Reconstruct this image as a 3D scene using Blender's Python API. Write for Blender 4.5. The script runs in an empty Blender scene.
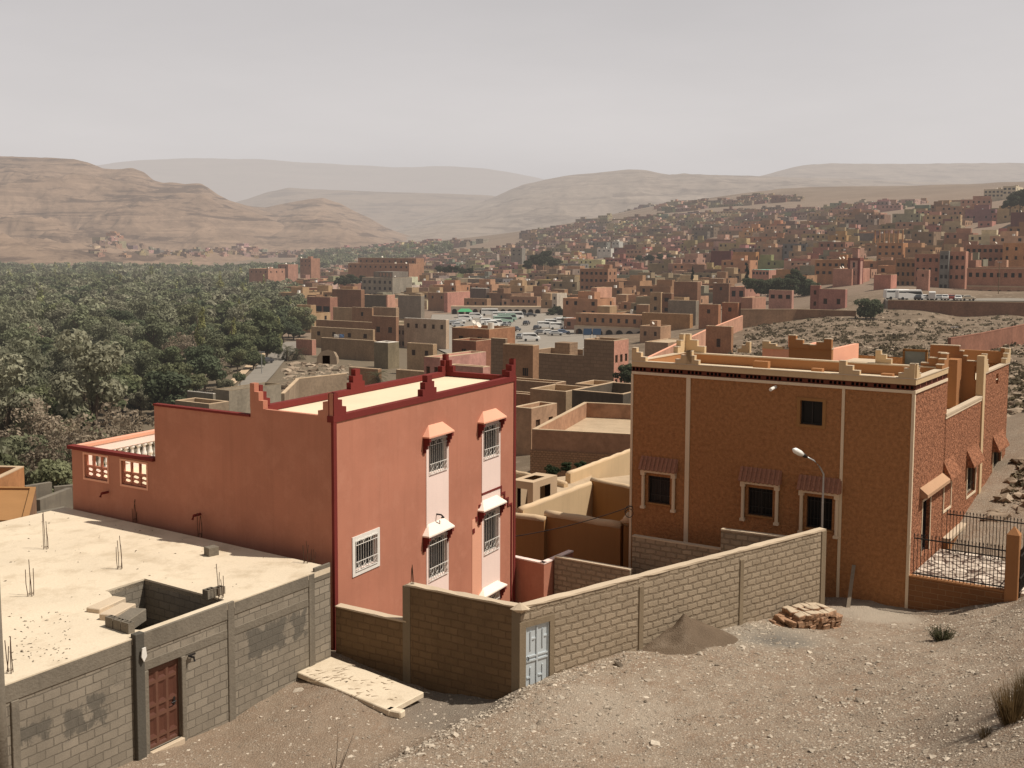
import bpy, bmesh, math, random
import numpy as np
from mathutils import Matrix, Vector

scene = bpy.context.scene
COL = scene.collection
rng = random.Random(11)
nrng = np.random.default_rng(5)
Z0 = 30.0                        # height of the overlook above the world origin

# ------------------------------------------------------------------ camera
F_PX, PPX, PPY = 1120.0, 512.0, 342.0
PITCH, ROLL = math.radians(4.85), math.radians(0.26)
cam_d = bpy.data.cameras.new("camera")
cam_o = bpy.data.objects.new("camera", cam_d)
COL.objects.link(cam_o)
RM = Matrix.Rotation(math.pi / 2 - PITCH, 3, 'X') @ Matrix.Rotation(ROLL, 3, 'Z')
cam_o.matrix_world = Matrix.Translation((0, 0, Z0)) @ RM.to_4x4()
cam_d.sensor_width = 36.0
cam_d.sensor_fit = 'HORIZONTAL'
cam_d.lens = F_PX / 1024 * 36.0
cam_d.shift_y = (PPY - 384.0) / 1024.0
cam_d.clip_start = 0.2
cam_d.clip_end = 80000
scene.camera = cam_o
scene.cycles.use_denoising = True
scene.view_settings.view_transform = 'Standard'
scene.view_settings.look = 'None'
scene.view_settings.exposure = 0
scene.cycles.max_bounces = 6
scene.cycles.diffuse_bounces = 3
scene.cycles.transparent_max_bounces = 8

EYE = Vector((0, 0, Z0))


def ray(px, py):
    return RM @ Vector(((px - PPX) / F_PX, -(py - PPY) / F_PX, -1.0))


def P(px, py, Y):                # point of the place seen there at forward distance Y
    d = ray(px, py)
    return EYE + d * (Y / d.y)


def PZ(px, py, z):               # same, at absolute height z
    d = ray(px, py)
    return EYE + d * ((z - Z0) / d.z)


RMT = RM.transposed()


def proj(p):
    q = RMT @ (Vector(p) - EYE)
    return PPX + F_PX * q.x / -q.z, PPY - F_PX * q.y / -q.z


def t_at(px, O, d, lo=-60, hi=200):   # distance along O + t d where it meets the column px
    O, d = Vector(O), Vector(d)
    # solve linear: q.x*F = (px-PPX)*(-q.z)
    a = RMT @ (O - EYE)
    b = RMT @ d
    k = (px - PPX) / F_PX
    return -(a.x + k * a.z) / (b.x + k * b.z)


def z_at(x, y, py):              # height of the point above (x, y) that is seen on row py
    a = RMT @ (Vector((x, y, 0)) - EYE)
    b = RMT @ Vector((0, 0, 1))
    k = -(py - PPY) / F_PX
    return -(a.y + k * a.z) / (b.y + k * b.z)


def V2(a, z=0.0):
    return Vector((a[0], a[1], z))


UP = Vector((0, 0, 1))
EU = Vector((-0.845, 0.535, 0)).normalized()     # the town's two street directions
EV = Vector((0.5593, 0.829, 0)).normalized()

# ------------------------------------------------------------------ noise
def _hash(ix, iy, seed):
    n = (ix * 374761393 + iy * 668265263 + seed * 974711) & 0x7fffffff
    n = ((n ^ (n >> 13)) * 1274126177) & 0x7fffffff
    return ((n ^ (n >> 16)) & 0xffff) / 65535.0


def vnoise(x, y, seed=0):
    x = np.asarray(x, float); y = np.asarray(y, float)
    ix = np.floor(x).astype(np.int64); iy = np.floor(y).astype(np.int64)
    fx = x - ix; fy = y - iy
    fx = fx * fx * (3 - 2 * fx); fy = fy * fy * (3 - 2 * fy)
    a = _hash(ix, iy, seed); b = _hash(ix + 1, iy, seed)
    c = _hash(ix, iy + 1, seed); d = _hash(ix + 1, iy + 1, seed)
    return (a * (1 - fx) + b * fx) * (1 - fy) + (c * (1 - fx) + d * fx) * fy


def fbm(x, y, seed=0, oct=4, gain=.5):
    s = 0; a = 1.0; t = 0
    for i in range(oct):
        s = s + a * (vnoise(x, y, seed + i * 17) - .5); t += a
        a *= gain; x = x * 2.03 + 3.1; y = y * 2.03 + 1.7
    return s / t * 2


def ridged(x, y, seed=0, oct=4):
    s = 0; a = 1.0; t = 0
    for i in range(oct):
        s = s + a * (1 - np.abs(2 * vnoise(x, y, seed + i * 13) - 1)); t += a
        a *= .5; x = x * 2.1 + 5.3; y = y * 2.1 + 2.9
    return s / t


def sstep(a, b, x):
    t = np.clip((np.asarray(x, float) - a) / (b - a), 0, 1)
    return t * t * (3 - 2 * t)

# ------------------------------------------------------------------ materials
def N(nt, kind, **kw):
    n = nt.nodes.new(kind)
    for k, v in kw.items():
        if k.startswith('i_'):
            n.inputs[k[2:].replace('_', ' ')].default_value = v
        else:
            setattr(n, k, v)
    return n


def L(nt, a, b):
    nt.links.new(a, b)


def mixc(nt, fac, a, b, blend='MIX'):
    m = nt.nodes.new('ShaderNodeMix'); m.data_type = 'RGBA'; m.blend_type = blend
    for s, v in ((m.inputs[0], fac), (m.inputs[6], a), (m.inputs[7], b)):
        if hasattr(v, 'links'): L(nt, v, s)
        elif isinstance(v, (int, float)): s.default_value = v
        else: s.default_value = (*v[:3], 1)
    return m.outputs[2]


def math_(nt, op, a, b=0.0, c=0.0, clamp=False):
    m = nt.nodes.new('ShaderNodeMath'); m.operation = op; m.use_clamp = clamp
    for s, v in zip(m.inputs, (a, b, c)):
        if hasattr(v, 'links'): L(nt, v, s)
        else: s.default_value = v
    return m.outputs[0]


def ramp(nt, fac, stops, interp='LINEAR'):
    r = nt.nodes.new('ShaderNodeValToRGB'); r.color_ramp.interpolation = interp
    el = r.color_ramp.elements
    while len(el) < len(stops): el.new(.5)
    for e, (p, c) in zip(el, stops):
        e.position = p
        e.color = (c, c, c, 1) if isinstance(c, (int, float)) else (*c[:3], 1)
    L(nt, fac, r.inputs[0])
    return r.outputs[0]


def noise(nt, vec, scale, detail=4, rough=.55, dist=0.0):
    n = N(nt, 'ShaderNodeTexNoise', i_Scale=scale, i_Detail=detail, i_Roughness=rough, i_Distortion=dist)
    if vec is not None: L(nt, vec, n.inputs['Vector'])
    return n.outputs['Fac']


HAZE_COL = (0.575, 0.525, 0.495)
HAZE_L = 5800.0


def haze_group():  # haze painted onto surfaces as a glow that grows with distance
    g = bpy.data.node_groups.new('painted_haze', 'ShaderNodeTree')
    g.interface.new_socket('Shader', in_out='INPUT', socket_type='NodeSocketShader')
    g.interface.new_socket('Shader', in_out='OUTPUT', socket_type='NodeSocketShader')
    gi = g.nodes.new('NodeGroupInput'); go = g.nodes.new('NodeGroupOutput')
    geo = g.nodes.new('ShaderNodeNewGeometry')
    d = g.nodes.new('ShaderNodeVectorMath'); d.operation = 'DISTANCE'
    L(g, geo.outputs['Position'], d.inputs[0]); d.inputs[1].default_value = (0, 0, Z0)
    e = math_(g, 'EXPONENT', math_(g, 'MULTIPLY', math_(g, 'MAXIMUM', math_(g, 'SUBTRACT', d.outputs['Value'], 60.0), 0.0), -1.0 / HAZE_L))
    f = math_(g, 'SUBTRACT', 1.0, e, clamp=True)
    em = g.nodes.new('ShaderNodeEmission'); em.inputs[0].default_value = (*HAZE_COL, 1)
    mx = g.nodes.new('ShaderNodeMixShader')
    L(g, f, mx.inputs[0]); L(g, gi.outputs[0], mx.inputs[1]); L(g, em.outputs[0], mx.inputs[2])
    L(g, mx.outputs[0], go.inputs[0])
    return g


HAZE = haze_group()


def newmat(name):
    m = bpy.data.materials.new(name); m.use_nodes = True
    m.node_tree.nodes.clear()
    return m, m.node_tree


def finish(m, nt, color, rough=.9, bump=None, bstr=.3, bdist=.02, spec=.15, metal=0.0, haze=False, emit_free=True, trans=None):
    b = nt.nodes.new('ShaderNodeBsdfPrincipled')
    if hasattr(color, 'links'): L(nt, color, b.inputs['Base Color'])
    else: b.inputs['Base Color'].default_value = (*color[:3], 1)
    if hasattr(rough, 'links'): L(nt, rough, b.inputs['Roughness'])
    else: b.inputs['Roughness'].default_value = rough
    b.inputs['Specular IOR Level'].default_value = spec
    b.inputs['Metallic'].default_value = metal
    if bump is not None:
        bp = N(nt, 'ShaderNodeBump', i_Strength=bstr, i_Distance=bdist)
        L(nt, bump, bp.inputs['Height']); L(nt, bp.outputs[0], b.inputs['Normal'])
    sh = b.outputs[0]
    if trans:
        t = nt.nodes.new('ShaderNodeBsdfTranslucent')
        if hasattr(color, 'links'): L(nt, color, t.inputs[0])
        mx = nt.nodes.new('ShaderNodeMixShader'); mx.inputs[0].default_value = trans
        L(nt, sh, mx.inputs[1]); L(nt, t.outputs[0], mx.inputs[2]); sh = mx.outputs[0]
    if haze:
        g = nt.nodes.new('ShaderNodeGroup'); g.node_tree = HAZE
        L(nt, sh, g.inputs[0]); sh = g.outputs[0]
    o = nt.nodes.new('ShaderNodeOutputMaterial'); L(nt, sh, o.inputs[0])
    m.cycles.emission_sampling = 'NONE'
    return m


def objco(nt):
    return nt.nodes.new('ShaderNodeTexCoord').outputs['Object']


def mul3(c, k):
    return tuple(x * k for x in c)


def stucco(name, col, scale=6.0, var=.18, bump=.25, bscale=40.0, bdist=.02, streak=.15, haze=False, rough=.92, dust=None, mott=0):
    """Painted or rendered wall: broad stains, rain streaks, a grainy skin."""
    m, nt = newmat(name); co = objco(nt)
    n1 = noise(nt, co, .35, 5, .6)
    c = mixc(nt, ramp(nt, n1, [(.3, 0.0), (.7, 1.0)]), mul3(col, 1 - var), mul3(col, 1 + var * .6))
    mp = N(nt, 'ShaderNodeMapping'); mp.inputs['Scale'].default_value = (2.2, 2.2, .12)
    L(nt, co, mp.inputs[0])
    n2 = noise(nt, mp.outputs[0], 1.6, 5, .65)
    c = mixc(nt, math_(nt, 'MULTIPLY', ramp(nt, n2, [(.5, 0.0), (.75, 1.0)]), streak), c, mul3(col, .45))
    n3 = noise(nt, co, bscale, 3, .6)
    c = mixc(nt, .22, c, mixc(nt, n3, mul3(col, .5), mul3(col, 1.5)))
    if dust is not None:
        n4 = noise(nt, co, 1.1, 6, .7)
        c = mixc(nt, math_(nt, 'MULTIPLY', ramp(nt, n4, [(.5, 0.0), (.68, 1.0)]), .6), c, dust)
    if mott:
        n5 = noise(nt, co, 7.5, 4, .7)
        c = mixc(nt, ramp(nt, n5, [(.35, 0.0), (.65, 1.0)]), mixc(nt, mott, c, mul3(col, .62)), mixc(nt, mott, c, mul3(col, 1.42)))
        n3 = math_(nt, 'ADD', math_(nt, 'MULTIPLY', n5, 1.2), math_(nt, 'MULTIPLY', n3, .5))
    return finish(m, nt, c, rough, n3, bump, bdist, haze=haze)


def brick_coords(nt, wob=.03):
    """(along the wall, up) for any upright face of a squared building."""
    tc = nt.nodes.new('ShaderNodeTexCoord')
    s = N(nt, 'ShaderNodeSeparateXYZ'); L(nt, tc.outputs['Object'], s.inputs[0])
    sn = N(nt, 'ShaderNodeSeparateXYZ'); L(nt, tc.outputs['Normal'], sn.inputs[0])
    side = math_(nt, 'GREATER_THAN', math_(nt, 'ABSOLUTE', sn.outputs[0]), .7)
    u = math_(nt, 'ADD', math_(nt, 'MULTIPLY', s.outputs[0], math_(nt, 'SUBTRACT', 1.0, side)), math_(nt, 'MULTIPLY', s.outputs[1], side))
    cb = N(nt, 'ShaderNodeCombineXYZ'); L(nt, u, cb.inputs[0]); L(nt, s.outputs[2], cb.inputs[1])
    n = N(nt, 'ShaderNodeTexNoise', i_Scale=2.3, i_Detail=3.0); L(nt, tc.outputs['Object'], n.inputs['Vector'])
    vm = N(nt, 'ShaderNodeVectorMath', operation='MULTIPLY_ADD')
    L(nt, n.outputs['Color'], vm.inputs[0]); vm.inputs[1].default_value = (wob, wob, 0); L(nt, cb.outputs[0], vm.inputs[2])
    nb_ = N(nt, 'ShaderNodeTexNoise', i_Scale=11.0, i_Detail=2.0); L(nt, tc.outputs['Object'], nb_.inputs['Vector'])
    vm2 = N(nt, 'ShaderNodeVectorMath', operation='MULTIPLY_ADD')
    L(nt, nb_.outputs['Color'], vm2.inputs[0]); vm2.inputs[1].default_value = (wob * .7, wob * .7, 0); L(nt, vm.outputs[0], vm2.inputs[2])
    return vm2.outputs[0], tc.outputs['Object']


def brickmat(name, c1, c2, mortar, bw=.42, bh=.21, ms=.014, wob=.03, haze=False, smear=.35, bdist=.02, stain=.35, bstr=.7, smooth=.25):
    m, nt = newmat(name)
    vec, co = brick_coords(nt, wob)
    b = N(nt, 'ShaderNodeTexBrick', offset=.5)
    b.inputs['Scale'].default_value = 1.0
    b.inputs['Brick Width'].default_value = bw; b.inputs['Row Height'].default_value = bh
    b.inputs['Mortar Size'].default_value = ms; b.inputs['Mortar Smooth'].default_value = smooth
    b.inputs['Bias'].default_value = 0.0
    b.inputs['Color1'].default_value = (*c1, 1); b.inputs['Color2'].default_value = (*c2, 1)
    b.inputs['Mortar'].default_value = (*mortar, 1)
    L(nt, vec, b.inputs['Vector'])
    n0 = noise(nt, co, .9, 5, .65)                       # mortar smeared over whole patches
    c = mixc(nt, math_(nt, 'MULTIPLY', ramp(nt, n0, [(.45, 0.0), (.62, 1.0)]), smear), b.outputs['Color'], mortar)
    n7 = noise(nt, co, 1.7, 4, .6)                       # joints pointed flush here and there
    c = mixc(nt, math_(nt, 'MULTIPLY', ramp(nt, n7, [(.52, 0.0), (.66, 1.0)]), smear), c, tuple((a + b_) / 2 for a, b_ in zip(c1, c2)))
    n1 = noise(nt, co, .4, 5, .6)
    c = mixc(nt, math_(nt, 'MULTIPLY', ramp(nt, n1, [(.4, 0.0), (.7, 1.0)]), stain), c, mul3(c1, .5))
    n2 = noise(nt, co, 28, 4, .7)
    c = mixc(nt, .35, c, mixc(nt, n2, mul3(c1, .35), mul3(c1, 1.6)))
    h = math_(nt, 'ADD', math_(nt, 'MULTIPLY', b.outputs['Fac'], -1.0), math_(nt, 'MULTIPLY', n2, .5))
    return finish(m, nt, c, .95, h, bstr, bdist, haze=haze)


def plain(name, col, rough=.6, metal=0.0, spec=.3, haze=False, var=.15, scale=9.0):
    m, nt = newmat(name); co = objco(nt)
    n = noise(nt, co, scale, 4, .6)
    c = mixc(nt, n, mul3(col, 1 - var), mul3(col, 1 + var))
    return finish(m, nt, c, rough, spec=spec, metal=metal, haze=haze)

# ------------------------------------------------------------------ mesh building
FRAME = {}


class MB:
    """Collects faces in world coordinates, then links them as one mesh."""
    def __init__(self):
        self.v, self.f, self.m = [], [], []

    def face(self, pts, mi=0):
        i = len(self.v)
        self.v.extend(Vector(p) for p in pts)
        self.f.append(tuple(range(i, i + len(pts)))); self.m.append(mi)

    def hexa(self, o, a, b, c, mi=0, top=None):
        o, a, b, c = Vector(o), Vector(a), Vector(b), Vector(c)
        i = len(self.v)
        self.v += [o, o + a, o + a + b, o + b, o + c, o + a + c, o + a + b + c, o + b + c]
        for q in ((0, 3, 2, 1), (4, 5, 6, 7), (0, 1, 5, 4), (1, 2, 6, 5), (2, 3, 7, 6), (3, 0, 4, 7)):
            self.f.append(tuple(i + k for k in q)); self.m.append(top if (top is not None and q[0] == 4) else mi)

    def prism(self, pts, d, mi=0):                       # a flat outline pushed along d
        d = Vector(d); n = len(pts); i = len(self.v)
        self.v += [Vector(p) for p in pts] + [Vector(p) + d for p in pts]
        self.f.append(tuple(i + k for k in reversed(range(n)))); self.m.append(mi)
        self.f.append(tuple(i + n + k for k in range(n))); self.m.append(mi)
        for k in range(n):
            k2 = (k + 1) % n
            self.f.append((i + k, i + k2, i + n + k2, i + n + k)); self.m.append(mi)

    def tube(self, pts, r, n=6, mi=0):
        pts = [Vector(p) for p in pts]
        rs = r if isinstance(r, (list, tuple)) else [r] * len(pts)
        rings = []
        for k, p in enumerate(pts):
            t = (pts[min(k + 1, len(pts) - 1)] - pts[max(k - 1, 0)]).normalized()
            a = t.orthogonal().normalized(); b = t.cross(a)
            i = len(self.v)
            for q in range(n):
                an = 2 * math.pi * q / n
                self.v.append(p + (a * math.cos(an) + b * math.sin(an)) * rs[k])
            rings.append(i)
        for k in range(len(pts) - 1):
            for q in range(n):
                self.f.append((rings[k] + q, rings[k] + (q + 1) % n, rings[k + 1] + (q + 1) % n, rings[k + 1] + q)); self.m.append(mi)
        self.f.append(tuple(rings[0] + q for q in range(n))); self.m.append(mi)
        self.f.append(tuple(rings[-1] + q for q in range(n))); self.m.append(mi)

    def sheet(self, O, d, Lx, H, holes=(), inward=None, depth=.15, mi=0, rmi=None, up=UP):
        """An upright sheet with real openings and their reveals. holes: (x0, x1, z0, z1)."""
        O, d = Vector(O), Vector(d)
        xs = sorted({0.0, Lx, *[h[0] for h in holes], *[h[1] for h in holes]})
        zs = sorted({0.0, H, *[h[2] for h in holes], *[h[3] for h in holes]})
        for x0, x1 in zip(xs, xs[1:]):
            for z0, z1 in zip(zs, zs[1:]):
                xm, zm = (x0 + x1) / 2, (z0 + z1) / 2
                if x1 - x0 < 1e-6 or z1 - z0 < 1e-6 or any(h[0] < xm < h[1] and h[2] < zm < h[3] for h in holes): continue
                self.face([O + d * x0 + up * z0, O + d * x1 + up * z0, O + d * x1 + up * z1, O + d * x0 + up * z1], mi)
        if inward is not None:
            w = Vector(inward) * depth
            for x0, x1, z0, z1 in [h[:4] for h in holes]:
                c = [O + d * x0 + up * z0, O + d * x1 + up * z0, O + d * x1 + up * z1, O + d * x0 + up * z1]
                for k in range(4):
                    a, b = c[k], c[(k + 1) % 4]
                    self.face([a, b, b + w, a + w], mi if rmi is None else rmi)

    def build(self, name, mats, parent=None, smooth=False, label=None, frame=None, recalc=True, bevel=0):
        if not isinstance(mats, (list, tuple)): mats = [mats]
        me = bpy.data.meshes.new(name)
        M = frame if frame is not None else (FRAME.get(parent.name) if parent is not None else None)
        if M is None:
            vs = [tuple(p) for p in self.v]
        else:
            Mi = M.inverted(); vs = [tuple(Mi @ p) for p in self.v]
        me.from_pydata(vs, [], self.f)
        me.polygons.foreach_set('material_index', self.m)
        for mt in mats: me.materials.append(mt)
        bm = bmesh.new(); bm.from_mesh(me)
        bmesh.ops.remove_doubles(bm, verts=bm.verts, dist=1e-5)
        if recalc: bmesh.ops.recalc_face_normals(bm, faces=bm.faces)
        bm.to_mesh(me); bm.free()
        if smooth: me.polygons.foreach_set('use_smooth', [True] * len(me.polygons))
        o = bpy.data.objects.new(name, me); COL.objects.link(o)
        if parent is not None:
            o.parent = parent; FRAME[o.name] = M
        elif M is not None:
            o.matrix_world = M; FRAME[o.name] = M
        if label: o['label'] = label
        if bevel:
            md = o.modifiers.new('soft_edge', 'BEVEL'); md.width = bevel; md.segments = 1; md.limit_method = 'ANGLE'
            md.angle_limit = math.radians(50)
        return o


def frame_at(p, xdir):
    a = math.atan2(xdir[1], xdir[0])
    return Matrix.Translation(Vector(p)) @ Matrix.Rotation(a, 4, 'Z')


def thing(name, label, cat, p, xdir=(1, 0, 0), group=None):
    o = bpy.data.objects.new(name, None); COL.objects.link(o)
    o.empty_display_size = .5
    M = frame_at(p, xdir); o.matrix_world = M; FRAME[o.name] = M
    o['label'] = label; o['category'] = cat
    if group: o['group'] = group
    return o


def tag(o, label, cat, group=None, kind=None):
    o['label'] = label; o['category'] = cat
    if group: o['group'] = group
    if kind: o['kind'] = kind
    return o


def np_mesh(name, verts, quads, mats, smooth=False, midx=None):
    me = bpy.data.meshes.new(name)
    nv, nf, k = len(verts), len(quads), quads.shape[1]
    me.vertices.add(nv); me.vertices.foreach_set('co', np.asarray(verts, np.float32).ravel())
    me.loops.add(nf * k); me.loops.foreach_set('vertex_index', np.asarray(quads, np.int32).ravel())
    me.polygons.add(nf)
    me.polygons.foreach_set('loop_start', np.arange(0, nf * k, k, dtype=np.int32))
    if midx is not None: me.polygons.foreach_set('material_index', np.asarray(midx, np.int32))
    me.polygons.foreach_set('use_smooth', np.full(nf, smooth))
    for m in (mats if isinstance(mats, (list, tuple)) else [mats]): me.materials.append(m)
    me.update(calc_edges=True); me.validate()
    return me


def np_obj(name, verts, quads, mats, smooth=False, parent=None, midx=None):
    o = bpy.data.objects.new(name, np_mesh(name, verts, quads, mats, smooth, midx)); COL.objects.link(o)
    if parent is not None: o.parent = parent
    return o

# ------------------------------------------------------------------ terrain
# (bearing as picture column, forward distance, height below the overlook)
CTRL = [
 (-300,20,-11.6),(-300,27,-12.1),(100,22,-11.8),(150,26.3,-12.05),(0,30,-12.2),(330,32,-11.85),(250,25,-12.05),(420,28,-12.0),
 (540,29.1,-11.75),(640,32,-11.85),(742,35,-11.95),(827,37.3,-12.35),(785,36.2,-12.15),(870,38.3,-12.4),(912,38,-12.45),(890,36.5,-12.35),(950,37.2,-12.3),(1005,36.2,-11.75),(960,35,-12.0),(1020,35.5,-11.6),(815,35,-12.1),(1030,33,-11.0),
 (1030,20.3,-9.3),(950,22,-10.3),(512,25,-11.75),(800,24,-11.3),(660,24,-11.6),(800,30,-11.75),(920,31,-11.5),(1300,28,-8.2),(1300,20,-7.2),(400,20,-11.2),(700,20,-10.8),
 (-300,45,-14.5),(0,45,-14.5),(200,45,-14.8),(400,42,-14.5),(520,43,-14.3),(600,41,-13.4),(700,44,-13),(830,46,-12.6),(960,44,-11.2),(1040,45,-10.2),(1300,45,-6),
 (-300,60,-17),(100,60,-17.5),(30,100,-23),(300,60,-16.8),(500,60,-16),(632,60,-14.6),(800,60,-11.8),(1024,55,-9.2),(1250,60,-5),
 (100,100,-22.5),(300,100,-20),(500,100,-18.5),(640,100,-16.5),
 (1024,90,-11.8),(1024,140,-14.2),(1024,180,-15.6),(1250,120,-10),(1024,262,-17),(900,265,-17.2),(800,262,-18.6),(740,230,-19.8),(740,110,-14.4),(850,110,-13.2),(850,180,-16.2),(1250,250,-11),
 (-400,150,-28),(100,150,-27.6),(200,150,-26.5),(280,150,-25),(400,150,-24),(500,150,-23),(600,130,-20.5),(640,200,-23.5),
 (-400,300,-29),(100,280,-29),(250,280,-27),(400,280,-27),(520,300,-27),(640,290,-25),
 (-400,450,-29),(250,420,-29),(400,420,-27.2),(520,420,-27),(650,400,-25),(740,340,-20.5),(800,320,-18),
 (840,310,-15.5),(890,302,-13.6),(960,302,-13.6),(1050,302,-13.6),(890,284,-17.2),(960,284,-17.2),(1050,284,-17.2),(960,360,-12.6),(1050,360,-11),
 (300,550,-29),(450,550,-27),(600,520,-24),(750,520,-15),(900,520,-5),(1024,520,1),(1200,520,12),
 (-400,800,-29),(0,800,-29),(300,800,-29),(450,800,-25),(600,800,-14),(700,800,-3),(800,800,9),(900,800,20),(1024,800,34),(1250,800,50),
 (-400,1200,-28),(0,1200,-28),(250,1200,-28),(400,1200,-20),(500,1200,-5),(600,1200,10),(700,1200,28),(800,1200,39),(900,1200,49),(1024,1200,64),(1250,1200,80),
 (-400,1900,-20),(0,1900,-18),(300,1900,-10),(450,1900,12),(560,1900,37),(650,1900,68),(720,1900,84),(780,1900,98),(850,1900,101),(1024,1900,105),(1250,1900,110),
 (-400,2700,-20),(300,2700,-20),(500,2700,0),(700,2700,30),(1024,2700,50),(1250,2700,60),
]
_c = np.array(CTRL, float)


def _feat(px, Y):
    return np.stack([np.asarray(px) / 260.0, np.log(Y) * 1.7], -1)


def _tps(r2):
    return np.where(r2 > 1e-12, .5 * r2 * np.log(r2 + 1e-12), 0)


_X = _feat(_c[:, 0], _c[:, 1])
_n = len(_X)
_A = np.zeros((_n + 3, _n + 3))
_A[:_n, :_n] = _tps(((_X[:, None] - _X[None]) ** 2).sum(-1)) + np.eye(_n) * .0006
_A[:_n, _n] = 1; _A[:_n, _n + 1:] = _X; _A[_n, :_n] = 1; _A[_n + 1:, :_n] = _X.T
_W = np.linalg.solve(_A, np.concatenate([_c[:, 2] / _c[:, 1] * 100, [0, 0, 0]]))


def _tz(px, Y):
    px = np.clip(px, -420, 1320); Y = np.clip(Y, 20.0, 2700)
    sh = px.shape; f = _feat(px.ravel(), Y.ravel()); out = np.empty(len(f))
    for i in range(0, len(f), 40000):
        q = f[i:i + 40000]
        d = ((q[:, None] - _X[None]) ** 2).sum(-1)
        out[i:i + 40000] = _tps(d) @ _W[:_n] + _W[_n] + q @ _W[_n + 1:]
    return out.reshape(sh) * Y / 100


G_CORNER = P(520, 607, 29.0)                              # corner of the two block walls


def gz(X, Y, detail=False):
    """Absolute ground height."""
    X = np.asarray(X, float); Y = np.asarray(Y, float)
    Yc = np.maximum(Y, 20.0)
    px = 512 + 1120 * X / Yc
    z = _tz(px, Yc)
    t = np.clip(Y / 20.0, None, 1.0)
    near = np.where(Y < 20, -1.9 * (1 - t) + z * t, z)
    near = np.where(Y < 0, -1.9 - .38 * Y, near)
    z = near
    # bank of dumped gravel between the yard and the open ground in front of the block wall
    gx, gy = G_CORNER.x, G_CORNER.y
    ax, ay = -2.45 - gx, 25.3 - gy
    ln = math.hypot(ax, ay)
    s = ((X - gx) * ay - (Y - gy) * ax) / ln              # > 0 on the yard side
    wob = .35 * fbm(X * .8, Y * .8, 3, 3)
    side = sstep(-.7, .7, s + wob)
    m = sstep(14, 20, Y) * (1 - sstep(31, 34, Y)) * (1 - sstep(10, 14, np.abs(X)))
    z = z + m * (.18 - .42 * side)
    # retaining wall step below the parking
    if detail:
        near_m = 1 - sstep(45, 90, Y)
        z = z + near_m * (.10 * fbm(X * .5, Y * .5, 21, 3) + .05 * fbm(X * 2.2, Y * 2.2, 5, 4)) * sstep(0, 6, Y)
        slope = sstep(60, 90, Y) * (1 - sstep(280, 300, Y)) * sstep(680, 760, px)
        z = z + slope * (.9 * fbm(X * .06, Y * .06, 8, 4) + .5 * (ridged(X * .1, Y * .1, 4, 3) - .5))
        z = z + sstep(320, 700, Y) * sstep(650, 800, px) * 2.5 * fbm(X * .015, Y * .015, 9, 4)
    return z + Z0


def gz1(x, y):
    return float(gz(np.array([x]), np.array([y]))[0])


k1 = np.concatenate([np.linspace(-4.2, -.62, 50)[:-1], np.linspace(-.62, .62, 560), np.linspace(.62, 4.2, 50)[1:]])
yr = np.concatenate([np.linspace(-14, 16, 40)[:-1], np.linspace(16, 20, 16)[:-1], np.linspace(20, 44, 230)[:-1], np.linspace(44, 60, 50)[:-1],
                     np.exp(np.linspace(math.log(60), math.log(3200), 250))[:-1], np.exp(np.linspace(math.log(3200), math.log(60000), 30))])
KK, YY = np.meshgrid(k1, yr)
XX = KK * (YY + 16)
ZZ = gz(XX, YY, True)
drop = sstep(2600, 9000, YY)
ZZ = ZZ * (1 - drop) + (Z0 - 40) * drop
nr, nc = XX.shape
idx = np.arange(nr * nc).reshape(nr, nc)
gq = np.stack([idx[:-1, :-1], idx[:-1, 1:], idx[1:, 1:], idx[1:, :-1]], -1).reshape(-1, 4)


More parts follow.
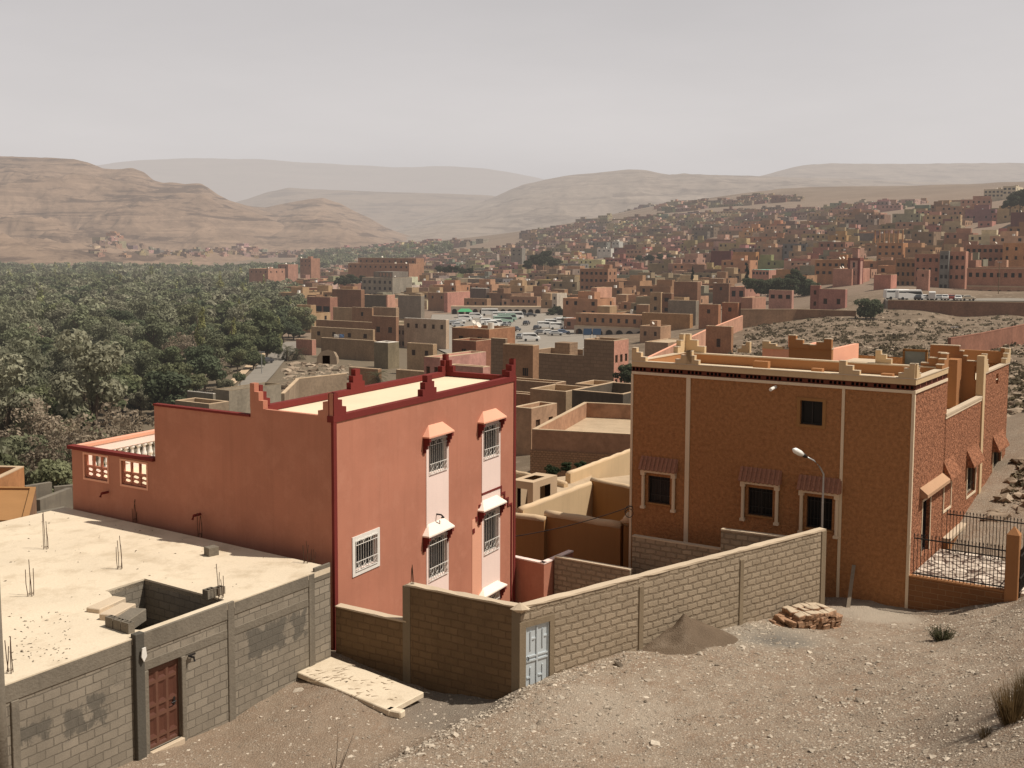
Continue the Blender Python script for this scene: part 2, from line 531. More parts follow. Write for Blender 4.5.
def ground_material():
    m, nt = newmat('stony_ground')
    geo = nt.nodes.new('ShaderNodeNewGeometry')
    pos = geo.outputs['Position']
    sp = N(nt, 'ShaderNodeSeparateXYZ'); L(nt, pos, sp.inputs[0])
    X, Y = sp.outputs[0], sp.outputs[1]

    def band(a, b, src):                                   # 0 -> 1 from a to b
        mr = N(nt, 'ShaderNodeMapRange'); mr.interpolation_type = 'SMOOTHSTEP'
        mr.inputs[1].default_value = a; mr.inputs[2].default_value = b
        L(nt, src, mr.inputs[0]); return mr.outputs[0]

    nb = noise(nt, pos, .22, 5, .6); nm = noise(nt, pos, 1.3, 5, .65); nf = noise(nt, pos, 9, 4, .7)

    def spot(c, r0, r1, wob=1.2):                          # a patch around a place on the ground
        d = N(nt, 'ShaderNodeVectorMath', operation='DISTANCE'); L(nt, pos, d.inputs[0]); d.inputs[1].default_value = c
        dd = math_(nt, 'ADD', d.outputs['Value'], math_(nt, 'MULTIPLY', math_(nt, 'SUBTRACT', nm, .5), wob * 2))
        return math_(nt, 'SUBTRACT', 1.0, band(r0, r1, dd))

    # near gravel: stones of several sizes
    v1 = N(nt, 'ShaderNodeTexVoronoi', i_Scale=9.0); L(nt, pos, v1.inputs['Vector'])
    v2 = N(nt, 'ShaderNodeTexVoronoi', i_Scale=19.0); L(nt, pos, v2.inputs['Vector'])
    stone = ramp(nt, N(nt, 'ShaderNodeSeparateColor').outputs[0], [(0, 0.0), (1, 1.0)])
    sc1 = N(nt, 'ShaderNodeSeparateColor'); L(nt, v1.outputs['Color'], sc1.inputs[0])
    sc2 = N(nt, 'ShaderNodeSeparateColor'); L(nt, v2.outputs['Color'], sc2.inputs[0])
    earth = mixc(nt, ramp(nt, nb, [(.3, 0.0), (.7, 1.0)]), (.255, .190, .136), (.335, .262, .195))
    earth = mixc(nt, ramp(nt, nm, [(.42, 0.0), (.66, 1.0)]), earth, (.25, .165, .11))
    st = mixc(nt, sc2.outputs[0], (.12, .092, .068), (.56, .465, .36))
    m2 = ramp(nt, v2.outputs['Distance'], [(.30, 1.0), (.52, 0.0)])
    m2 = math_(nt, 'MULTIPLY', m2, ramp(nt, sc2.outputs[1], [(.22, 0.0), (.4, 1.0)]))
    g = mixc(nt, math_(nt, 'MULTIPLY', m2, .95), earth, st)
    st1 = mixc(nt, sc1.outputs[0], (.16, .125, .098), (.52, .45, .36))
    m1 = ramp(nt, v1.outputs['Distance'], [(.22, 1.0), (.36, 0.0)])
    m1 = math_(nt, 'MULTIPLY', m1, ramp(nt, sc1.outputs[1], [(.72, 0.0), (.8, 1.0)]))
    g = mixc(nt, m1, g, st1)
    g = mixc(nt, .3, g, mixc(nt, nf, (.08, .06, .045), (.36, .29, .22)))
    # yard: browner and finer; a darker grey stretch of gravel by the wall
    c = P(250, 735, 27.0)
    g = mixc(nt, math_(nt, 'MULTIPLY', spot((c.x, c.y, c.z), 3.5, 7.0), .45), g, (.215, .155, .110))
    c = P(455, 705, 28.8)
    g = mixc(nt, math_(nt, 'MULTIPLY', spot((c.x, c.y, c.z), 1.0, 2.4, .6), .55), g, (.15, .135, .115))
    c = P(770, 655, 33.4)
    g = mixc(nt, math_(nt, 'MULTIPLY', spot((c.x, c.y, c.z), 1.0, 2.6, .7), .6), g, (.27, .24, .195))
    c = P(775, 656, 33.2)
    g = mixc(nt, math_(nt, 'MULTIPLY', spot((c.x, c.y, c.z), .2, 1.5, .9), .75), g, (.105, .10, .092))
    c = P(1010, 745, 22.5)
    g = mixc(nt, math_(nt, 'MULTIPLY', spot((c.x, c.y, c.z), 1.0, 3.2, .9), .5), g, (.14, .11, .085))
    c = P(874, 623, 37.2)                                  # bare cement apron by the corner of the terracotta house
    g = mixc(nt, math_(nt, 'MULTIPLY', spot((c.x, c.y, c.z), 1.0, 1.9, .5), .85), g, (.36, .30, .235))
    c = P(600, 735, 27.0)                                  # paler crushed stone across the open ground
    g = mixc(nt, math_(nt, 'MULTIPLY', spot((c.x, c.y, c.z), .5, 3.2, 1.6), .35), g, (.40, .34, .27))
    # desert slope with stones
    nS = noise(nt, pos, .06, 6, .62); nS2 = noise(nt, pos, .5, 5, .7)
    des = mixc(nt, ramp(nt, nS, [(.35, 0.0), (.65, 1.0)]), (.135, .098, .066), (.205, .150, .104))
    des = mixc(nt, ramp(nt, nS2, [(.52, 0.0), (.74, 1.0)]), des, (.33, .255, .185))
    des = mixc(nt, math_(nt, 'MULTIPLY', ramp(nt, nS2, [(.28, 1.0), (.42, 0.0)]), .6), des, (.09, .068, .045))
    col = mixc(nt, band(46, 75, Y), g, des)
    # valley floor under the trees
    val = mixc(nt, nS2, (.12, .092, .062), (.20, .158, .11))
    left = math_(nt, 'MULTIPLY', band(60, 130, Y), math_(nt, 'SUBTRACT', 1.0, band(-20, 30, X)))
    col = mixc(nt, left, col, val)
    # lanes and yards of the town
    tw = mixc(nt, nS, (.17, .12, .085), (.26, .19, .14))
    col = mixc(nt, band(300, 360, Y), col, tw)
    hb = noise(nt, pos, .012, 6, .65)
    hill = mixc(nt, ramp(nt, hb, [(.35, 0.0), (.65, 1.0)]), (.135, .098, .07), (.215, .16, .118))
    col = mixc(nt, band(1000, 1800, Y), col, hill)
    hh = math_(nt, 'ADD', math_(nt, 'MULTIPLY', v2.outputs['Distance'], -.8), math_(nt, 'MULTIPLY', nf, .8))
    return finish(m, nt, col, .97, hh, .55, .05, haze=True, spec=.1)


M_GROUND = ground_material()
ground = np_obj('ground', np.stack([XX, YY, ZZ], -1).reshape(-1, 3), gq, M_GROUND, True)
ground['kind'] = 'structure'

# ------------------------------------------------------------------ hills
def hill_material(name, a, b, dark, s=1.0, strata=True):
    m, nt = newmat(name)
    geo = nt.nodes.new('ShaderNodeNewGeometry'); pos = geo.outputs['Position']
    n1 = noise(nt, pos, .0022 * s, 7, .62, .4); n2 = noise(nt, pos, .012 * s, 6, .65); n3 = noise(nt, pos, .05 * s, 5, .7)
    c = mixc(nt, ramp(nt, n1, [(.35, 0.0), (.65, 1.0)]), a, b)
    c = mixc(nt, math_(nt, 'MULTIPLY', ramp(nt, n2, [(.48, 0.0), (.66, 1.0)]), .7), c, dark)
    c = mixc(nt, .45, c, mixc(nt, n3, mul3(a, .5), mul3(b, 1.5)))
    mp = N(nt, 'ShaderNodeMapping'); mp.inputs['Scale'].default_value = (.006 * s, .003 * s, .055 * s); L(nt, pos, mp.inputs[0])
    no = noise(nt, mp.outputs[0], 1.0, 7, .68, .6)         # ledges and outcrops drawn out along the contours
    c = mixc(nt, math_(nt, 'MULTIPLY', ramp(nt, no, [(.53, 0.0), (.60, 1.0)]), .75), c, dark)
    c = mixc(nt, math_(nt, 'MULTIPLY', ramp(nt, no, [(.36, 1.0), (.44, 0.0)]), .45), c, mul3(b, 1.3))
    if strata:                                             # beds of rock cropping out along the contours
        sp = N(nt, 'ShaderNodeSeparateXYZ'); L(nt, pos, sp.inputs[0])
        zz = math_(nt, 'ADD', math_(nt, 'MULTIPLY', sp.outputs[2], .075 * s), math_(nt, 'ADD', math_(nt, 'MULTIPLY', n1, 4.6), math_(nt, 'MULTIPLY', n2, 1.6)))
        cb = N(nt, 'ShaderNodeCombineXYZ'); L(nt, zz, cb.inputs[2])
        st = noise(nt, cb.outputs[0], 1.6, 3, .6)
        c = mixc(nt, math_(nt, 'MULTIPLY', ramp(nt, st, [(.54, 0.0), (.62, 1.0)]), .4), c, dark)
        c = mixc(nt, math_(nt, 'MULTIPLY', ramp(nt, st, [(.36, 1.0), (.43, 0.0)]), .3), c, mul3(b, 1.4))
    return finish(m, nt, c, 1.0, n2, .5, 12.0, haze=True, spec=.05)


def make_hill(name, sky, Yb, Yc, zb, mat, amp=.09, seed=1, shape=1.5, nx=300, ny=110, back=.5, gully=.006):
    """A hill whose skyline follows the listed (column, row) pairs when seen from the overlook; base line at distance Yb."""
    sk = np.array(sky, float)
    pxs = np.linspace(sk[0, 0], sk[-1, 0], nx)
    rows = np.interp(pxs, sk[:, 0], sk[:, 1])
    k = np.exp(-np.linspace(-2, 2, 5) ** 2); k /= k.sum()
    rows = np.convolve(np.pad(rows, 2, 'edge'), k, 'valid')
    yb = np.interp(pxs, *np.array(Yb, float).T) if isinstance(Yb, list) else np.full(nx, float(Yb))
    hz0 = PPY - F_PX * math.tan(PITCH) + (pxs - 512) * math.tan(ROLL)
    crest = (hz0 - rows) / F_PX * Yc / math.cos(PITCH) ** 2 * .993
    t = np.concatenate([np.linspace(0, 1, ny), np.linspace(1, 1 + back, 14)[1:]])
    T = t[:, None]
    Ym = yb[None] + (Yc - yb[None]) * np.minimum(T, 1) + np.maximum(T - 1, 0) * (Yc - yb[None])
    Xm = (pxs[None] - 512) / F_PX * Ym
    s = np.where(T <= 1, np.clip(T, 0, 1) ** shape, 1 - ((T - 1) / back) ** 2 * .6)
    H = zb + (crest[None] - zb) * s
    env = np.sin(np.clip(T, 0, 1) * math.pi) ** .8
    span = np.maximum(crest - zb, 20)[None]
    gl = ridged(Xm * gully, Ym * gully * .55, seed, 5) - .55
    un = fbm(Xm * gully * .4, Ym * gully * .4, seed + 40, 4)
    H = H + env * span * (amp * 2.2 * gl + amp * 1.6 * un)
    H = H + np.where(T >= .97, span * .006 * fbm(Xm * gully * 6, Ym * 0, seed + 90, 3), 0)
    vs = np.stack([Xm, Ym, H + Z0], -1)
    r, c = Xm.shape; ii = np.arange(r * c).reshape(r, c)
    q = np.stack([ii[:-1, :-1], ii[:-1, 1:], ii[1:, 1:], ii[1:, :-1]], -1).reshape(-1, 4)
    o = np_obj(name, vs.reshape(-1, 3), q, mat, True); o['kind'] = 'structure'
    return Xm, Ym, H + Z0


MH_L = hill_material('hill_earth', (.150, .098, .066), (.245, .168, .116), (.058, .036, .026))
MH_C = hill_material('hill_pale', (.185, .142, .108), (.255, .205, .162), (.115, .086, .066), .7)
MH_D = hill_material('hill_dark', (.16, .12, .09), (.21, .16, .12), (.10, .075, .06), .6, False)
MH_F = hill_material('mountain_rock', (.16, .13, .115), (.2, .165, .14), (.12, .1, .09), .3, False)

HILL_L = make_hill('hill', [(-420, 175), (-200, 160), (-60, 157), (0, 157.6), (40, 158.5), (78, 160), (92, 164), (105, 169), (120, 170.5), (135, 169), (146, 173), (156, 181), (165, 183.5), (172, 183),
    (188, 184.5), (203, 184), (211, 189), (219, 195), (231, 201), (242, 204), (258, 209), (280, 216), (300, 226), (330, 238), (370, 250)], [(-420, 1150), (0, 1250), (250, 1350), (370, 1500)], 2600, -30, MH_L, .17, 3, 1.55, 480, 240, gully=.0075)
make_hill('hill', [(150, 240), (215, 215), (242, 205.5), (266, 208), (290, 203), (310, 199.5), (324, 198.5), (340, 203.5), (356, 212), (371, 219), (385, 227), (400, 233), (430, 242), (470, 250)], 1750, 3000, -25, MH_L, .12, 12, 1.3, 260, 90, gully=.007)
make_hill('hill', [(150, 225), (220, 207), (250, 199), (268, 193), (289, 188.5), (310, 189.5), (332, 190.5), (370, 192), (400, 193), (440, 194), (490, 196), (530, 203), (560, 215)], 3600, 5600, -10, MH_D, .05, 30, 1.2, 260, 70, gully=.003)
make_hill('hill', [(330, 236), (395, 226), (440, 213), (480, 203), (495, 197), (510, 190), (524, 185), (546, 180), (568, 176), (603, 173), (626, 170.5), (644, 171), (656, 174), (668, 176), (714, 176),
    (758, 177), (850, 180), (1000, 186), (1200, 200)], 2150, 4600, 0, MH_C, .11, 51, 1.25, 420, 140, gully=.0035)
make_hill('hill', [(640, 205), (700, 188), (740, 180), (758, 177), (775, 172), (790, 168), (805, 165.5), (830, 164.5), (900, 165), (1000, 164), (1060, 165), (1150, 172), (1300, 180)], 4400, 6400, 30, MH_C, .08, 71, 1.1, 300, 80, gully=.0025)
make_hill('mountain', [(-300, 195), (-100, 180), (40, 172), (100, 166.5), (125, 163), (148, 161), (190, 159.5), (230, 160), (262, 160.5), (297, 163), (350, 166), (400, 168.5), (440, 167), (480, 169), (509, 173),
    (547, 181), (590, 190), (650, 200)], 9000, 13000, 0, MH_F, .03, 91, 1.0, 300, 50, gully=.0012)

# ------------------------------------------------------------------ sky and sun
SUN_EL, SUN_AZ = math.radians(58), math.radians(-7)          # azimuth counted from +X towards +Y
world = bpy.data.worlds.new("World"); scene.world = world; world.use_nodes = True
wn = world.node_tree; wn.nodes.clear()
sky = wn.nodes.new('ShaderNodeTexSky'); sky.sky_type = 'NISHITA'; sky.sun_disc = False
sky.sun_elevation = SUN_EL; sky.sun_rotation = math.pi / 2 - SUN_AZ
sky.altitude = 1400; sky.air_density = 1.0; sky.dust_density = 6.0; sky.ozone_density = 1.0
hs = wn.nodes.new('ShaderNodeHueSaturation'); hs.inputs['Saturation'].default_value = .05
L(wn, sky.outputs[0], hs.inputs['Color'])
bg1 = wn.nodes.new('ShaderNodeBackground'); bg1.inputs[1].default_value = .05
L(wn, hs.outputs[0], bg1.inputs[0])
# dust veil, faintly warm and mottled; darker overhead to lower the fill light
tc = wn.nodes.new('ShaderNodeTexCoord')
spz = wn.nodes.new('ShaderNodeSeparateXYZ'); L(wn, tc.outputs['Generated'], spz.inputs[0])
veil = ramp(wn, spz.outputs[2], [(0.0, (.71, .645, .62)), (.10, (.73, .67, .65)), (.21, (.61, .565, .56)), (.34, (.36, .34, .335)), (.7, (.20, .20, .21))])
mpw = wn.nodes.new('ShaderNodeMapping'); mpw.inputs['Scale'].default_value = (1, 1, 4); L(wn, tc.outputs['Generated'], mpw.inputs[0])
nv = noise(wn, mpw.outputs[0], 3.0, 5, .55)
veil = mixc(wn, 1.0, veil, ramp(wn, nv, [(.3, .93), (.7, 1.05)]), 'MULTIPLY')
hfac = math_(wn, 'MULTIPLY_ADD', spz.outputs[1], .5, .5)                  # sky dimmed behind the camera to darken the shaded walls
veil = mixc(wn, 1.0, veil, ramp(wn, hfac, [(.05, .50), (.70, 1.0)]), 'MULTIPLY')
bg2 = wn.nodes.new('ShaderNodeBackground'); L(wn, veil, bg2.inputs[0]); bg2.inputs[1].default_value = .60
ad = wn.nodes.new('ShaderNodeAddShader'); L(wn, bg1.outputs[0], ad.inputs[0]); L(wn, bg2.outputs[0], ad.inputs[1])
wo = wn.nodes.new('ShaderNodeOutputWorld'); L(wn, ad.outputs[0], wo.inputs[0])
sd = bpy.data.lights.new('sun', 'SUN'); sd.energy = 4.6; sd.angle = math.radians(.6); sd.color = (1, .93, .82)
so = bpy.data.objects.new('sun', sd); COL.objects.link(so)
sdir = Vector((math.cos(SUN_EL) * math.cos(SUN_AZ), math.cos(SUN_EL) * math.sin(SUN_AZ), math.sin(SUN_EL)))
so.rotation_euler = sdir.to_track_quat('Z', 'Y').to_euler()
so.location = (200, 0, 400)

# ------------------------------------------------------------------ materials of the near buildings
M_PINK = stucco('pink_plaster', (.455, .19, .124), var=.17, bump=.25, bscale=40, streak=.24, dust=(.50, .225, .15))
M_PINKPALE = stucco('pale_pink_paint', (.85, .67, .60), var=.08, bump=.1, streak=.1)
M_PINKSHADE = stucco('salmon_paint', (.74, .37, .25), var=.08, bump=.1, streak=.08)
M_RED = stucco('dark_red_paint', (.17, .030, .025), var=.15, bump=.1, streak=.15)
M_CREAM = stucco('cream_screed', (.74, .60, .42), var=.10, bump=.15, bscale=20, streak=0)
M_HOODWHITE = stucco('off_white_paint', (.86, .74, .64), var=.06, bump=.1, streak=.06)
M_WHITE = plain('white_paint', (.74, .70, .64), .5)
M_GLASS = plain('dark_glass', (.010, .010, .011), .3, spec=.22)
M_IRON = plain('black_iron', (.02, .017, .016), .5, spec=.4)
M_REBAR = plain('rusty_rebar', (.075, .038, .022), .8)
M_ROOFDUST = stucco('dusty_concrete', (.66, .55, .41), var=.12, bump=.4, bscale=14, bdist=.02, streak=0, dust=(.44, .345, .235))
M_BLOCKGREY = brickmat('grey_block', (.315, .268, .21), (.175, .148, .115), (.062, .053, .042), .43, .215, .016, .04, smear=.4, stain=.65)
M_CEM = stucco('grey_cement', (.20, .17, .132), var=.34, bump=.8, bscale=14, streak=.5, dust=(.13, .112, .09))
M_CEMDARK = stucco('dark_cement_patch', (.095, .085, .07), var=.2, bump=.5, bscale=18, streak=.3)
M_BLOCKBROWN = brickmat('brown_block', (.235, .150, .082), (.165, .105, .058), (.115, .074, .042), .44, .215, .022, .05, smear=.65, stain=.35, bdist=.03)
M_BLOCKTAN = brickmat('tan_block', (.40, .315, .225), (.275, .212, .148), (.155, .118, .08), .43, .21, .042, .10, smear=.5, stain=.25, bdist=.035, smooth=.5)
M_CEMTAN = stucco('tan_cement', (.235, .18, .12), var=.2, bump=.5, bscale=20, streak=.3)
M_CAP = stucco('pale_mortar', (.54, .43, .31), var=.16, bump=.4, bscale=20, streak=0)
M_DOORWOOD = plain('brown_door_paint', (.135, .062, .040), .5, var=.2, scale=4)
M_DOORDARK = plain('brown_door_recess', (.10, .038, .024), .55)
M_GATE = plain('pale_blue_metal', (.50, .54, .56), .45, .1, var=.1, scale=5)
M_TERRA = stucco('rough_terracotta', (.365, .172, .074), var=.12, bump=1.0, bscale=11, bdist=.06, streak=.12, mott=.5)
M_TERRALIT = stucco('rough_terracotta_sunlit', (.37, .16, .088), var=.22, bump=1.0, bscale=8, bdist=.16, streak=.25, dust=(.52, .30, .195), mott=1.0)  # copy for the sunlit faces: their lit look is put into the colour
M_TAN = stucco('tan_trim', (.58, .42, .25), var=.1, bump=.15, streak=.2)
M_TRIM = stucco('pale_trim', (.70, .56, .40), var=.1, bump=.15, streak=.2)
M_ORANGE = stucco('orange_plaster', (.36, .17, .075), var=.12, bump=.2, streak=.15)
M_TILE = plain('clay_tile', (.34, .16, .10), .7, var=.35, scale=14)
M_BRICKRED = brickmat('brown_brick', (.25, .115, .05), (.19, .085, .04), (.36, .22, .125), .5, .19, .014, .015, smear=.15, stain=.3)
M_HOUSEBROWN = stucco('brown_plaster', (.34, .175, .070), var=.12, bump=.2, streak=.2)
M_WOOD = plain('weathered_wood', (.24, .19, .14), .85, var=.25)
M_STEEL = plain('galvanised_steel', (.45, .46, .46), .4, .6)
M_RUBBLE = brickmat('rubble_stone', (.46, .27, .165), (.34, .205, .125), (.17, .11, .07), .26, .16, .03, .12, smear=.3, stain=.3, bdist=.05)
M_PATIO = None


def patio_material():
    m, nt = newmat('crazy_paving'); co = objco(nt)
    v = N(nt, 'ShaderNodeTexVoronoi', i_Scale=2.5, feature='DISTANCE_TO_EDGE'); L(nt, co, v.inputs['Vector'])
    v2 = N(nt, 'ShaderNodeTexVoronoi', i_Scale=2.5); L(nt, co, v2.inputs['Vector'])
    s = N(nt, 'ShaderNodeSeparateColor'); L(nt, v2.outputs['Color'], s.inputs[0])
    c = mixc(nt, s.outputs[0], (.36, .29, .23), (.66, .56, .46))
    c = mixc(nt, ramp(nt, v.outputs[0], [(.05, 1.0), (.11, 0.0)]), c, (.10, .065, .05))
    return finish(m, nt, c, .9, v.outputs[0], .4, .03)


M_PATIO = patio_material()


def on(O, d, px, z=None):        # point on the vertical plane through O along d, seen in column px (at height z)
    Q = Vector((O[0], O[1], O[2] if z is None else z))
    t = t_at(px, Q, d)
    return t


def win(parent, O, d, inward, x0, x1, z0, z1, depth=.14, frame=M_WHITE, fw=.05, bars=(1, 1), label=None, grille=None, pane=M_GLASS, name='window'):
    """A window set into an opening: pane and frame at the back of the reveal; optional iron grille as a sub-part."""
    O, d, inw = Vector(O), Vector(d), Vector(inward)
    mb = MB()
    b = O + inw * (depth - .03)
    pt = lambda x, z: b + d * x + UP * z
    mb.face([pt(x0, z0), pt(x1, z0), pt(x1, z1), pt(x0, z1)], 0)
    if fw:
        q = -inw * .04
        mb.hexa(pt(x0, z0) , d * fw, q, UP * (z1 - z0), 1); mb.hexa(pt(x1 - fw, z0), d * fw, q, UP * (z1 - z0), 1)
        mb.hexa(pt(x0 + fw, z0), d * (x1 - x0 - 2 * fw), q, UP * fw, 1); mb.hexa(pt(x0 + fw, z1 - fw), d * (x1 - x0 - 2 * fw), q, UP * fw, 1)
        for k in range(bars[0]):
            xx = x0 + (x1 - x0) * (k + 1) / (bars[0] + 1)
            mb.hexa(pt(xx - fw * .4, z0 + fw), d * fw * .8, q * .9, UP * (z1 - z0 - 2 * fw), 1)
    w = mb.build(name, [pane, frame], parent, label=label)
    if grille:
        g = MB(); gm, out, style = grille
        e = O - inw * out; r = .009
        gp = lambda x, z: e + d * x + UP * z
        W, H = x1 - x0, z1 - z0
        nb = max(4, int(W / .13))
        for k in range(nb + 1):
            xx = x0 + W * k / nb
            g.tube([gp(xx, z0), gp(xx, z1)], r, 4)
        for zz in (z0, z0 + H * .30, z1 - H * .14, z1):
            g.tube([gp(x0, zz), gp(x1, zz)], r * 1.3, 4)
        if style:                                          # scrolls in the lower panel
            n = 4
            for row, (za, zb) in enumerate(((z0, z0 + H * .15), (z0 + H * .15, z0 + H * .30))):
                for k in range(n):
                    cx, cz = x0 + W * (k + .5) / n, (za + zb) / 2
                    rr = min(W / n, zb - za) * .46
                    g.tube([gp(cx + rr * math.cos(a), cz + rr * math.sin(a)) for a in np.linspace(0, 2 * math.pi, 9)], r, 4)
            for k in range(3):
                cx, cz, rr = x0 + W * (k + .5) / 3, z1 - H * .12, W / 6.4
                g.tube([gp(cx + rr * math.cos(a), cz + rr * math.sin(a) * .8) for a in np.linspace(0, math.pi, 7)], r, 4)
        for xx in (x0, x1):
            for zz in (z0 + .03, z1 - .03):
                g.tube([gp(xx, zz), gp(xx, zz) + inw * (out + .02)], r, 4)
        g.build('grille', gm, w)
    return w


def merlon_pts(p, d, w, h, steps=3, both=False):
    """Stepped outline rising towards p from the d side (both: symmetrical)."""
    p, d = Vector(p), Vector(d)
    pts = []
    for k in range(steps):
        pts += [p + d * (w * (steps - k) / steps) + UP * (h * k / steps), p + d * (w * (steps - k) / steps) + UP * (h * (k + 1) / steps)]
    if both:
        for k in reversed(range(steps)):
            pts += [p - d * (w * (steps - k) / steps) + UP * (h * (k + 1) / steps), p - d * (w * (steps - k) / steps) + UP * (h * k / steps)]
    else:
        pts += [p + UP * h, p]
    out = []
    for q in pts:
        if not out or (out[-1] - q).length > 1e-6: out.append(q)
    return out


# ================================================================== pink house
A = P(333.2, 422.7, 32.6)
PV = Vector((.454, .891, 0)).normalized()                 # along the sunny face
PU = Vector((-.848, .530, 0)).normalized()                # along the shaded face
PN = Vector((PV.y, -PV.x, 0))                             # out of the sunny face
PM = Vector((-PU.y, PU.x, 0)) * 1.0
if PM.y > 0: PM = -PM                                     # out of the shaded face
zc = A.z                                                  # underside of the red coping
zt = z_at(A.x, A.y, 416.3)                                # its top
zb = Z0 - 14.8
LB = t_at(515.4, (A.x, A.y, zc), PV)
wD = t_at(250.5, (A.x, A.y, zc), PU)
wE = t_at(154.0, (A.x, A.y, Z0 - 5.3), PU)
wF = t_at(71.5, (A.x, A.y, Z0 - 7), PU)
ground_A = gz1(A.x, A.y)
ph = thing('pink_house', 'tall salmon pink house with dark red stepped parapet and white window awnings', 'house', (A.x, A.y, zb), PV)
AO = Vector((A.x, A.y, zb))


def pz(a, py):                   # height on the sunny face at distance a along it
    q = A + PV * a
    return z_at(q.x, q.y, py)


def pa(px, z):
    return t_at(px, (A.x, A.y, z), PV)


# openings on the sunny face: (px left, px right, row top at left, row bottom at left)
def opening(x0, x1, y0, y1):
    a0 = pa(x0, Z0 - 8); zt_, zb_ = pz(a0, y0), pz(a0, y1)
    a0 = pa(x0, (zt_ + zb_) / 2); a1 = pa(x1, (zt_ + zb_) / 2)
    return a0, a1, pz(a0, y1) - zb, pz(a0, y0) - zb


O_small = opening(354.8, 376.5, 541.5, 571.5)
O_ul = opening(428.6, 446.4, 441.0, 474.5)
O_ur = opening(483.2, 498.6, 427.0, 459.5)
O_ll = opening(428.2, 447.0, 540.0, 581.5)
O_lr = opening(483.4, 498.2, 514.0, 555.0)
O_br = opening(483.4, 498.2, 600.0, 640.0)
holes = [O_small, O_ul, O_ur, O_ll, O_lr, O_br]
mb = MB()
mb.sheet(AO, PV, LB, zc - zb, holes, -PN, .16, 0, 1)
# shaded face: main block, lower block, terrace with two balustrade openings
mb.face([AO, AO + PU * wD, AO + PU * wD + UP * (zt - .02 - zb), AO + UP * (zt - .02 - zb)], 0)
qm = A + PU * ((wD + wE) / 2); zE = z_at(qm.x, qm.y, 411.0)
E0 = AO + PU * wD
mb.face([E0, AO + PU * wE, AO + PU * wE + UP * (zE - zb), E0 + UP * (zE - zb)], 0)
qt = A + PU * wF; zT = z_at(qt.x, qt.y, 448.6)
q2 = A + PU * wE; zTop = z_at(qt.x, qt.y, 445.3)
T0 = AO + PU * wE
LT = wF - wE


def ta(px, z):
    return t_at(px, (T0.x, T0.y, z), PU)


zo = lambda px, py: z_at(*(T0 + PU * ta(px, Z0 - 7.5)).xy, py)
b1 = (ta(146.6, Z0 - 7.6), ta(121.5, Z0 - 7.6), zo(121.5, 484) - zb, zo(121.5, 460.5) - zb)
b2 = (ta(107.5, Z0 - 7.6), ta(84.5, Z0 - 7.6), zo(84.5, 477.5) - zb, zo(84.5, 454.0) - zb)
mb.sheet(T0, PU, LT, zT - zb, [b1, b2], PM * -1, .18, 0, 0)
# terrace: inner face, outer left wall, floor, inner left wall with balusters
inn = -PM * .18
mb.sheet(T0 + inn, PU, LT, zT - zb, [b1, b2], None, 0, 0)
TD = 5.2                                                  # terrace depth
wl0 = T0 + PU * LT
wlb = (.75, TD - .5, zT - zb - .95, zT - zb - .28)
mb.sheet(wl0, PV, TD, zT - zb, [wlb], -PU, .18, 0, 0)
mb.sheet(wl0 - PU * .18, PV, TD, zT - zb, [wlb], None, 0, 2)
mb.face([T0 + PV * TD, wl0 + PV * TD, wl0 + PV * TD + UP * (zT - zb), T0 + PV * TD + UP * (zT - zb)], 2)
zfl = zT - 1.15
# lower block sides and roofs
bz = zE - zb
bl = bz - 1.2
mb.face([T0, T0 + PV * 7.0, T0 + PV * 7.0 + UP * bl, T0 + UP * bl], 0)
mb.face([T0 + PV * 7.0, E0 + PV * 7.0, E0 + PV * 7.0 + UP * bl, T0 + PV * 7.0 + UP * bl], 0)
mb.face([E0 - PM * .2, T0 - PM * .2, T0 - PM * .2 + UP * bz, E0 - PM * .2 + UP * bz], 0)
mb.face([T0, T0 - PM * .2, T0 - PM * .2 + UP * bz, T0 + UP * bz], 0)
C0 = AO + PU * wD + PV * LB; B0 = AO + PV * LB
hz = zt - .02 - zb
mb.face([B0, C0, C0 + UP * hz, B0 + UP * hz], 0)
mb.face([E0, C0, C0 + UP * hz, E0 + UP * hz], 0)
mb.build('wall', [M_PINK, M_PINKPALE, M_PINKPALE], ph)
mb = MB()
mb.face([T0 + UP * (zfl - zb), wl0 + UP * (zfl - zb), wl0 + PV * TD + UP * (zfl - zb), T0 + PV * TD + UP * (zfl - zb)])
mb.build('terrace_floor', M_CREAM, ph)
rz = zt - .21
mb = MB()
mb.face([AO + UP * (rz - zb), AO + PU * wD + UP * (rz - zb), C0 + UP * (rz - zb), B0 + UP * (rz - zb)])
mb.build('roof', M_CREAM, ph)
mb = MB()
mb.face([E0 - PM * .2 + UP * bl, T0 - PM * .2 + UP * bl, T0 + PV * 7.0 + UP * bl, E0 + PV * 7.0 + UP * bl])
mb.build('lower_roof', M_PINKSHADE, ph)
# red parapet around the main roof
hp = zt - zc
th = .2
mb = MB()
mb.hexa(A - PV * .03 + PN * .035, PV * (LB + .06), -PN * (th + .035), UP * hp)
Ct = Vector((C0.x, C0.y, zc)); Dt = Vector((E0.x, E0.y, zc)); Bt = Vector((B0.x, B0.y, zc))
mb.hexa(Bt - PV * th, PV * (th + .03), PU * wD, UP * hp)
mb.hexa(Dt - PU * th + PV * th, PU * (th + .03), PV * (LB - 2 * th), UP * hp)
mb.build('parapet', M_RED, ph)
mb = MB()                                                 # pink inner upstand on the shaded side
mb.hexa(Vector((A.x, A.y, zc - .1)) + PU * .05 - PM * .003, PU * (wD - .05), -PM * th, UP * (hp + .07))
mb.build('parapet', M_PINK, ph)
mb = MB(); mb.hexa(Vector((E0.x, E0.y, zE)) + PM * .04 + PU * .02, PU * (wE - wD), -PM * .22, UP * .07); mb.build('coping', M_RED, ph)
mb = MB(); tp = Vector((T0.x, T0.y, zT))
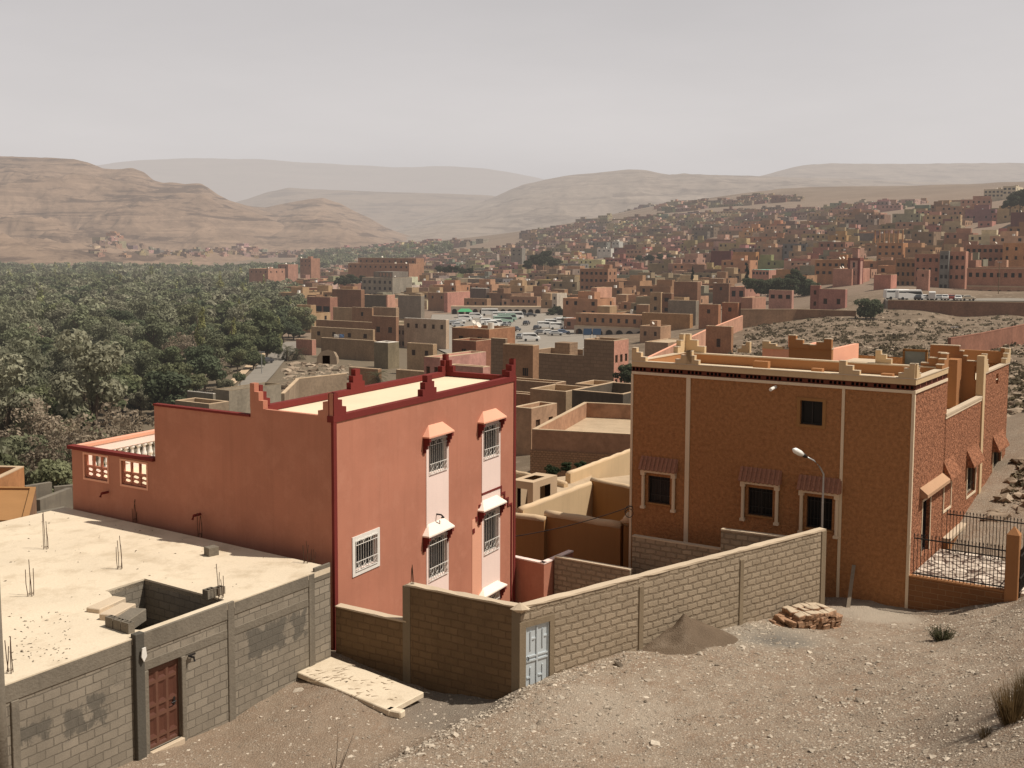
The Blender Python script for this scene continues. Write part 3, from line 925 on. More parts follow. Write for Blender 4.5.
mb.hexa(tp + PM * .09 + PU * .03, PU * (LT + .12), -PM * .30, UP * (zTop - zT))
mb.build('coping', M_RED, ph)
mb = MB(); mb.hexa(Vector((wl0.x, wl0.y, zT)) + PU * .08 + PV * .22, -PU * .29, PV * (TD - .22), UP * (zTop - zT) * .9); mb.build('coping', M_PINKSHADE, ph)
# balusters
def balustrade(O, d, x0, x1, z0, z1, mat, n, r=.075, pre=None):
    mb = MB(); H = z1 - z0
    if pre: mb.hexa(O + d * x0 + UP * z0 - pre * .05, d * (x1 - x0), pre * .1, UP * .05); mb.hexa(O + d * x0 + UP * (z1 - .05) - pre * .05, d * (x1 - x0), pre * .1, UP * .05)
    for k in range(n):
        c = O + d * (x0 + (x1 - x0) * (k + .5) / n)
        zs = [0, .1, .14, .35, .55, .75, .86, .9, 1]; rr = [1, 1, .6, 1.05, .7, .5, .6, 1, 1]
        mb.tube([c + UP * (z0 + .03 + (H - .06) * s) for s in zs], [r * q for q in rr], 8)
    return mb.build('balustrade', mat, ph, smooth=False)


balustrade(wl0 - PU * .09, PV, *wlb, M_WHITE, 13, .10, PU)
M_LATT = stucco('balcony_lattice', (.50, .20, .13), var=.1, bump=.1)
for b in (b1, b2):
    x0, x1, z0, z1 = b; x0, x1 = min(x0, x1), max(x0, x1)
    mb = MB(); o = T0 - PM * .06; W, H = x1 - x0, z1 - z0
    hh = H * .46
    for k in range(4):                                    # posts and a lower panel of pierced blocks
        xx = x0 + W * k / 3
        mb.hexa(o + PU * (xx - .035) + UP * z0, PU * .07, PM * -.07, UP * (H if k in (0, 3) else H))
    mb.hexa(o + PU * x0 + UP * (z0 + hh), PU * W, PM * -.08, UP * .06)
    mb.hexa(o + PU * x0 + UP * (z0), PU * W, PM * -.08, UP * .06)
    for k in range(3):
        for j in range(2):
            cx = x0 + W * (k + .5) / 3; cz = z0 + .06 + (hh - .06) * (j + .5) / 2
            w2, h2 = W / 6 - .04, (hh - .06) / 4
            for a in (0, 90, 180, 270):
                pass
            mb.tube([o - PM * .035 + PU * (cx + w2 * math.cos(t)) + UP * (cz + h2 * math.sin(t)) for t in np.linspace(0, 2 * math.pi, 9)], .03, 4)
    mb.build('balcony_screen', M_LATT, ph)
    f = MB(); of = T0 + PM * .02
    for (xa, xb, za, zb2) in ((x0 - .07, x1 + .07, z1, z1 + .07), (x0 - .07, x1 + .07, z0 - .07, z0), (x0 - .07, x0, z0, z1), (x1, x1 + .07, z0, z1)):
        f.hexa(of + PU * xa + UP * za, PU * (xb - xa), PM * -.05, UP * (zb2 - za))
    f.build('window_frame', M_PINKSHADE, ph)
# stepped merlons
mh = (z_at(A.x, A.y, 393.5) - zt)


def merlon(p, dirs, w=.52, h=mh, t=.2, mat=M_RED, inset=None):
    mb = MB()
    for d, nn in dirs:
        pts = merlon_pts(p, d, w, h)
        mb.prism([q + nn * .012 for q in pts], -nn * t)
    return mb.build('merlon', mat, ph)


At = Vector((A.x, A.y, zt)); Bq = Vector((B0.x, B0.y, zt)); Cq = Vector((C0.x, C0.y, zt)); Dq = Vector((E0.x, E0.y, zt - .02))
mbm = MB(); mbm.prism([q + PM * .012 for q in merlon_pts(At - UP * .14, PU, .58, mh + .14)], -PM * .2); mbm.build('merlon', M_PINK, ph)
mbm = MB(); mbm.prism([q + PN * .03 for q in merlon_pts(At, PV, .62, mh)], -PN * .2); mbm.build('merlon', M_RED, ph)
mbm = MB(); mbm.prism([q + PM * .012 for q in merlon_pts(Dq, -PU, .55, mh + .1)], -PM * .2); mbm.build('merlon', M_PINK, ph)
mbm = MB(); mbm.prism([q for q in merlon_pts(Dq + UP * .02 - PM * .2, PV, .5, mh)], -PU * .2); mbm.build('merlon', M_RED, ph)
merlon(Bq, [(-PV, PN), (PU, PV)])
merlon(Cq, [(-PV, PN * -1), (-PU, PV)])
am = pa(429, zt)
mbm = MB(); mbm.prism([q + PN * .03 for q in merlon_pts(At + PV * am, PV, .45, mh, 3, True)], -PN * .2); mbm.build('merlon', M_RED, ph)
ad_ = t_at(353.5, (Dt.x, Dt.y, zt), PV)
mbm = MB(); mbm.prism([q for q in merlon_pts(Vector((E0.x, E0.y, zt)) + PV * ad_, PV, .42, mh, 3, True)], -PU * .2); mbm.build('merlon', M_RED, ph)
# red strips down the corners
mb = MB(); mb.hexa(AO + PN * .03 - PV * .03, PV * .16, -PN * .05, UP * (zc - zb)); mb.hexa(AO + PM * .03 - PU * .0, PU * .06, PM * -.04, UP * (zc - zb)); mb.build('corner_strip', M_RED, ph)
mb = MB(); mb.hexa(B0 + PN * .03 - PV * .15, PV * .17, -PN * .05, UP * (zc - zb)); mb.build('corner_strip', M_RED, ph)
# pale vertical stripes with the window openings left free
for (xa, xb, ytop, hs_) in ((426.0, 448.2, 438, [O_ul, O_ll]), (481.6, 500.0, 424, [O_ur, O_lr, O_br])):
    a0, a1 = pa(xa, Z0 - 8), pa(xb, Z0 - 8)
    top = pz(a0, ytop) - zb
    mb = MB(); o = AO + PN * .02 + PV * a0
    hl = [(h[0] - a0, h[1] - a0, h[2], h[3]) for h in hs_]
    mb.sheet(o, PV, a1 - a0, top, hl, -PN, .03, 0, 0)
    mb.face([o, o - PN * .02, o - PN * .02 + UP * top, o + UP * top]); mb.face([o + PV * (a1 - a0), o + PV * (a1 - a0) - PN * .02, o + PV * (a1 - a0) - PN * .02 + UP * top, o + PV * (a1 - a0) + UP * top])
    mb.build('painted_stripe', M_PINKPALE, ph)
a0, a1 = pa(472, Z0 - 10), pa(481.4, Z0 - 10)
mb = MB(); mb.hexa(AO + PV * a0 + PN * .012, PV * (a1 - a0), -PN * .02, UP * (pz(a0, 520) - zb)); mb.build('painted_stripe', M_PINKSHADE, ph)
# stepped red relief around the right-hand stripe
mb = MB(); zr = pz(pa(481, Z0 - 8), 493.5)
seq = [(500.0, 0.0), (503.5, -.28), (507.0, -.56), (510.6, -.84)]
bw_ = .075
aL = pa(481.5, zr)
aprev = aL; zprev = zr
mb.hexa(Vector((A.x, A.y, zr - bw_)) + PV * aL + PN * .04, PV * (pa(500.5, zr) - aL), -PN * .05, UP * bw_)
for k in range(4):
    a = pa(seq[k][0], zr + seq[k][1]); nz = zr + (seq[k + 1][1] if k < 3 else 0)
    if k < 3:
        mb.hexa(Vector((A.x, A.y, nz - bw_)) + PV * a + PN * .04, PV * bw_ * 1.2, -PN * .05, UP * (zr + seq[k][1] - nz + bw_))
        a2 = pa(seq[k + 1][0], nz)
        mb.hexa(Vector((A.x, A.y, nz - bw_)) + PV * (a + bw_ * 1.2) + PN * .04, PV * (a2 - a - bw_ * 1.2), -PN * .05, UP * bw_)
    else:
        mb.hexa(Vector((A.x, A.y, zb)) + PV * a + PN * .04, PV * bw_, -PN * .05, UP * (zr + seq[k][1] - zb))
mb.build('relief_line', M_RED, ph)
for k, (px_, dz) in enumerate(((478.5, -.36), (475.2, -.76), (472.2, -1.16))):
    a = pa(px_, zr + dz)
    mb = MB(); mb.hexa(Vector((A.x, A.y, zr + dz - .2)) + PV * a + PN * .04, PV * .14, -PN * .05, UP * .17); mb.build('relief_block', M_RED, ph)


def awning(x0, x1, yfront, ytop, mat, a_ref):
    """Hipped hood over a window on stepped corbels; x0..x1 and yfront along its front edge."""
    out = .27
    o = Vector((A.x, A.y, 0)) + PN * out
    f0 = t_at(x0, (o.x, o.y, Z0 - 7), PV); q = o + PV * f0; zf = z_at(q.x, q.y, yfront)
    f0 = t_at(x0, (o.x, o.y, zf), PV); f1 = t_at(x1, (o.x, o.y, zf), PV)
    pt = lambda a, n, z: Vector((A.x, A.y, z)) + PV * a + PN * n
    zw = z_at(*(pt((f0 + f1) / 2 + .1, 0, 0)).xy, ytop)
    mb = MB(); i = (f1 - f0) * .22; e = .05
    fr = [pt(f0, out, zf + e), pt(f1, out, zf + e), pt(f1 - i, 0.0, zw), pt(f0 + i, 0.0, zw)]
    bk = [pt(f0, 0, zf + e), pt(f1, 0, zf + e)]
    mb.face(fr); mb.face([pt(f0, 0, zf + e), fr[0], fr[3]]); mb.face([fr[1], pt(f1, 0, zf + e), fr[2]])
    mb.face([pt(f0, out, zf), pt(f1, out, zf), fr[1], fr[0]]); mb.face([pt(f0, 0, zf), pt(f0, out, zf), fr[0], bk[0]]); mb.face([pt(f1, out, zf), pt(f1, 0, zf), bk[1], fr[1]])
    mb.face([pt(f0, 0, zf), pt(f1, 0, zf), pt(f1, out, zf), pt(f0, out, zf)], 1)
    aw = mb.build('awning', [mat, M_RED], ph)
    for s in (f0 + .03, f1 - .15):
        mb = MB(); w_ = out - .02
        prof = []
        n = 4
        for k in range(n):
            prof += [pt(s, w_ * (n - k) / n, zf - .003 - .13 * k), pt(s, w_ * (n - k) / n, zf - .13 * (k + 1))]
        prof += [pt(s, 0, zf - .13 * n), pt(s, 0, zf - .003)]
        out_ = []
        for p_ in prof:
            if not out_ or (out_[-1] - p_).length > 1e-6: out_.append(p_)
        mb.prism(out_, PV * .12); mb.build('corbel', M_RED, aw)


awning(429.5, 454.6, 439.0, 423.0, M_PINKSHADE, 0)
awning(484.0, 507.0, 424.2, 409.5, M_PINKSHADE, 0)
awning(429.3, 454.9, 538.2, 519.5, M_HOODWHITE, 0)
awning(484.0, 507.0, 512.6, 496.5, M_HOODWHITE, 0)
awning(484.5, 507.4, 599.0, 583.0, M_HOODWHITE, 0)
for h in (O_ul, O_ur, O_ll, O_lr, O_br):
    win(ph, AO, PV, -PN, *h, depth=.16, frame=M_WHITE, fw=.03, bars=(0, 0), grille=(M_WHITE, .06, True))
win(ph, AO, PV, -PN, *O_small, depth=.16, frame=M_WHITE, fw=.03, bars=(0, 0), grille=(M_WHITE, .05, True), label='square window with white scroll grille and wide white surround')
x0, x1, z0, z1 = O_small
mb = MB(); s = .15
for (xa, xb, za, zb2) in ((x0 - s, x1 + s, z1, z1 + s), (x0 - s, x1 + s, z0 - s, z0), (x0 - s, x0, z0, z1), (x1, x1 + s, z0, z1)):
    mb.hexa(AO + PN * .03 + PV * xa + UP * za, PV * (xb - xa), -PN * .05, UP * (zb2 - za))
mb.build('window_surround', M_WHITE, ph)
# small pipe stubs
for px_, py_ in ((108, 492), (200, 514)):
    t = t_at(px_, (A.x, A.y, Z0 - 8), PU); q = A + PU * t; q.z = z_at(q.x, q.y, py_)
    mb = MB(); mb.tube([q - PM * .1, q + PM * .28, q + PM * .34 - UP * .12], .045, 6); mb.build('spout', M_RED, ph)
q = A + PV * pa(436, Z0 - 9); q.z = pz(pa(436, Z0 - 9), 514)
mb = MB(); mb.tube([q, q + PN * .2, q + PN * .24 - UP * .12 + PV * .12, q + PN * .1 - UP * .16 + PV * .2], .03, 5); mb.build('spout', M_IRON, ph)

# ================================================================== grey block house
G1 = P(330, 566.5, 31.9)
GV = Vector((.524, .852, 0)).normalized()                 # along the front, away from us
GU = Vector((-.825, .565, 0)).normalized()
GN = Vector((GV.y, -GV.x, 0))
zr_ = G1.z
gzb = Z0 - 13.2
LG = -t_at(-60, (G1.x, G1.y, zr_), GV)
WG = 12.8
gh = thing('block_house', 'low unfinished grey concrete block house with wide dusty flat roof and brown door', 'house', (G1.x, G1.y, gzb), GV)
GO = Vector((G1.x, G1.y, gzb)); H = zr_ - gzb
gt = lambda px, z: t_at(px, (G1.x, G1.y, z), GV)
# door opening
d0, d1 = gt(148.2, Z0 - 11), gt(181.0, Z0 - 11)
pd = GO + GV * d1
dz1 = z_at(*(GO + GV * d0).xy, 670) - gzb; dz0 = z_at(*(GO + GV * d0).xy, 752) - gzb
# roof opening over the stairs, in (along front, back) coordinates
def ab(x, y):
    d = PZ(x, y, zr_) - G1
    det = GV.x * GU.y - GV.y * GU.x
    return (d.x * GU.y - d.y * GU.x) / det, (GV.x * d.y - GV.y * d.x) / det


R_ = lambda a, b, z=0.0: GO + GV * a + GU * b + UP * (H + z)
hb0 = .30
hA, hBk = ab(222, 600)[0], ab(146, 578)[1]               # right side, back side
hBl = ab(146, 578)[0]
hL1 = ab(109, 592); hL2 = ab(137, 629)
hA = (hA + hBl + 0) / 2 if abs(hA - hBl) < .6 else hA
mb = MB()
start = GO - GV * LG
hole = (d0 + LG, d1 + LG, dz0, dz1)
mb.sheet(start, GV, LG, H - .02, [hole], -GN, .2, 0, 1)
back = GU * WG
mb.face([GO, GO + back, GO + back + UP * (H - .02), GO + UP * (H - .02)]); mb.face([start, start + back, start + back + UP * (H - .02), start + UP * (H - .02)])
mb.face([start + back, GO + back, GO + back + UP * (H - .02), start + back + UP * (H - .02)])
# walls of the stair well under the roof opening
dp = -2.9
q = [R_(hL1[0] - .6, hb0, dp), R_(hA, hb0, dp), R_(hA, hBk, dp), R_(hL1[0] - .6, hBk, dp)]
for a, b in ((q[1], q[2]), (q[2], q[3]), (q[3], q[0])):
    mb.face([a, b, b + UP * (-dp - .05), a + UP * (-dp - .05)], 0)
mb.face([q[0], q[1], q[1] + UP * (-dp - .05), q[0] + UP * (-dp - .05)], 1)
mb.face(q, 1)
mb.build('wall', [M_BLOCKGREY, M_CEM], gh)
mb = MB(); th = .16


def slabq(pts):
    mb.prism([R_(a, b, -th) for a, b in pts], UP * th)


slabq([(-LG, -.02), (-.02, -.02), (-.02, hb0), (-LG, hb0)])
slabq([(hA, hb0), (-.02, hb0), (-.02, hBk), (hA, hBk)])
slabq([(-LG, hBk), (-.02, hBk), (-.02, WG), (-LG, WG)])
slabq([(-LG, hb0), (hL2[0], hb0), (hL2[0] - .25, hL2[1] + .45), (hL1[0] - .25, hL1[1] - .55), (hL1[0], hL1[1]), (hL1[0], hBk), (-LG, hBk)])
mb.build('roof', M_ROOFDUST, gh)
# beams, columns and patches of render on the front
def strip(a0, a1, z0, z1, t, mat, name):
    m_ = MB(); m_.hexa(GO + GV * a0 + GN * t + UP * z0, GV * (a1 - a0), -GN * (t + .05), UP * (z1 - z0)); return m_.build(name, mat, gh, bevel=.012)


ac = [gt(x, Z0 - 10.5) for x in (137.5, 231, 311.5)]
strip(-LG, ac[0] - .13, H - .42, H - .02, .022, M_CEM, 'ring_beam')
strip(ac[0] + .13, ac[1] - .12, H - .42, H + .03, .022, M_CEM, 'ring_beam')
strip(ac[1] + .12, ac[2] - .12, H - .36, H - .02, .022, M_CEM, 'ring_beam')
strip(ac[2] + .12, 0, H - .30, H + .12, .018, M_CEM, 'ring_beam')
zl = dz1
strip(d0 - .28, ac[1] - .12, zl, zl + .24, .012, M_CEM, 'lintel')
strip(ac[1] + .12, ac[2] - .12, zl, zl + .22, .010, M_CEM, 'lintel')
strip(ac[0] - .13, ac[0] + .13, 0, H + .10, .13, M_CEMDARK, 'column')
strip(ac[1] - .12, ac[1] + .12, 0, H + .02, .035, M_CEM, 'column')
strip(ac[2] - .12, ac[2] + .12, 0, H - .02, .03, M_CEM, 'column')
strip(gt(12, Z0 - 11), gt(20, Z0 - 11), 0, H - .42, .05, M_CEM, 'column')
strip(d0 - .16, d0, 0, zl, .05, M_CEM, 'door_jamb'); strip(d1, d1 + .14, 0, zl, .05, M_CEM, 'door_jamb')
strip(d0, d1, dz0 - .3, dz0, .12, M_CAP, 'doorstep')


def front_xz(x, y):
    a = gt(x, Z0 - 10.5)
    for _ in range(3):
        q = GO + GV * a; z = z_at(q.x, q.y, y); a = gt(x, z)
    return a, z - gzb


def add_patches(m, boxes, col):
    """Ragged areas of cement smeared over the blocks."""
    nt = m.node_tree
    pb = [n for n in nt.nodes if n.type == 'BSDF_PRINCIPLED'][0]
    src = pb.inputs['Base Color'].links[0].from_socket
    co = objco(nt); s3 = N(nt, 'ShaderNodeSeparateXYZ'); L(nt, co, s3.inputs[0])
    n1 = noise(nt, co, 3.0, 5, .7); n2 = noise(nt, co, 14.0, 3, .6)
    wob = math_(nt, 'MULTIPLY', math_(nt, 'SUBTRACT', n1, .5), 1.1)
    for (x0, z0, x1, z1) in boxes:
        dx = math_(nt, 'SUBTRACT', math_(nt, 'ABSOLUTE', math_(nt, 'SUBTRACT', s3.outputs[0], (x0 + x1) / 2)), abs(x1 - x0) / 2)
        dz = math_(nt, 'SUBTRACT', math_(nt, 'ABSOLUTE', math_(nt, 'SUBTRACT', s3.outputs[2], (z0 + z1) / 2)), abs(z1 - z0) / 2)
        d = math_(nt, 'ADD', math_(nt, 'MAXIMUM', dx, dz), wob)
        f = N(nt, 'ShaderNodeMapRange'); f.interpolation_type = 'SMOOTHSTEP'
        L(nt, d, f.inputs[0]); f.inputs[1].default_value = .05; f.inputs[2].default_value = -.08
        cc = mixc(nt, n2, mul3(col, .65), mul3(col, 1.35))
        src = mixc(nt, math_(nt, 'MULTIPLY', f.outputs[0], .85), src, cc)
    L(nt, src, pb.inputs['Base Color'])


add_patches(M_BLOCKGREY, [(*front_xz(248, 660), *front_xz(285, 616)), (*front_xz(64, 738), *front_xz(84, 702)), (*front_xz(88, 730), *front_xz(104, 692)),
                          (*front_xz(16, 748), *front_xz(52, 716)), (*front_xz(292, 640), *front_xz(306, 608))], (.115, .102, .084))
add_patches(M_BLOCKGREY, [(*front_xz(190, 640), *front_xz(224, 626)), (*front_xz(108, 690), *front_xz(128, 655)), (*front_xz(236, 690), *front_xz(262, 662))], (.20, .172, .135))
# door
mb = MB(); dw, dh = d1 - d0, dz1 - dz0
do = GO + GV * d0 + UP * dz0 - GN * .13
mb.face([do, do + GV * dw, do + GV * dw + UP * dh, do + UP * dh], 0)
rows = [(.03, .10), (.13, .36), (.40, .50), (.53, .78), (.82, .92)]
for r0_, r1_ in rows:
    for k in range(3):
        x0, x1 = dw * (.07 + .31 * k), dw * (.07 + .31 * k + .24)
        z0, z1 = dh * r0_, dh * r1_
        o = do + GN * .002
        pt = lambda x, z, n: do + GV * x + UP * z + GN * n
        i = min(x1 - x0, z1 - z0) * .3
        outer = [pt(x0, z0, .035), pt(x1, z0, .035), pt(x1, z1, .035), pt(x0, z1, .035)]
        inner = [pt(x0 + i, z0 + i, .01), pt(x1 - i, z0 + i, .01), pt(x1 - i, z1 - i, .01), pt(x0 + i, z1 - i, .01)]
        for q in range(4): mb.face([outer[q], outer[(q + 1) % 4], inner[(q + 1) % 4], inner[q]], 1)
        mb.face(inner, 1)
# rails of the door around the panels
xs = [0, .07, .31, .38, .62, .69, .93, 1]
for xa, xb in ((0, .07), (.31, .38), (.62, .69), (.93, 1)):
    mb.hexa(do + GV * (dw * xa), GV * (dw * (xb - xa)), GN * .036, UP * dh, 0)
zz = [0, .03, .10, .13, .36, .40, .50, .53, .78, .82, .92, 1]
for xa, xb in ((.07, .31), (.38, .62), (.69, .93)):
    for za, zb2 in ((0, .03), (.10, .13), (.36, .40), (.50, .53), (.78, .82), (.92, 1)):
        mb.hexa(do + GV * (dw * xa) + UP * (dh * za), GV * (dw * (xb - xa)), GN * .036, UP * (dh * (zb2 - za)), 0)
door = mb.build('door', [M_DOORWOOD, M_DOORDARK], gh)
mb = MB(); q = do + GV * dw * .86 + UP * dh * .47 + GN * .03
mb.tube([q, q + GN * .07, q + GN * .07 - GV * .14], .014, 5); mb.hexa(q - GV * .03 - UP * .1, GV * .06, GN * .012, UP * .2); mb.build('handle', M_IRON, door)


def rebar(px, py, ytop, Y=None, z=None, n=4, sp=.05, parent=None):
    p = PZ(px, py, zr_ if z is None else z)
    h = z_at(p.x, p.y, ytop) - p.z
    mb = MB(); base = [p + Vector((sp * a, sp * b, -.05)) for a, b in ((-1, -1), (1, -1), (1, 1), (-1, 1))[:n]]
    for k, b in enumerate(base):
        tip = b + Vector((rng.uniform(-.05, .05), rng.uniform(-.05, .05), h * rng.uniform(.6, 1.1)))
        mid = (b + tip) / 2 + Vector((rng.uniform(-.02, .02), rng.uniform(-.02, .02), 0))
        mb.tube([b, mid, tip], .010, 4)
    mb.tube([q + UP * (.12) for q in base] + [base[0] + UP * .12], .008, 4)
    return mb.build('rebar', M_REBAR, gh if parent is None else parent)


for x, y, yt in ((46, 549, 514), (31, 596, 562), (120, 569, 536), (221, 598, 564), (10, 673, 634), (200, 536, 513), (306, 563, 536), (135, 521, 500), (312, 562, 548)):
    rebar(x, y, yt)
# blocks on the roof edge of the stair well
def block(p, d, l=.40, w=.20, h=.20, label=None, name='concrete_block', mat=M_CEM, hollow=True):
    d = Vector(d).normalized(); n = Vector((-d.y, d.x, 0))
    t = thing(name, label, 'concrete block', p, d)
    m_ = MB(); o = Vector(p) - d * l / 2 - n * w / 2
    if hollow:
        for k in range(2):
            pass
        m_.hexa(o, d * l, n * .03, UP * h); m_.hexa(o + n * (w - .03), d * l, n * .03, UP * h)
        for k in range(3):
            m_.hexa(o + d * ((l - .03) / 2 * k) + n * .03, d * .03, n * (w - .06), UP * h)
    else: m_.hexa(o, d * l, n * w, UP * h)
    m_.build('block_body', mat, t, bevel=.008)
    return t


block(PZ(211.5, 555, zr_), (.7, .7, 0), .34, .3, .26, 'lone grey block lying in the middle of the dusty flat roof', hollow=False)
pr = PZ(209.5, 597.5, zr_)
block(pr, GV, .30, .2, .24, 'grey hollow block at the roof edge beside the upright rebar')
block(pr + GV * .34, GV, .26, .2, .2, 'smaller grey block tight against the rebar over the stair well')
# broken stair blocks at the left edge of the opening
sp = [(86, 612, 113, 600, .12), (99, 620, 122, 608, .16), (113, 628, 131, 616, .22)]
for k, (xa, ya, xb, yb_, hgt) in enumerate(sp):
    p0, p1 = PZ(xa, ya, zr_), PZ(xb, yb_, zr_)
    d = (p1 - p0); ln = d.length; d.normalize(); n = Vector((d.y, -d.x, 0))
    mb = MB(); mb.hexa(p0 - UP * .1, d * ln, n * .42, UP * (.1 + hgt)); mb.build('step', M_CAP if k < 2 else M_CEM, gh, bevel=.02)
for k in range(3):
    p = PZ(112 + 8 * k, 627 + 2.6 * k, zr_)
    block(p, PZ(135, 634, zr_) - PZ(112, 627, zr_), .28, .18, .26, ['grey block at the low end of the broken stair edge', 'middle grey block of three along the broken stair edge', 'grey block beside the dark column on the stair edge'][k])
# grit, broken block and dry leaves strewn over the dusty roof
rsd = random.Random(21); mb = MB()
for k in range(200):
    b_ = rsd.uniform(.2, WG - .3); a_ = -rsd.uniform(.2, LG - 4)
    if hL1[0] - .3 < a_ < hA + .2 and b_ < hBk + .2: continue
    if k < 110: a_, b_ = ab(rsd.uniform(8, 70), rsd.uniform(612, 662))
    c = R_(a_, b_, .004); s_ = rsd.uniform(.008, .028); an = rsd.uniform(0, 3.1); e1 = Vector((math.cos(an), math.sin(an), 0)) * s_ * rsd.uniform(1, 2.5); e2 = Vector((-e1.y, e1.x, 0)).normalized() * s_ * .7
    mb.face([c - e1, c - e2, c + e1 + UP * s_ * .4, c + e2 + UP * s_ * .5]); mb.face([c - e1, c - e2 - UP * .003, c + e1, c + UP * s_ * .8])
o = mb.build('debris', plain('grey_grit', (.22, .175, .13), .95, var=.4)); o['kind'] = 'stuff'
# white rag hanging on the column top, tap and pipe stub
mb = MB(); q = GO + GV * ac[0] + GN * .18 + UP * (H - .25)
mb.prism([q, q + GV * .10, q + GV * .13 - UP * .22, q + GV * .04 - UP * .34, q - GV * .03 - UP * .2], GN * .03); o = mb.build('rag', M_WHITE); tag(o, 'small white rag hanging on the dark column beside the brown door', 'rag')
mb = MB(); q = GO + GV * (d1 + .25) + GN * .03 + UP * (dz1 - .05)
mb.tube([q, q + GN * .18, q + GN * .2 - UP * .1], .03, 5); mb.hexa(q + GN * .05 + UP * .02 - GV * .08, GV * .22, GN * .04, UP * .04); mb.build('spout', M_IRON, gh)

def rough_coping(O, d, ln, nn, w, h, mat, parent):
    """Hand-trowelled mortar cap: its top and edges waver a little."""
    k = max(3, int(ln / .35)); m_ = MB(); prev = None; rz_ = random.Random(int(ln * 100))
    for i in range(k + 1):
        p = O + d * (ln * i / k); j = lambda a: rz_.uniform(-a, a)
        ring = [p + nn * j(.012) , p - nn * (w + j(.012)), p - nn * (w + j(.012)) + UP * (h + j(.014)), p + nn * j(.012) + UP * (h + j(.014))]
        if prev:
            for q in range(4): m_.face([prev[q], prev[(q + 1) % 4], ring[(q + 1) % 4], ring[q]])
        else: m_.face(ring)
        prev = ring
    m_.face(prev); return m_.build('coping', mat, parent)


# ================================================================== block walls round the pink house
W0 = P(335.5, 605.7, 32.3)
WGc = Vector((G_CORNER.x, G_CORNER.y, G_CORNER.z))
wd = Vector((WGc.x - W0.x, WGc.y - W0.y, 0)); WL = wd.length; wd.normalize()
wn_ = Vector((wd.y, -wd.x, 0))
if wn_.y > 0: wn_ = -wn_
zlow = W0.z; zhi = WGc.z; wbz = Z0 - 13.0
ws = t_at(406.3, (W0.x, W0.y, zhi), wd)
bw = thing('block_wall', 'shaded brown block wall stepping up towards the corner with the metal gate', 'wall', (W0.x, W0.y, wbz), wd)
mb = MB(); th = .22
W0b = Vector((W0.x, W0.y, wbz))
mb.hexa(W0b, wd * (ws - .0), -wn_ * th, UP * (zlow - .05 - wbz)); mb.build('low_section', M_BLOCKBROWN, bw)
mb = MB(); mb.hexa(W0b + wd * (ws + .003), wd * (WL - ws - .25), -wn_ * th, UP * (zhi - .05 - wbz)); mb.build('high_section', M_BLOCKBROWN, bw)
rough_coping(Vector((W0.x, W0.y, zlow - .047)) + wn_ * .02, wd, ws - .003, wn_, th + .04, .05, M_CAP, bw)
rough_coping(Vector((W0.x, W0.y, zhi - .047)) + wn_ * .02 + wd * ws, wd, WL - ws - .1, wn_, th + .04, .05, M_CAP, bw)
mb = MB(); mb.hexa(W0b + wd * (ws - .12) + wn_ * .02, wd * .26, -wn_ * (th + .04), UP * (zhi - .05 - wbz) * .999); mb.build('column', M_CEMTAN, bw)
mb = MB(); mb.hexa(W0b + wd * (WL - .25) + wn_ * .015, wd * .25, -wn_ * (th + .02), UP * (zhi - .06 - wbz)); mb.build('column', M_CEMTAN, bw)
mb = MB(); q0 = WGc + Vector((0, .05, -.06))
bmx = []
for k in range(9):
    an = k * 2 * math.pi / 9; r = .17 * rng.uniform(.8, 1.3)
    bmx.append(q0 + Vector((r * math.cos(an) * 1.5, r * math.sin(an) * .7, 0)))
for k in range(9):
    mb.face([bmx[k], bmx[(k + 1) % 9], q0 + UP * .17]); mb.face([bmx[k], bmx[(k + 1) % 9], q0 - UP * .15])
mb.build('mortar_lump', M_CAP, bw)
pq = Vector((W0.x, W0.y, zhi)) + wd * (ws + .08) - wn_ * .1
mb = MB()
for k in range(3):
    b = pq + wd * (.06 * k); mb.tube([b - UP * .1, b + UP * rng.uniform(.4, .6) + wd * rng.uniform(-.08, .08)], .012, 4)
mb.tube([pq + UP * .01, pq + wd * .12 + UP * .01], .01, 4); mb.build('rebar', M_REBAR, bw)

# sunlit wall
VE = P(826, 527, 37.5)
vd = Vector((VE.x - WGc.x, VE.y - WGc.y, 0)); VL = vd.length; vd.normalize(); vn = Vector((vd.y, -vd.x, 0))
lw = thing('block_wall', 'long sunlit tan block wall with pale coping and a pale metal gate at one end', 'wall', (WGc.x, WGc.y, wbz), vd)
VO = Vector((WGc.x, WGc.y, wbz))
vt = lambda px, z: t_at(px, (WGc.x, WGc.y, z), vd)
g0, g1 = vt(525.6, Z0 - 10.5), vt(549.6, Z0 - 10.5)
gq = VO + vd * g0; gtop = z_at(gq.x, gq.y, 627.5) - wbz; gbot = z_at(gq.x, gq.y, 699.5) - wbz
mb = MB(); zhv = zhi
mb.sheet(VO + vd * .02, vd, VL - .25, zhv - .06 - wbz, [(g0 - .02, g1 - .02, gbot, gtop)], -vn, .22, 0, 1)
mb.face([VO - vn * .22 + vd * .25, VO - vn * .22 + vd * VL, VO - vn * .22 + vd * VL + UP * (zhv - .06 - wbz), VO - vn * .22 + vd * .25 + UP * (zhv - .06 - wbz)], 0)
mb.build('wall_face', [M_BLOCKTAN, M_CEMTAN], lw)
rough_coping(Vector((WGc.x, WGc.y, zhv - .057)) + vn * .02 + vd * .12, vd, VL - .12, vn, .26, .055, M_CAP, lw)
for px_, w_ in ((641, .2), (741.5, .2)):
    a = vt(px_, Z0 - 10.3); mb = MB(); mb.hexa(VO + vd * (a - w_ / 2) + vn * .03, vd * w_, -vn * .05, UP * (zhv - .3 - wbz)); mb.build('column', M_CEMTAN, lw, bevel=.015)
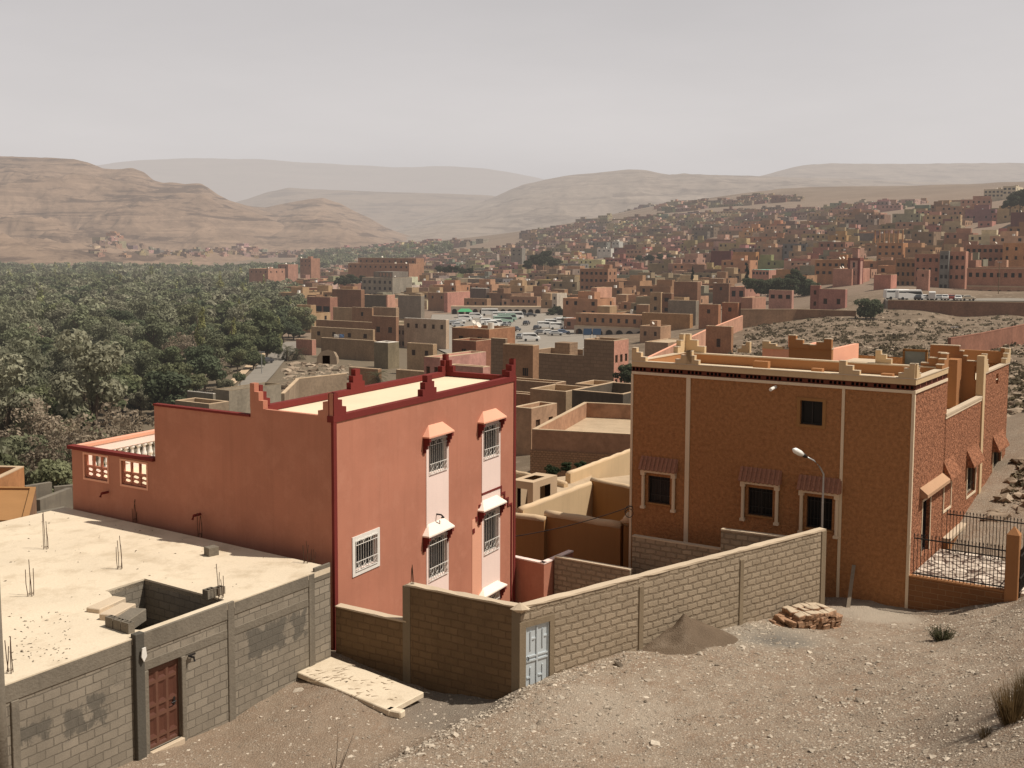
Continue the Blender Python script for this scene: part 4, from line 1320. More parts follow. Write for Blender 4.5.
mb = MB(); mb.hexa(VO + vd * (VL - .25) + vn * .03, vd * .27, -vn * .27, UP * (zhv - .058 - wbz)); mb.build('column', M_CEMTAN, lw, bevel=.015)
for xa, xb in ((g0 - .22, g0), (g1, g1 + .16)):
    mb = MB(); mb.hexa(VO + vd * xa + vn * .02, vd * (xb - xa), -vn * .04, UP * (gtop + .16)); mb.build('gate_post', M_CEMTAN, lw)
mb = MB(); mb.hexa(VO + vd * (g0 + .002) + vn * .022 + UP * gtop, vd * (g1 - g0 - .004), -vn * .05, UP * .16); mb.build('lintel', M_CEMTAN, lw)
go = VO + vd * g0 + UP * gbot - vn * .05; gw, ghh = g1 - g0, gtop - gbot
mb = MB(); mb.hexa(go, vd * gw, -vn * .03, UP * ghh)
t = .045
for x in (0, gw / 2 - t / 2, gw - t): mb.hexa(go + vd * x, vd * t, vn * .03, UP * ghh)
for z in (0, .5, .56, 1):
    for x0, x1 in ((t, gw / 2 - t / 2), (gw / 2 + t / 2, gw - t)):
        mb.hexa(go + vd * x0 + UP * (ghh * z - (t if z == 1 else 0)), vd * (x1 - x0), vn * .03, UP * t)
for x in (.25, .75):
    for z0, z1 in ((.10, .42), (.66, .92)):
        mb.hexa(go + vd * (gw * x - t / 2) + UP * (ghh * z0), vd * t, vn * .025, UP * (ghh * (z1 - z0)))
for x0, x1 in ((.06, .25), (.25, .46), (.54, .75), (.75, .94)):
    for z in ((.27,) if x0 in (.06, .54) else (.80,)):
        mb.hexa(go + vd * (gw * x0 + t / 2) + UP * (ghh * z), vd * (gw * (x1 - x0) - t), vn * .025, UP * t)
ga = mb.build('gate', M_GATE, lw)
mb = MB(); q = go + vd * .08 + UP * ghh * .53 + vn * .03; mb.tube([q, q + vn * .06, q + vn * .06 + UP * .1, q + UP * .1], .013, 5); mb.build('handle', M_IRON, ga)

# concrete slab on the yard
sl = [P(297, 672, 31.2), P(331, 656, 32.25), P(424, 692, 30.0), P(389, 710.5, 29.2)]
zs_ = max(float(gz(np.array([(sl[0] * a + sl[1] * (1 - a)).lerp(sl[3] * a + sl[2] * (1 - a), b).x]), np.array([(sl[0] * a + sl[1] * (1 - a)).lerp(sl[3] * a + sl[2] * (1 - a), b).y]), True)[0]) for a in (0, .33, .66, 1) for b in (0, .25, .5, .75, 1)) + .02
sl = [PZ(x, y, zs_) for x, y in ((297, 672), (331, 656.5), (424, 692), (389, 710.5))]
mb = MB(); mb.prism([p - UP * .16 for p in sl], UP * .16)
o = mb.build('concrete_slab', M_ROOFDUST, bevel=.02); tag(o, 'flat pale concrete slab on the yard along the brown block wall', 'slab')
for k, (x, y) in enumerate(((372, 706), (385, 711))):
    p = PZ(x, y, zs_ - .05); mb = MB()
    mb.hexa(p - UP * .15, Vector((.42, -.2, 0)), Vector((.12, .2, 0)), UP * (.17 + .03 * k)); o = mb.build('slab_fragment', M_ROOFDUST, bevel=.03)
    tag(o, ['broken corner piece of concrete at the front of the pale slab', 'last broken concrete piece beyond the tip of the pale slab'][k], 'rubble')
# wooden cover, dried palm leaves on the slab
mb = MB()
for k in range(30):
    c = PZ(rng.uniform(306, 345), rng.uniform(668, 684), zs_)
    a = rng.uniform(-.5, .9); l = rng.uniform(.12, .42); d = Vector((math.cos(a), math.sin(a), 0)); n = Vector((-d.y, d.x, 0)) * .014
    mb.face([c - n + UP * .006, c + n + UP * .006, c + d * l + UP * (.02 + .03 * rng.random())])
for k in range(30):
    c = PZ(rng.uniform(345, 395), rng.uniform(676, 700), zs_)
    a = rng.uniform(-.9, .9); l = rng.uniform(.08, .25); d = Vector((math.cos(a), math.sin(a), 0)); n = Vector((-d.y, d.x, 0)) * .018
    mb.face([c - n + UP * .006, c + n + UP * .006, c + d * l + UP * .015])
o = mb.build('leaf_litter', plain('dry_leaf', (.30, .21, .13), .9)); o['kind'] = 'stuff'

# low walls in the court behind
def wall_run(name, label, pts, z, zbot, t, mat, cap=M_CAP, capt=.05, cat='wall', group=None):
    """A wall through plan points with a coping; one thing."""
    p0, p1 = Vector(pts[0]), Vector(pts[-1])
    th_ = thing(name, label, cat, (p0.x, p0.y, zbot), (p1 - p0), group)
    for k, (a, b) in enumerate(zip(pts, pts[1:])):
        a, b = Vector((a[0], a[1], zbot)), Vector((b[0], b[1], zbot))
        d = b - a; l = d.length; d.normalize(); n = Vector((-d.y, d.x, 0))
        if n.y < 0: n = -n
        ex = t * .5 if k else 0
        mb = MB(); mb.hexa(a, d * l, n * t, UP * (z - capt - zbot)); mb.build('wall_face', mat, th_)
        if cap:
            mb = MB(); mb.hexa(a - n * .02 + UP * (z - capt + .003 - zbot) + d * ex * .0, d * (l + .0), n * (t + .04), UP * capt); mb.build('coping', cap, th_)
    return th_


a_, b_ = P(514.5, 557, 43.6), P(544, 563.2, 42.5)
zq = b_.z
c_ = b_ + EV * 2.2
wall_run('garden_wall', 'low pink garden wall turning a corner beside the pink house', [PZ(505, 555, zq), b_, c_], zq, Z0 - 15, .2, M_PINK, M_PINKPALE)
a_ = P(554.5, 556.4, 43.0); b_ = PZ(630, 569.6, a_.z)
wall_run('garden_wall', 'shaded block garden wall running from the low pink wall behind the tan wall', [a_, b_], a_.z, Z0 - 15, .2, M_BLOCKTAN)
a_ = P(632.3, 535.4, 42.5); b_ = PZ(722, 549.4, a_.z)
wall_run('garden_wall', 'shaded block garden wall at the foot of the terracotta house', [a_, b_], a_.z, Z0 - 15, .2, M_BLOCKTAN)
a_ = P(721, 529, 39.8); b_ = PZ(790, 537.5, a_.z)
wall_run('garden_wall', 'short higher block wall under the middle tiled window', [a_, b_], a_.z, Z0 - 15, .2, M_BLOCKTAN)

# rubble wall, gravel heap
ra, rb = P(778, 640, 34.4), P(837, 637, 35.2)
zt_r = z_at(rb.x, rb.y, 611)
rw = thing('rubble_wall', 'stub of reddish rubble stone wall at the end of the tan block wall', 'wall', (ra.x, ra.y, ra.z - .3), (rb - ra))
mb = MB(); d = rb - ra; d.z = 0; l = d.length; d.normalize(); n = Vector((-d.y, d.x, 0)); o = Vector((ra.x, ra.y, ra.z - .4))
rr_ = random.Random(4)
nrow = 6; hrow = (zt_r - o.z) / nrow
for row in range(nrow):                                    # courses of rough field stones
    x = rr_.uniform(-.1, .05) + (l * .75 * max(0, row - 2) / nrow)
    while x < l:
        w_ = rr_.uniform(.16, .34)
        for dep_ in (0, .34, .66):
            a0 = o + d * x + n * (dep_ + rr_.uniform(-.05, .05)) + UP * (hrow * row + rr_.uniform(-.02, .02)); hh = hrow * rr_.uniform(.85, 1.12)
            i0 = len(mb.v); sk_ = [Vector((rr_.uniform(-.055, .055), rr_.uniform(-.055, .055), rr_.uniform(-.04, .04))) for _ in range(8)]
            mb.hexa(a0, d * w_ * .95, n * .36, UP * hh, 0, 1 if row == nrow - 1 else 0)
            for q_ in range(8): mb.v[i0 + q_] += sk_[q_]
        x += w_
mb.build('stonework', [M_RUBBLE, M_CAP], rw, bevel=.02)


def mound(name, label, c, rx, ry, h, mat, rot=0, seed=3, nr=16, na=40, cat='heap', rough=.12):
    vs, fs = [], []
    for i in range(nr + 1):
        r = i / nr
        for k in range(na):
            a = 2 * math.pi * k / na
            rr = r * (1 + .07 * math.sin(3 * a + seed) + .04 * math.sin(5 * a + seed * 2))
            x, y = rr * rx * math.cos(a), rr * ry * math.sin(a)
            X, Y = c[0] + x * math.cos(rot) - y * math.sin(rot), c[1] + x * math.sin(rot) + y * math.cos(rot)
            vs.append((X, Y, r))
    vs = np.array(vs)
    g = gz(vs[:, 0], vs[:, 1], True)
    hh = h * np.clip(1 - vs[:, 2], 0, 1) ** 1.15 * (1 + rough * 2 * fbm(vs[:, 0] * 2.5, vs[:, 1] * 2.5, seed, 4)) - .05 * vs[:, 2]
    vs[:, 2] = g + hh
    ii = np.arange((nr + 1) * na).reshape(nr + 1, na)
    j = np.roll(ii, -1, 1)
    q = np.stack([ii[:-1], j[:-1], j[1:], ii[1:]], -1).reshape(-1, 4)
    o = np_obj(name, vs, q, mat, True); tag(o, label, cat); return o


M_HEAP = stucco('brown_gravel', (.165, .118, .08), var=.3, bump=1.0, bscale=22, bdist=.05, streak=0, dust=(.26, .20, .145))
pc = P(684, 664, 32.7)
mound('gravel_heap', 'dark brown heap of gravel tipped against the tan block wall', (pc.x, pc.y), 1.8, 1.4, .80, M_HEAP, .6, rough=.15)

# ================================================================== terracotta house on the right
RC = P(914.4, 393.75, 38.0)                               # corner, on the pale string course
RU, RV = EU.copy(), EV.copy()
RNf = Vector((RU.y, -RU.x, 0)); RNf = RNf if RNf.y < 0 else -RNf       # out of the shaded front
RNs = Vector((RV.y, -RV.x, 0))                             # out of the sunny side
rzb = Z0 - 13.4
rh = thing('terracotta_house', 'rough terracotta rendered house with pale stepped merlons and tiled window hoods', 'house', (RC.x, RC.y, rzb), -RU)
RO_ = Vector((RC.x, RC.y, rzb)); zm = RC.z
ru = lambda px, z=Z0 - 6: t_at(px, (RC.x, RC.y, z), RU)
rv = lambda px, z=Z0 - 7: t_at(px, (RC.x, RC.y, z), RV)
RL = ru(631.8)
rfz = lambda a, py: z_at(*(RO_ + RU * a).xy, py)
rsz = lambda a, py: z_at(*(RO_ + RV * a).xy, py)


def fop(x0, x1, y0, y1):          # opening on the front: x0 < x1 on the picture, rows at its right end
    a1 = ru(x1); zt_, zb_ = rfz(a1, y0), rfz(a1, y1)
    zmid = (zt_ + zb_) / 2
    a1 = ru(x1, zmid); a0 = ru(x0, zmid)
    return a1, a0, rfz(a1, y1) - rzb, rfz(a1, y0) - rzb


F1 = fop(648.0, 669.8, 478.0, 505.0); F2 = fop(748.0, 772.5, 490.0, 517.5); F3 = fop(806.5, 832.0, 499.0, 530.5); F4 = fop(800.2, 822.6, 401.8, 426.0)
v1, v2, v3 = rv(944.5), rv(981.2), rv(1007.5)


def sop(x0, x1, y0, y1):          # opening on the side: rows at its near end
    a0 = rv(x0); zt_, zb_ = rsz(a0, y0), rsz(a0, y1); zmid = (zt_ + zb_) / 2
    a0, a1 = rv(x0, zmid), rv(x1, zmid)
    return a0, a1, rsz(a0, y1) - rzb, rsz(a0, y0) - rzb


S1 = sop(943.6, 950.6, 480, 511); S2 = sop(966.8, 975.2, 467.5, 497); S3 = sop(992.6, 1000.6, 452, 477.0); SD = sop(921.8, 929.6, 502.0, 556.0)
S4 = sop(996.0, 998.4, 374.0, 385.0)
zlow_ = rsz(v1 + .01, 416.5)                               # top of the lower middle section
mb = MB()
Hm = zm - rzb
mb.sheet(RO_, RU, RL, Hm, [F1, F2, F3, F4], -RNf, .2, 0, 0)
mb.sheet(RO_, RV, v1, Hm, [SD, (S1[0], min(S1[1], v1 - .02), S1[2], S1[3])], -RNs, .2, 1, 1)
sh = lambda o, a: (o[0] - a, o[1] - a, o[2], o[3])
mb.sheet(RO_ + RV * v1, RV, v2 - v1, zlow_ - rzb, [sh(S2, v1)], -RNs, .2, 1, 1)
zrear = rsz(v2 + .3, 374.0)
mb.sheet(RO_ + RV * v2, RV, v3 - v2, zrear - rzb, [sh(S3, v2), sh(S4, v2)], -RNs, .2, 1, 1)
farL, farS = RO_ + RU * RL, RO_ + RV * v3
mb.face([farL, farL + RV * v1, farL + RV * v1 + UP * Hm, farL + UP * Hm], 0)
mb.face([farL + RV * v1, farL + RV * v3, farL + RV * v3 + UP * (zlow_ - rzb), farL + RV * v1 + UP * (zlow_ - rzb)], 0)
mb.face([farS, farL + RV * v3, farL + RV * v3 + UP * (zrear - rzb), farS + UP * (zrear - rzb)], 0)
mb.build('wall', [M_TERRA, M_TERRALIT], rh)
# roofs
zr1 = zm + .10; zr2 = zlow_ - .45; zr3 = zrear - .5
for a0, a1, z in ((.2, v1, zr1), (v1 + .004, v2, zr2), (v2 + .004, v3, zr3)):
    mb = MB(); p = Vector((RC.x, RC.y, z)); mb.face([p + RV * a0, p + RV * a1, p + RV * a1 + RU * RL, p + RV * a0 + RU * RL]); mb.build('roof', M_CREAM, rh)
# string course, pierced frieze and parapet on front and sunny side
z0_, z1_ = zm - .0, rfz(0, 391.0)
zf1, zf2 = rfz(0, 390.6), rfz(0, 385.2)                    # dark frieze
zp1 = rfz(0, 379.5)                                        # low top of the parapet


def band(za, zb_, out, t, mat, name, v_to=v1):
    mb = MB(); p = Vector((RC.x, RC.y, za))
    c0 = p + RNf * out + RNs * out
    mb.hexa(p + RNf * out - RU * out, RU * (RL + out), -RNf * t, UP * (zb_ - za))
    mb.build(name, mat, rh)
    mb = MB(); mb.hexa(p + RNs * out + RV * (t - out + .002), RV * (v_to - t + out), -RNs * t, UP * (zb_ - za)); mb.build(name, mat, rh)


band(zm, zf1 - .004, .05, .22, M_TRIM, 'string_course')
M_FRIEZE = stucco('frieze_dark_red', (.13, .04, .025), var=.1, bump=.1)  # dark red face between the holes of the frieze
band(zf2 + .003, zp1, .05, .22, M_TAN, 'parapet')
mb = MB(); p = Vector((RC.x, RC.y, zp1 + .003)); mb.hexa(p + RNf * .07 - RU * .07, RU * (RL + .07), -RNf * .28, UP * .035); mb.build('coping', M_CAP, rh)
mb = MB(); mb.hexa(p + RNs * .07 + RV * .22, RV * (v1 - .22), -RNs * .28, UP * .035); mb.build('coping', M_CAP, rh)
M_HOLE = plain('hole_shade_black', (.015, .008, .006), .9)  # near-black put in openings to stand for the shade inside
# frieze with rows of small square holes, three or four between piers
hz0, hz1 = (zf2 - zf1) * .2, (zf2 - zf1) * .82
def frieze(O, d, ln, nn):
    hs = [(ln * (k + .18) / int(ln / .155), ln * (k + .82) / int(ln / .155), hz0, hz1) for k in range(int(ln / .155)) if k % 5 != 4]
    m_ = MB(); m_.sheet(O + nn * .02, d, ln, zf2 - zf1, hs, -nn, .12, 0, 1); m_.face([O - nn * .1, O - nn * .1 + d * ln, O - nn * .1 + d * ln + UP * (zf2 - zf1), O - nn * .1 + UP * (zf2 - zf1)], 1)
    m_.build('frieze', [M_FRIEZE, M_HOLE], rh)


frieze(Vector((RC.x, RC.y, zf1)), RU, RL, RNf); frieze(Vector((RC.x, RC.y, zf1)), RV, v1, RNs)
# merlons of the front wing
zmt = rfz(0, 364.5)
Pp = lambda a, b, z: Vector((RC.x, RC.y, z)) + RU * a + RV * b


def mer(p, d, w, h, nn, mat=M_TAN, both=False, t=.2, steps=3):
    mb = MB(); pts = merlon_pts(p, d, w, h, steps, both)
    mb.prism([q + nn * .055 for q in pts], -nn * t)
    for a, b in zip(pts, pts[1:]):                         # lighter treads
        if abs(a.z - b.z) < 1e-6 and (a - b).length > .03:
            mb.hexa(a + nn * .065 + UP * .002, (b - a), -nn * (t + .02), UP * .03, 1)
    return mb.build('merlon', [mat, M_CAP], rh)


mhh = zmt - zp1
aw = ru(843.0)
mer(Pp(0, 0, zp1), RU, ru(897.0), mhh, RNf)
mer(Pp(0, .02, zp1), RV, .55, mhh, RNs)
mer(Pp(aw + .18, 0, zp1), -RU, aw + .18 - ru(858.5), mhh * .93, RNf)
a6 = ru(688.5)
mer(Pp(a6 - .12, 0, zp1), RU, ru(675) - a6 + .12, mhh, RNf)
mer(Pp(a6 + .10, 0, zp1), -RU, .5, mhh, RNf)
mer(Pp(RL, 0, zp1), -RU, RL - ru(645.5), mhh, RNf)
# far-left side parapet and its corner, back parapet of the front wing
zbk = z_at(*Pp(ru(692), v1, 0).xy, 355.0)
mb = MB(); mb.hexa(Pp(0, v1 - .22, zr1 - .05), RU * RL, RV * .22, UP * (zbk - zr1)); mb.build('back_parapet', M_ORANGE, rh)
mb = MB(); mb.hexa(Pp(0, v1 - .25, zbk - .047), RU * RL, RV * .28, UP * .05); mb.build('coping', M_CAP, rh)
mb = MB(); mb.hexa(Pp(RL - .2, .2, zr1 - .05), RU * .2, RV * (v1 - .42), UP * (zp1 - zr1 + .05)); mb.build('side_parapet', M_ORANGE, rh)
mb = MB(); mb.hexa(Pp(RL - .22, .2, zp1 + .003), RU * .24, RV * (v1 - .45), UP * .04); mb.build('coping', M_CAP, rh)
mer(Pp(RL, v1 - .02, zbk), -RU, 1.0, .75, RNf); mer(Pp(RL, v1 - .02, zbk), -RV, .8, .75, -RNs)
mer(Pp(0, v1 - .02, zp1), -RV, 1.0, mhh * 1.05, RNs, M_ORANGE, t=.22)
mer(Pp(.02, v1 - .1, zbk - .1), RU, .9, .62, RNf, M_ORANGE)
# merlons standing along the back parapet
def bmer(pxp, d, wpx, ytop, mat=M_TAN, b=v1 - .06):
    a = t_at(pxp, Pp(0, b, zbk), RU); a2 = t_at(pxp + wpx, Pp(0, b, zbk), RU)
    q = Pp(a, b, zbk); h = z_at(q.x, q.y, ytop) - zbk
    return mer(q, RU if a2 > a else -RU, abs(a2 - a), h, RNf, mat)


bmer(875.5, 1, 16, 350.5, M_TAN)
bmer(750, 1, -12, 342.5, M_TAN, v1 + 1.2)
# bits and pieces lying on the front roof
for k, (px_, py_) in enumerate(((761.5, 368), (817.5, 373.5), (887.5, 379))):
    q = PZ(px_, py_ + 1.5, zr1 + .0)
    block(q, RU, .62 if k == 0 else .42, .3, .34 if k == 0 else .26, ['wide brown block on the flat front roof of the terracotta house', 'small brown block on the roof edge nearest the upper window', 'pinkish block on the roof near the corner merlon'][k], mat=M_ORANGE, hollow=False)
# taller rear rooms with stepped parapets (behind the front wing)
def rear_box(px0, px1, ytop, b0, b1, mat_f, mat_s, name, stepped=True, zbase=zr2):
    a1 = t_at(px1, Pp(0, b0, Z0 - 4.4), RU); a0 = t_at(px0, Pp(0, b0, Z0 - 4.4), RU)
    q = Pp(a1, b0, 0); zt_ = z_at(q.x, q.y, ytop)
    mb = MB(); o = Pp(a1, b0, zbase)
    mb.hexa(o, RU * (a0 - a1), RV * .2, UP * (zt_ - zbase)); mb.build(name, mat_f, rh)
    mb = MB(); mb.hexa(o + RV * .203, RU * .2, RV * (b1 - b0), UP * (zt_ - zbase)); mb.build(name, mat_s, rh)
    mb = MB(); mb.hexa(Pp(a0 - .2, b0 + .203, zbase), RU * .2, RV * (b1 - b0), UP * (zt_ - zbase)); mb.build(name, mat_s, rh)
    mb = MB(); mb.hexa(Pp(a1 - .02, b0 - .03, zt_ + .003), RU * (a0 - a1 + .04), RV * .26, UP * .04); mb.build('coping', M_CAP, rh)
    return a0, a1, zt_


a0, a1, zt_ = rear_box(789.0, 831.5, 349.6, v1 + 2.0, v1 + 5.5, M_ORANGE, M_PINKSHADE, 'rear_parapet')
def rmer(a, b, z, d, w, ytop, nn, mat):
    q = Pp(a, b, z); h = z_at(q.x, q.y, ytop) - z
    mer(q, d, w, h, nn, mat)


rmer(a0, v1 + 2.0, zt_, -RU, .9, 335.5, RNf, M_ORANGE); rmer(a1, v1 + 2.0, zt_, RU, .95, 339.5, RNf, M_ORANGE)
rmer(a0, v1 + 2.0, zt_, RV, .9, 335.5, -RNs, M_PINKSHADE)
a762 = t_at(762.5, Pp(0, v1 + 2.0, Z0 - 4.4), RU)
q = Pp(a0, v1 + 2.2, 0)
mb = MB(); mb.hexa(Pp(a0 + .01, v1 + 2.0, zr2), RU * (a762 - a0), RV * .2, UP * (zt_ - .1 - zr2)); mb.build('rear_parapet', M_PINKSHADE, rh)
mb = MB(); mb.hexa(Pp(a0 + .01, v1 + 1.97, zt_ - .097), RU * (a762 - a0), RV * .26, UP * .04); mb.build('coping', M_CAP, rh)
rmer(a762, v1 + 2.0, zt_ - .1, -RU, .9, 341.5, RNf, M_TAN)
mb = MB(); mb.hexa(Pp(a1 - 1.7, v1 + 2.6, zr2), RU * 1.3, RV * 1.3, UP * (zt_ - .55 - zr2)); mb.build('rear_parapet', M_ORANGE, rh)
mb = MB(); mb.hexa(Pp(a1 - 1.75, v1 + 2.55, zt_ - .545), RU * 1.4, RV * 1.4, UP * .06); mb.build('coping', M_CAP, rh)
# grey-green glazed panel on the roof
aa, ab_ = t_at(904.5, Pp(0, v1 + 1.2, Z0 - 4.6), RU), t_at(925, Pp(0, v1 + 1.2, Z0 - 4.6), RU)
q = Pp(ab_, v1 + 1.2, 0); zt2 = z_at(q.x, q.y, 350.0)
M_GLAZ = plain('misty_glass', (.23, .25, .22), .25, spec=.5, var=.5, scale=2.0)
mb = MB(); mb.hexa(Pp(ab_, v1 + 1.2, zr2 + .3), RU * (aa - ab_), RV * .06, UP * (zt2 - zr2 - .38), 0)
for w0, w1 in ((ab_ - .08, ab_), (aa, aa + .08)):
    mb.hexa(Pp(w0, v1 + 1.18, zr2), RU * (w1 - w0), RV * .1, UP * (zt2 - zr2), 1)
mb.hexa(Pp(ab_ - .08, v1 + 1.18, zt2 - .077), RU * (aa - ab_ + .16), RV * .1, UP * .08, 1)
mb.build('glazed_panel', [M_GLAZ, M_HOUSEBROWN], rh)
# front wall of the rear section, beside the low middle terrace
zq1 = z_at(*Pp(0, v2, 0).xy, 362.2)
aq = t_at(951, Pp(0, v2, zq1), RU); aq2 = t_at(930, Pp(0, v2, zq1), RU)
zq2 = z_at(*Pp(aq2, v2, 0).xy, 345.0)
a_w0, a_w1 = t_at(982, Pp(0, v2, zq1 - .7), RU), t_at(974.3, Pp(0, v2, zq1 - .7), RU)
wz1, wz0 = z_at(*Pp(a_w1, v2, 0).xy, 366.0), z_at(*Pp(a_w1, v2, 0).xy, 380.0)
mb = MB()
pts_w = [Pp(0, v2, zr2), Pp(0, v2, zq1)]
a_s = [t_at(x, Pp(0, v2, zq1), RU) for x in (966.7, 963.0, 959.0)]
mb.sheet(Pp(.0, v2, zr2), RU, a_s[0], zq1 - zr2, [(max(.18, a_w0), a_w1, wz0 - zr2, wz1 - zr2)], RV, .2, 0, 0)
st = (zq2 - zq1) / 3
for k in range(3):
    e = a_s[k + 1] if k < 2 else aq2
    mb.sheet(Pp(a_s[k], v2, zr2), RU, e - a_s[k], zq1 - zr2 + st * (k + 1))
mb.build('rear_wall', M_ORANGE, rh)
mb = MB()
for k in range(3):
    e = a_s[k + 1] if k < 2 else aq2
    mb.hexa(Pp(a_s[k], v2 - .03, zq1 + st * (k + 1)), RU * (e - a_s[k]), RV * .26, UP * .04)
mb.hexa(Pp(0, v2 - .03, zq1), RU * a_s[0], RV * .26, UP * .04); mb.build('coping', M_CAP, rh)
mb = MB(); b_ = v2 - 1.0; ap = t_at(957, Pp(0, b_, zq1 - .5), RU); ap2 = t_at(946, Pp(0, b_, zq1 - .5), RU)
q = Pp(ap, b_, 0); zz_ = z_at(q.x, q.y, 360.0)
mb.hexa(Pp(ap, b_, zr2), RU * (ap2 - ap), RV * .8, UP * (zz_ - zr2)); mb.build('chimney', M_ORANGE, rh)
# low middle section parapet
mb = MB(); mb.hexa(Pp(.0, v1 + .002, zlow_ - .0) + RNs * .05, RV * (v2 - v1 - .12), -RNs * .25, UP * .09); mb.build('coping', M_CAP, rh)
mb = MB(); mb.hexa(Pp(.0, v1 + .002, zlow_ - .10) + RNs * .03, RV * (v2 - v1 - .12), -RNs * .05, UP * .097); mb.build('moulding', M_TRIM, rh)
# tan pilaster and rear parapet merlons
zpil = rsz(v2, 356.0)
mb = MB(); mb.hexa(Pp(0, v2 - .10, rsz(v2, 505)) + RNs * .06, RV * .42, -RNs * .30, UP * (zpil - rsz(v2, 505))); mb.build('pilaster', M_TAN, rh)
mb = MB(); mb.hexa(Pp(0, v2 + .33, zrear) + RNs * .05, RV * (v3 - v2 - .33), -RNs * .25, UP * .08); mb.build('coping', M_CAP, rh)
mer(Pp(0, v2 + .30, zrear + .08), RV, .6, zpil - zrear - .05, RNs, M_TAN)
zmr = rsz(v3, 348.5)
mer(Pp(0, v3, zrear + .08), -RV, 1.1, zmr - zrear - .08, RNs, M_TAN)
mer(Pp(0, v3, zrear + .08), RU, 1.1, zmr - zrear - .08, RV, M_ORANGE)
mb = MB(); mb.hexa(Pp(.0, v3 - .2, zrear), RU * 3.5, RV * .2, UP * .55); mb.build('rear_parapet', M_ORANGE, rh)
# pale corner strips and pilasters on the front
for px_, w_ in ((688.3, .17), (843.0, .10)):
    a = ru(px_); mb = MB(); mb.hexa(RO_ + RU * (a - w_ / 2) + RNf * .035, RU * w_, -RNf * .05, UP * (Hm - .003)); mb.build('pilaster', M_TRIM, rh)
mb = MB(); mb.hexa(RO_ + RNf * .03 - RU * .03, RU * .10, -RNf * .05, UP * (Hm - .003)); mb.hexa(RO_ + RNs * .03 + RV * .0, RV * .09, -RNs * .05, UP * (Hm - .003)); mb.build('corner_strip', M_TRIM, rh)
mb = MB(); mb.hexa(farL + RNf * .03 - RU * .06, RU * .09, -RNf * .05, UP * (Hm - .003)); mb.build('corner_strip', M_TRIM, rh)
mb = MB(); a = v1; mb.hexa(RO_ + RV * (a - .10) + RNs * .02, RV * .1, -RNs * .04, UP * .01); 
# front windows
for k, o in enumerate((F1, F2, F3)):
    w = win(rh, RO_, RU, -RNf, *o, depth=.2, frame=M_IRON, fw=.05, bars=(1, 0), grille=(M_IRON, -.06, False))
    x0, x1, z0, z1 = o
    for xa in (x0 - .25, x1 + .11):                        # engaged columns with base and capital
        mb = MB(); c = RO_ + RU * (xa + .07) + RNf * .07; hh = z1 + .02
        mb.tube([c + UP * (z0 - .15), c + UP * hh], .065, 8)
        mb.hexa(RO_ + RU * (xa - .02) + RNf * .15 + UP * (z0 - .25), RU * .18, -RNf * .16, UP * .1); mb.hexa(RO_ + RU * (xa - .02) + RNf * .15 + UP * hh, RU * .18, -RNf * .16, UP * .12)
        mb.build('column', M_TRIM, w)
    xa, xb = x0 - .33, x1 + .31                             # tiled hood on a pale lintel
    zl_ = z1 + .15; ho = .26; hh = .50
    mb = MB(); mb.hexa(RO_ + RU * (xa + .06) + RNf * .2 + UP * zl_, RU * (xb - xa - .12), -RNf * .21, UP * .10); mb.build('lintel', M_TRIM, w)
    mb = MB(); nt_ = 9; zl2 = zl_ + .103
    base = [RO_ + RU * xa + RNf * (ho + .02) + UP * zl2, RO_ + RU * xb + RNf * (ho + .02) + UP * zl2, RO_ + RU * xb + UP * (zl2 + hh), RO_ + RU * xa + UP * (zl2 + hh)]
    mb.face(base); mb.face([base[0], RO_ + RU * xa + UP * zl2, base[3]]); mb.face([base[1], RO_ + RU * xb + UP * zl2, base[2]]); mb.face([base[0], base[1], RO_ + RU * xb + UP * zl2, RO_ + RU * xa + UP * zl2])
    for q in range(nt_):
        a = xa + (xb - xa) * (q + .5) / nt_
        for s0, s1 in ((0, .36), (.33, .7), (.67, 1.0)):
            p0 = RO_ + RU * a + RNf * (ho * (1 - s0) + .035) + UP * (zl2 + hh * s0); p1 = RO_ + RU * a + RNf * (ho * (1 - s1) + .02) + UP * (zl2 + hh * s1)
            mb.tube([p0, p1], [.052, .042], 6)
    mb.build('tiled_hood', M_TILE, w)
    mb = MB(); mb.hexa(RO_ + RU * (x0 - .06) + RNf * .06 + UP * (z0 - .06), RU * (x1 - x0 + .12), -RNf * .07, UP * .06); mb.build('sill', M_HOUSEBROWN, w)
w = win(rh, RO_, RU, -RNf, *F4, depth=.2, frame=M_IRON, fw=.05, bars=(1, 0), label='plain upper window in a brown frame')
x0, x1, z0, z1 = F4
mb = MB()
for xa, xb, za, zb2 in ((x0 - .12, x1 + .12, z1, z1 + .1), (x0 - .12, x1 + .12, z0 - .1, z0), (x0 - .12, x0, z0, z1), (x1, x1 + .12, z0, z1)):
    mb.hexa(RO_ + RU * xa + UP * za + RNf * .03, RU * (xb - xa), -RNf * .06, UP * (zb2 - za))
mb.build('frame', M_HOUSEBROWN, w)
a = ru(775); q = RO_ + RU * a; q.z = rfz(a, 386.5)
mb = MB(); mb.tube([q - RNf * .1, q + RNf * .55 - UP * .06], .06, 8); mb.build('rain_spout', M_WHITE, rh)
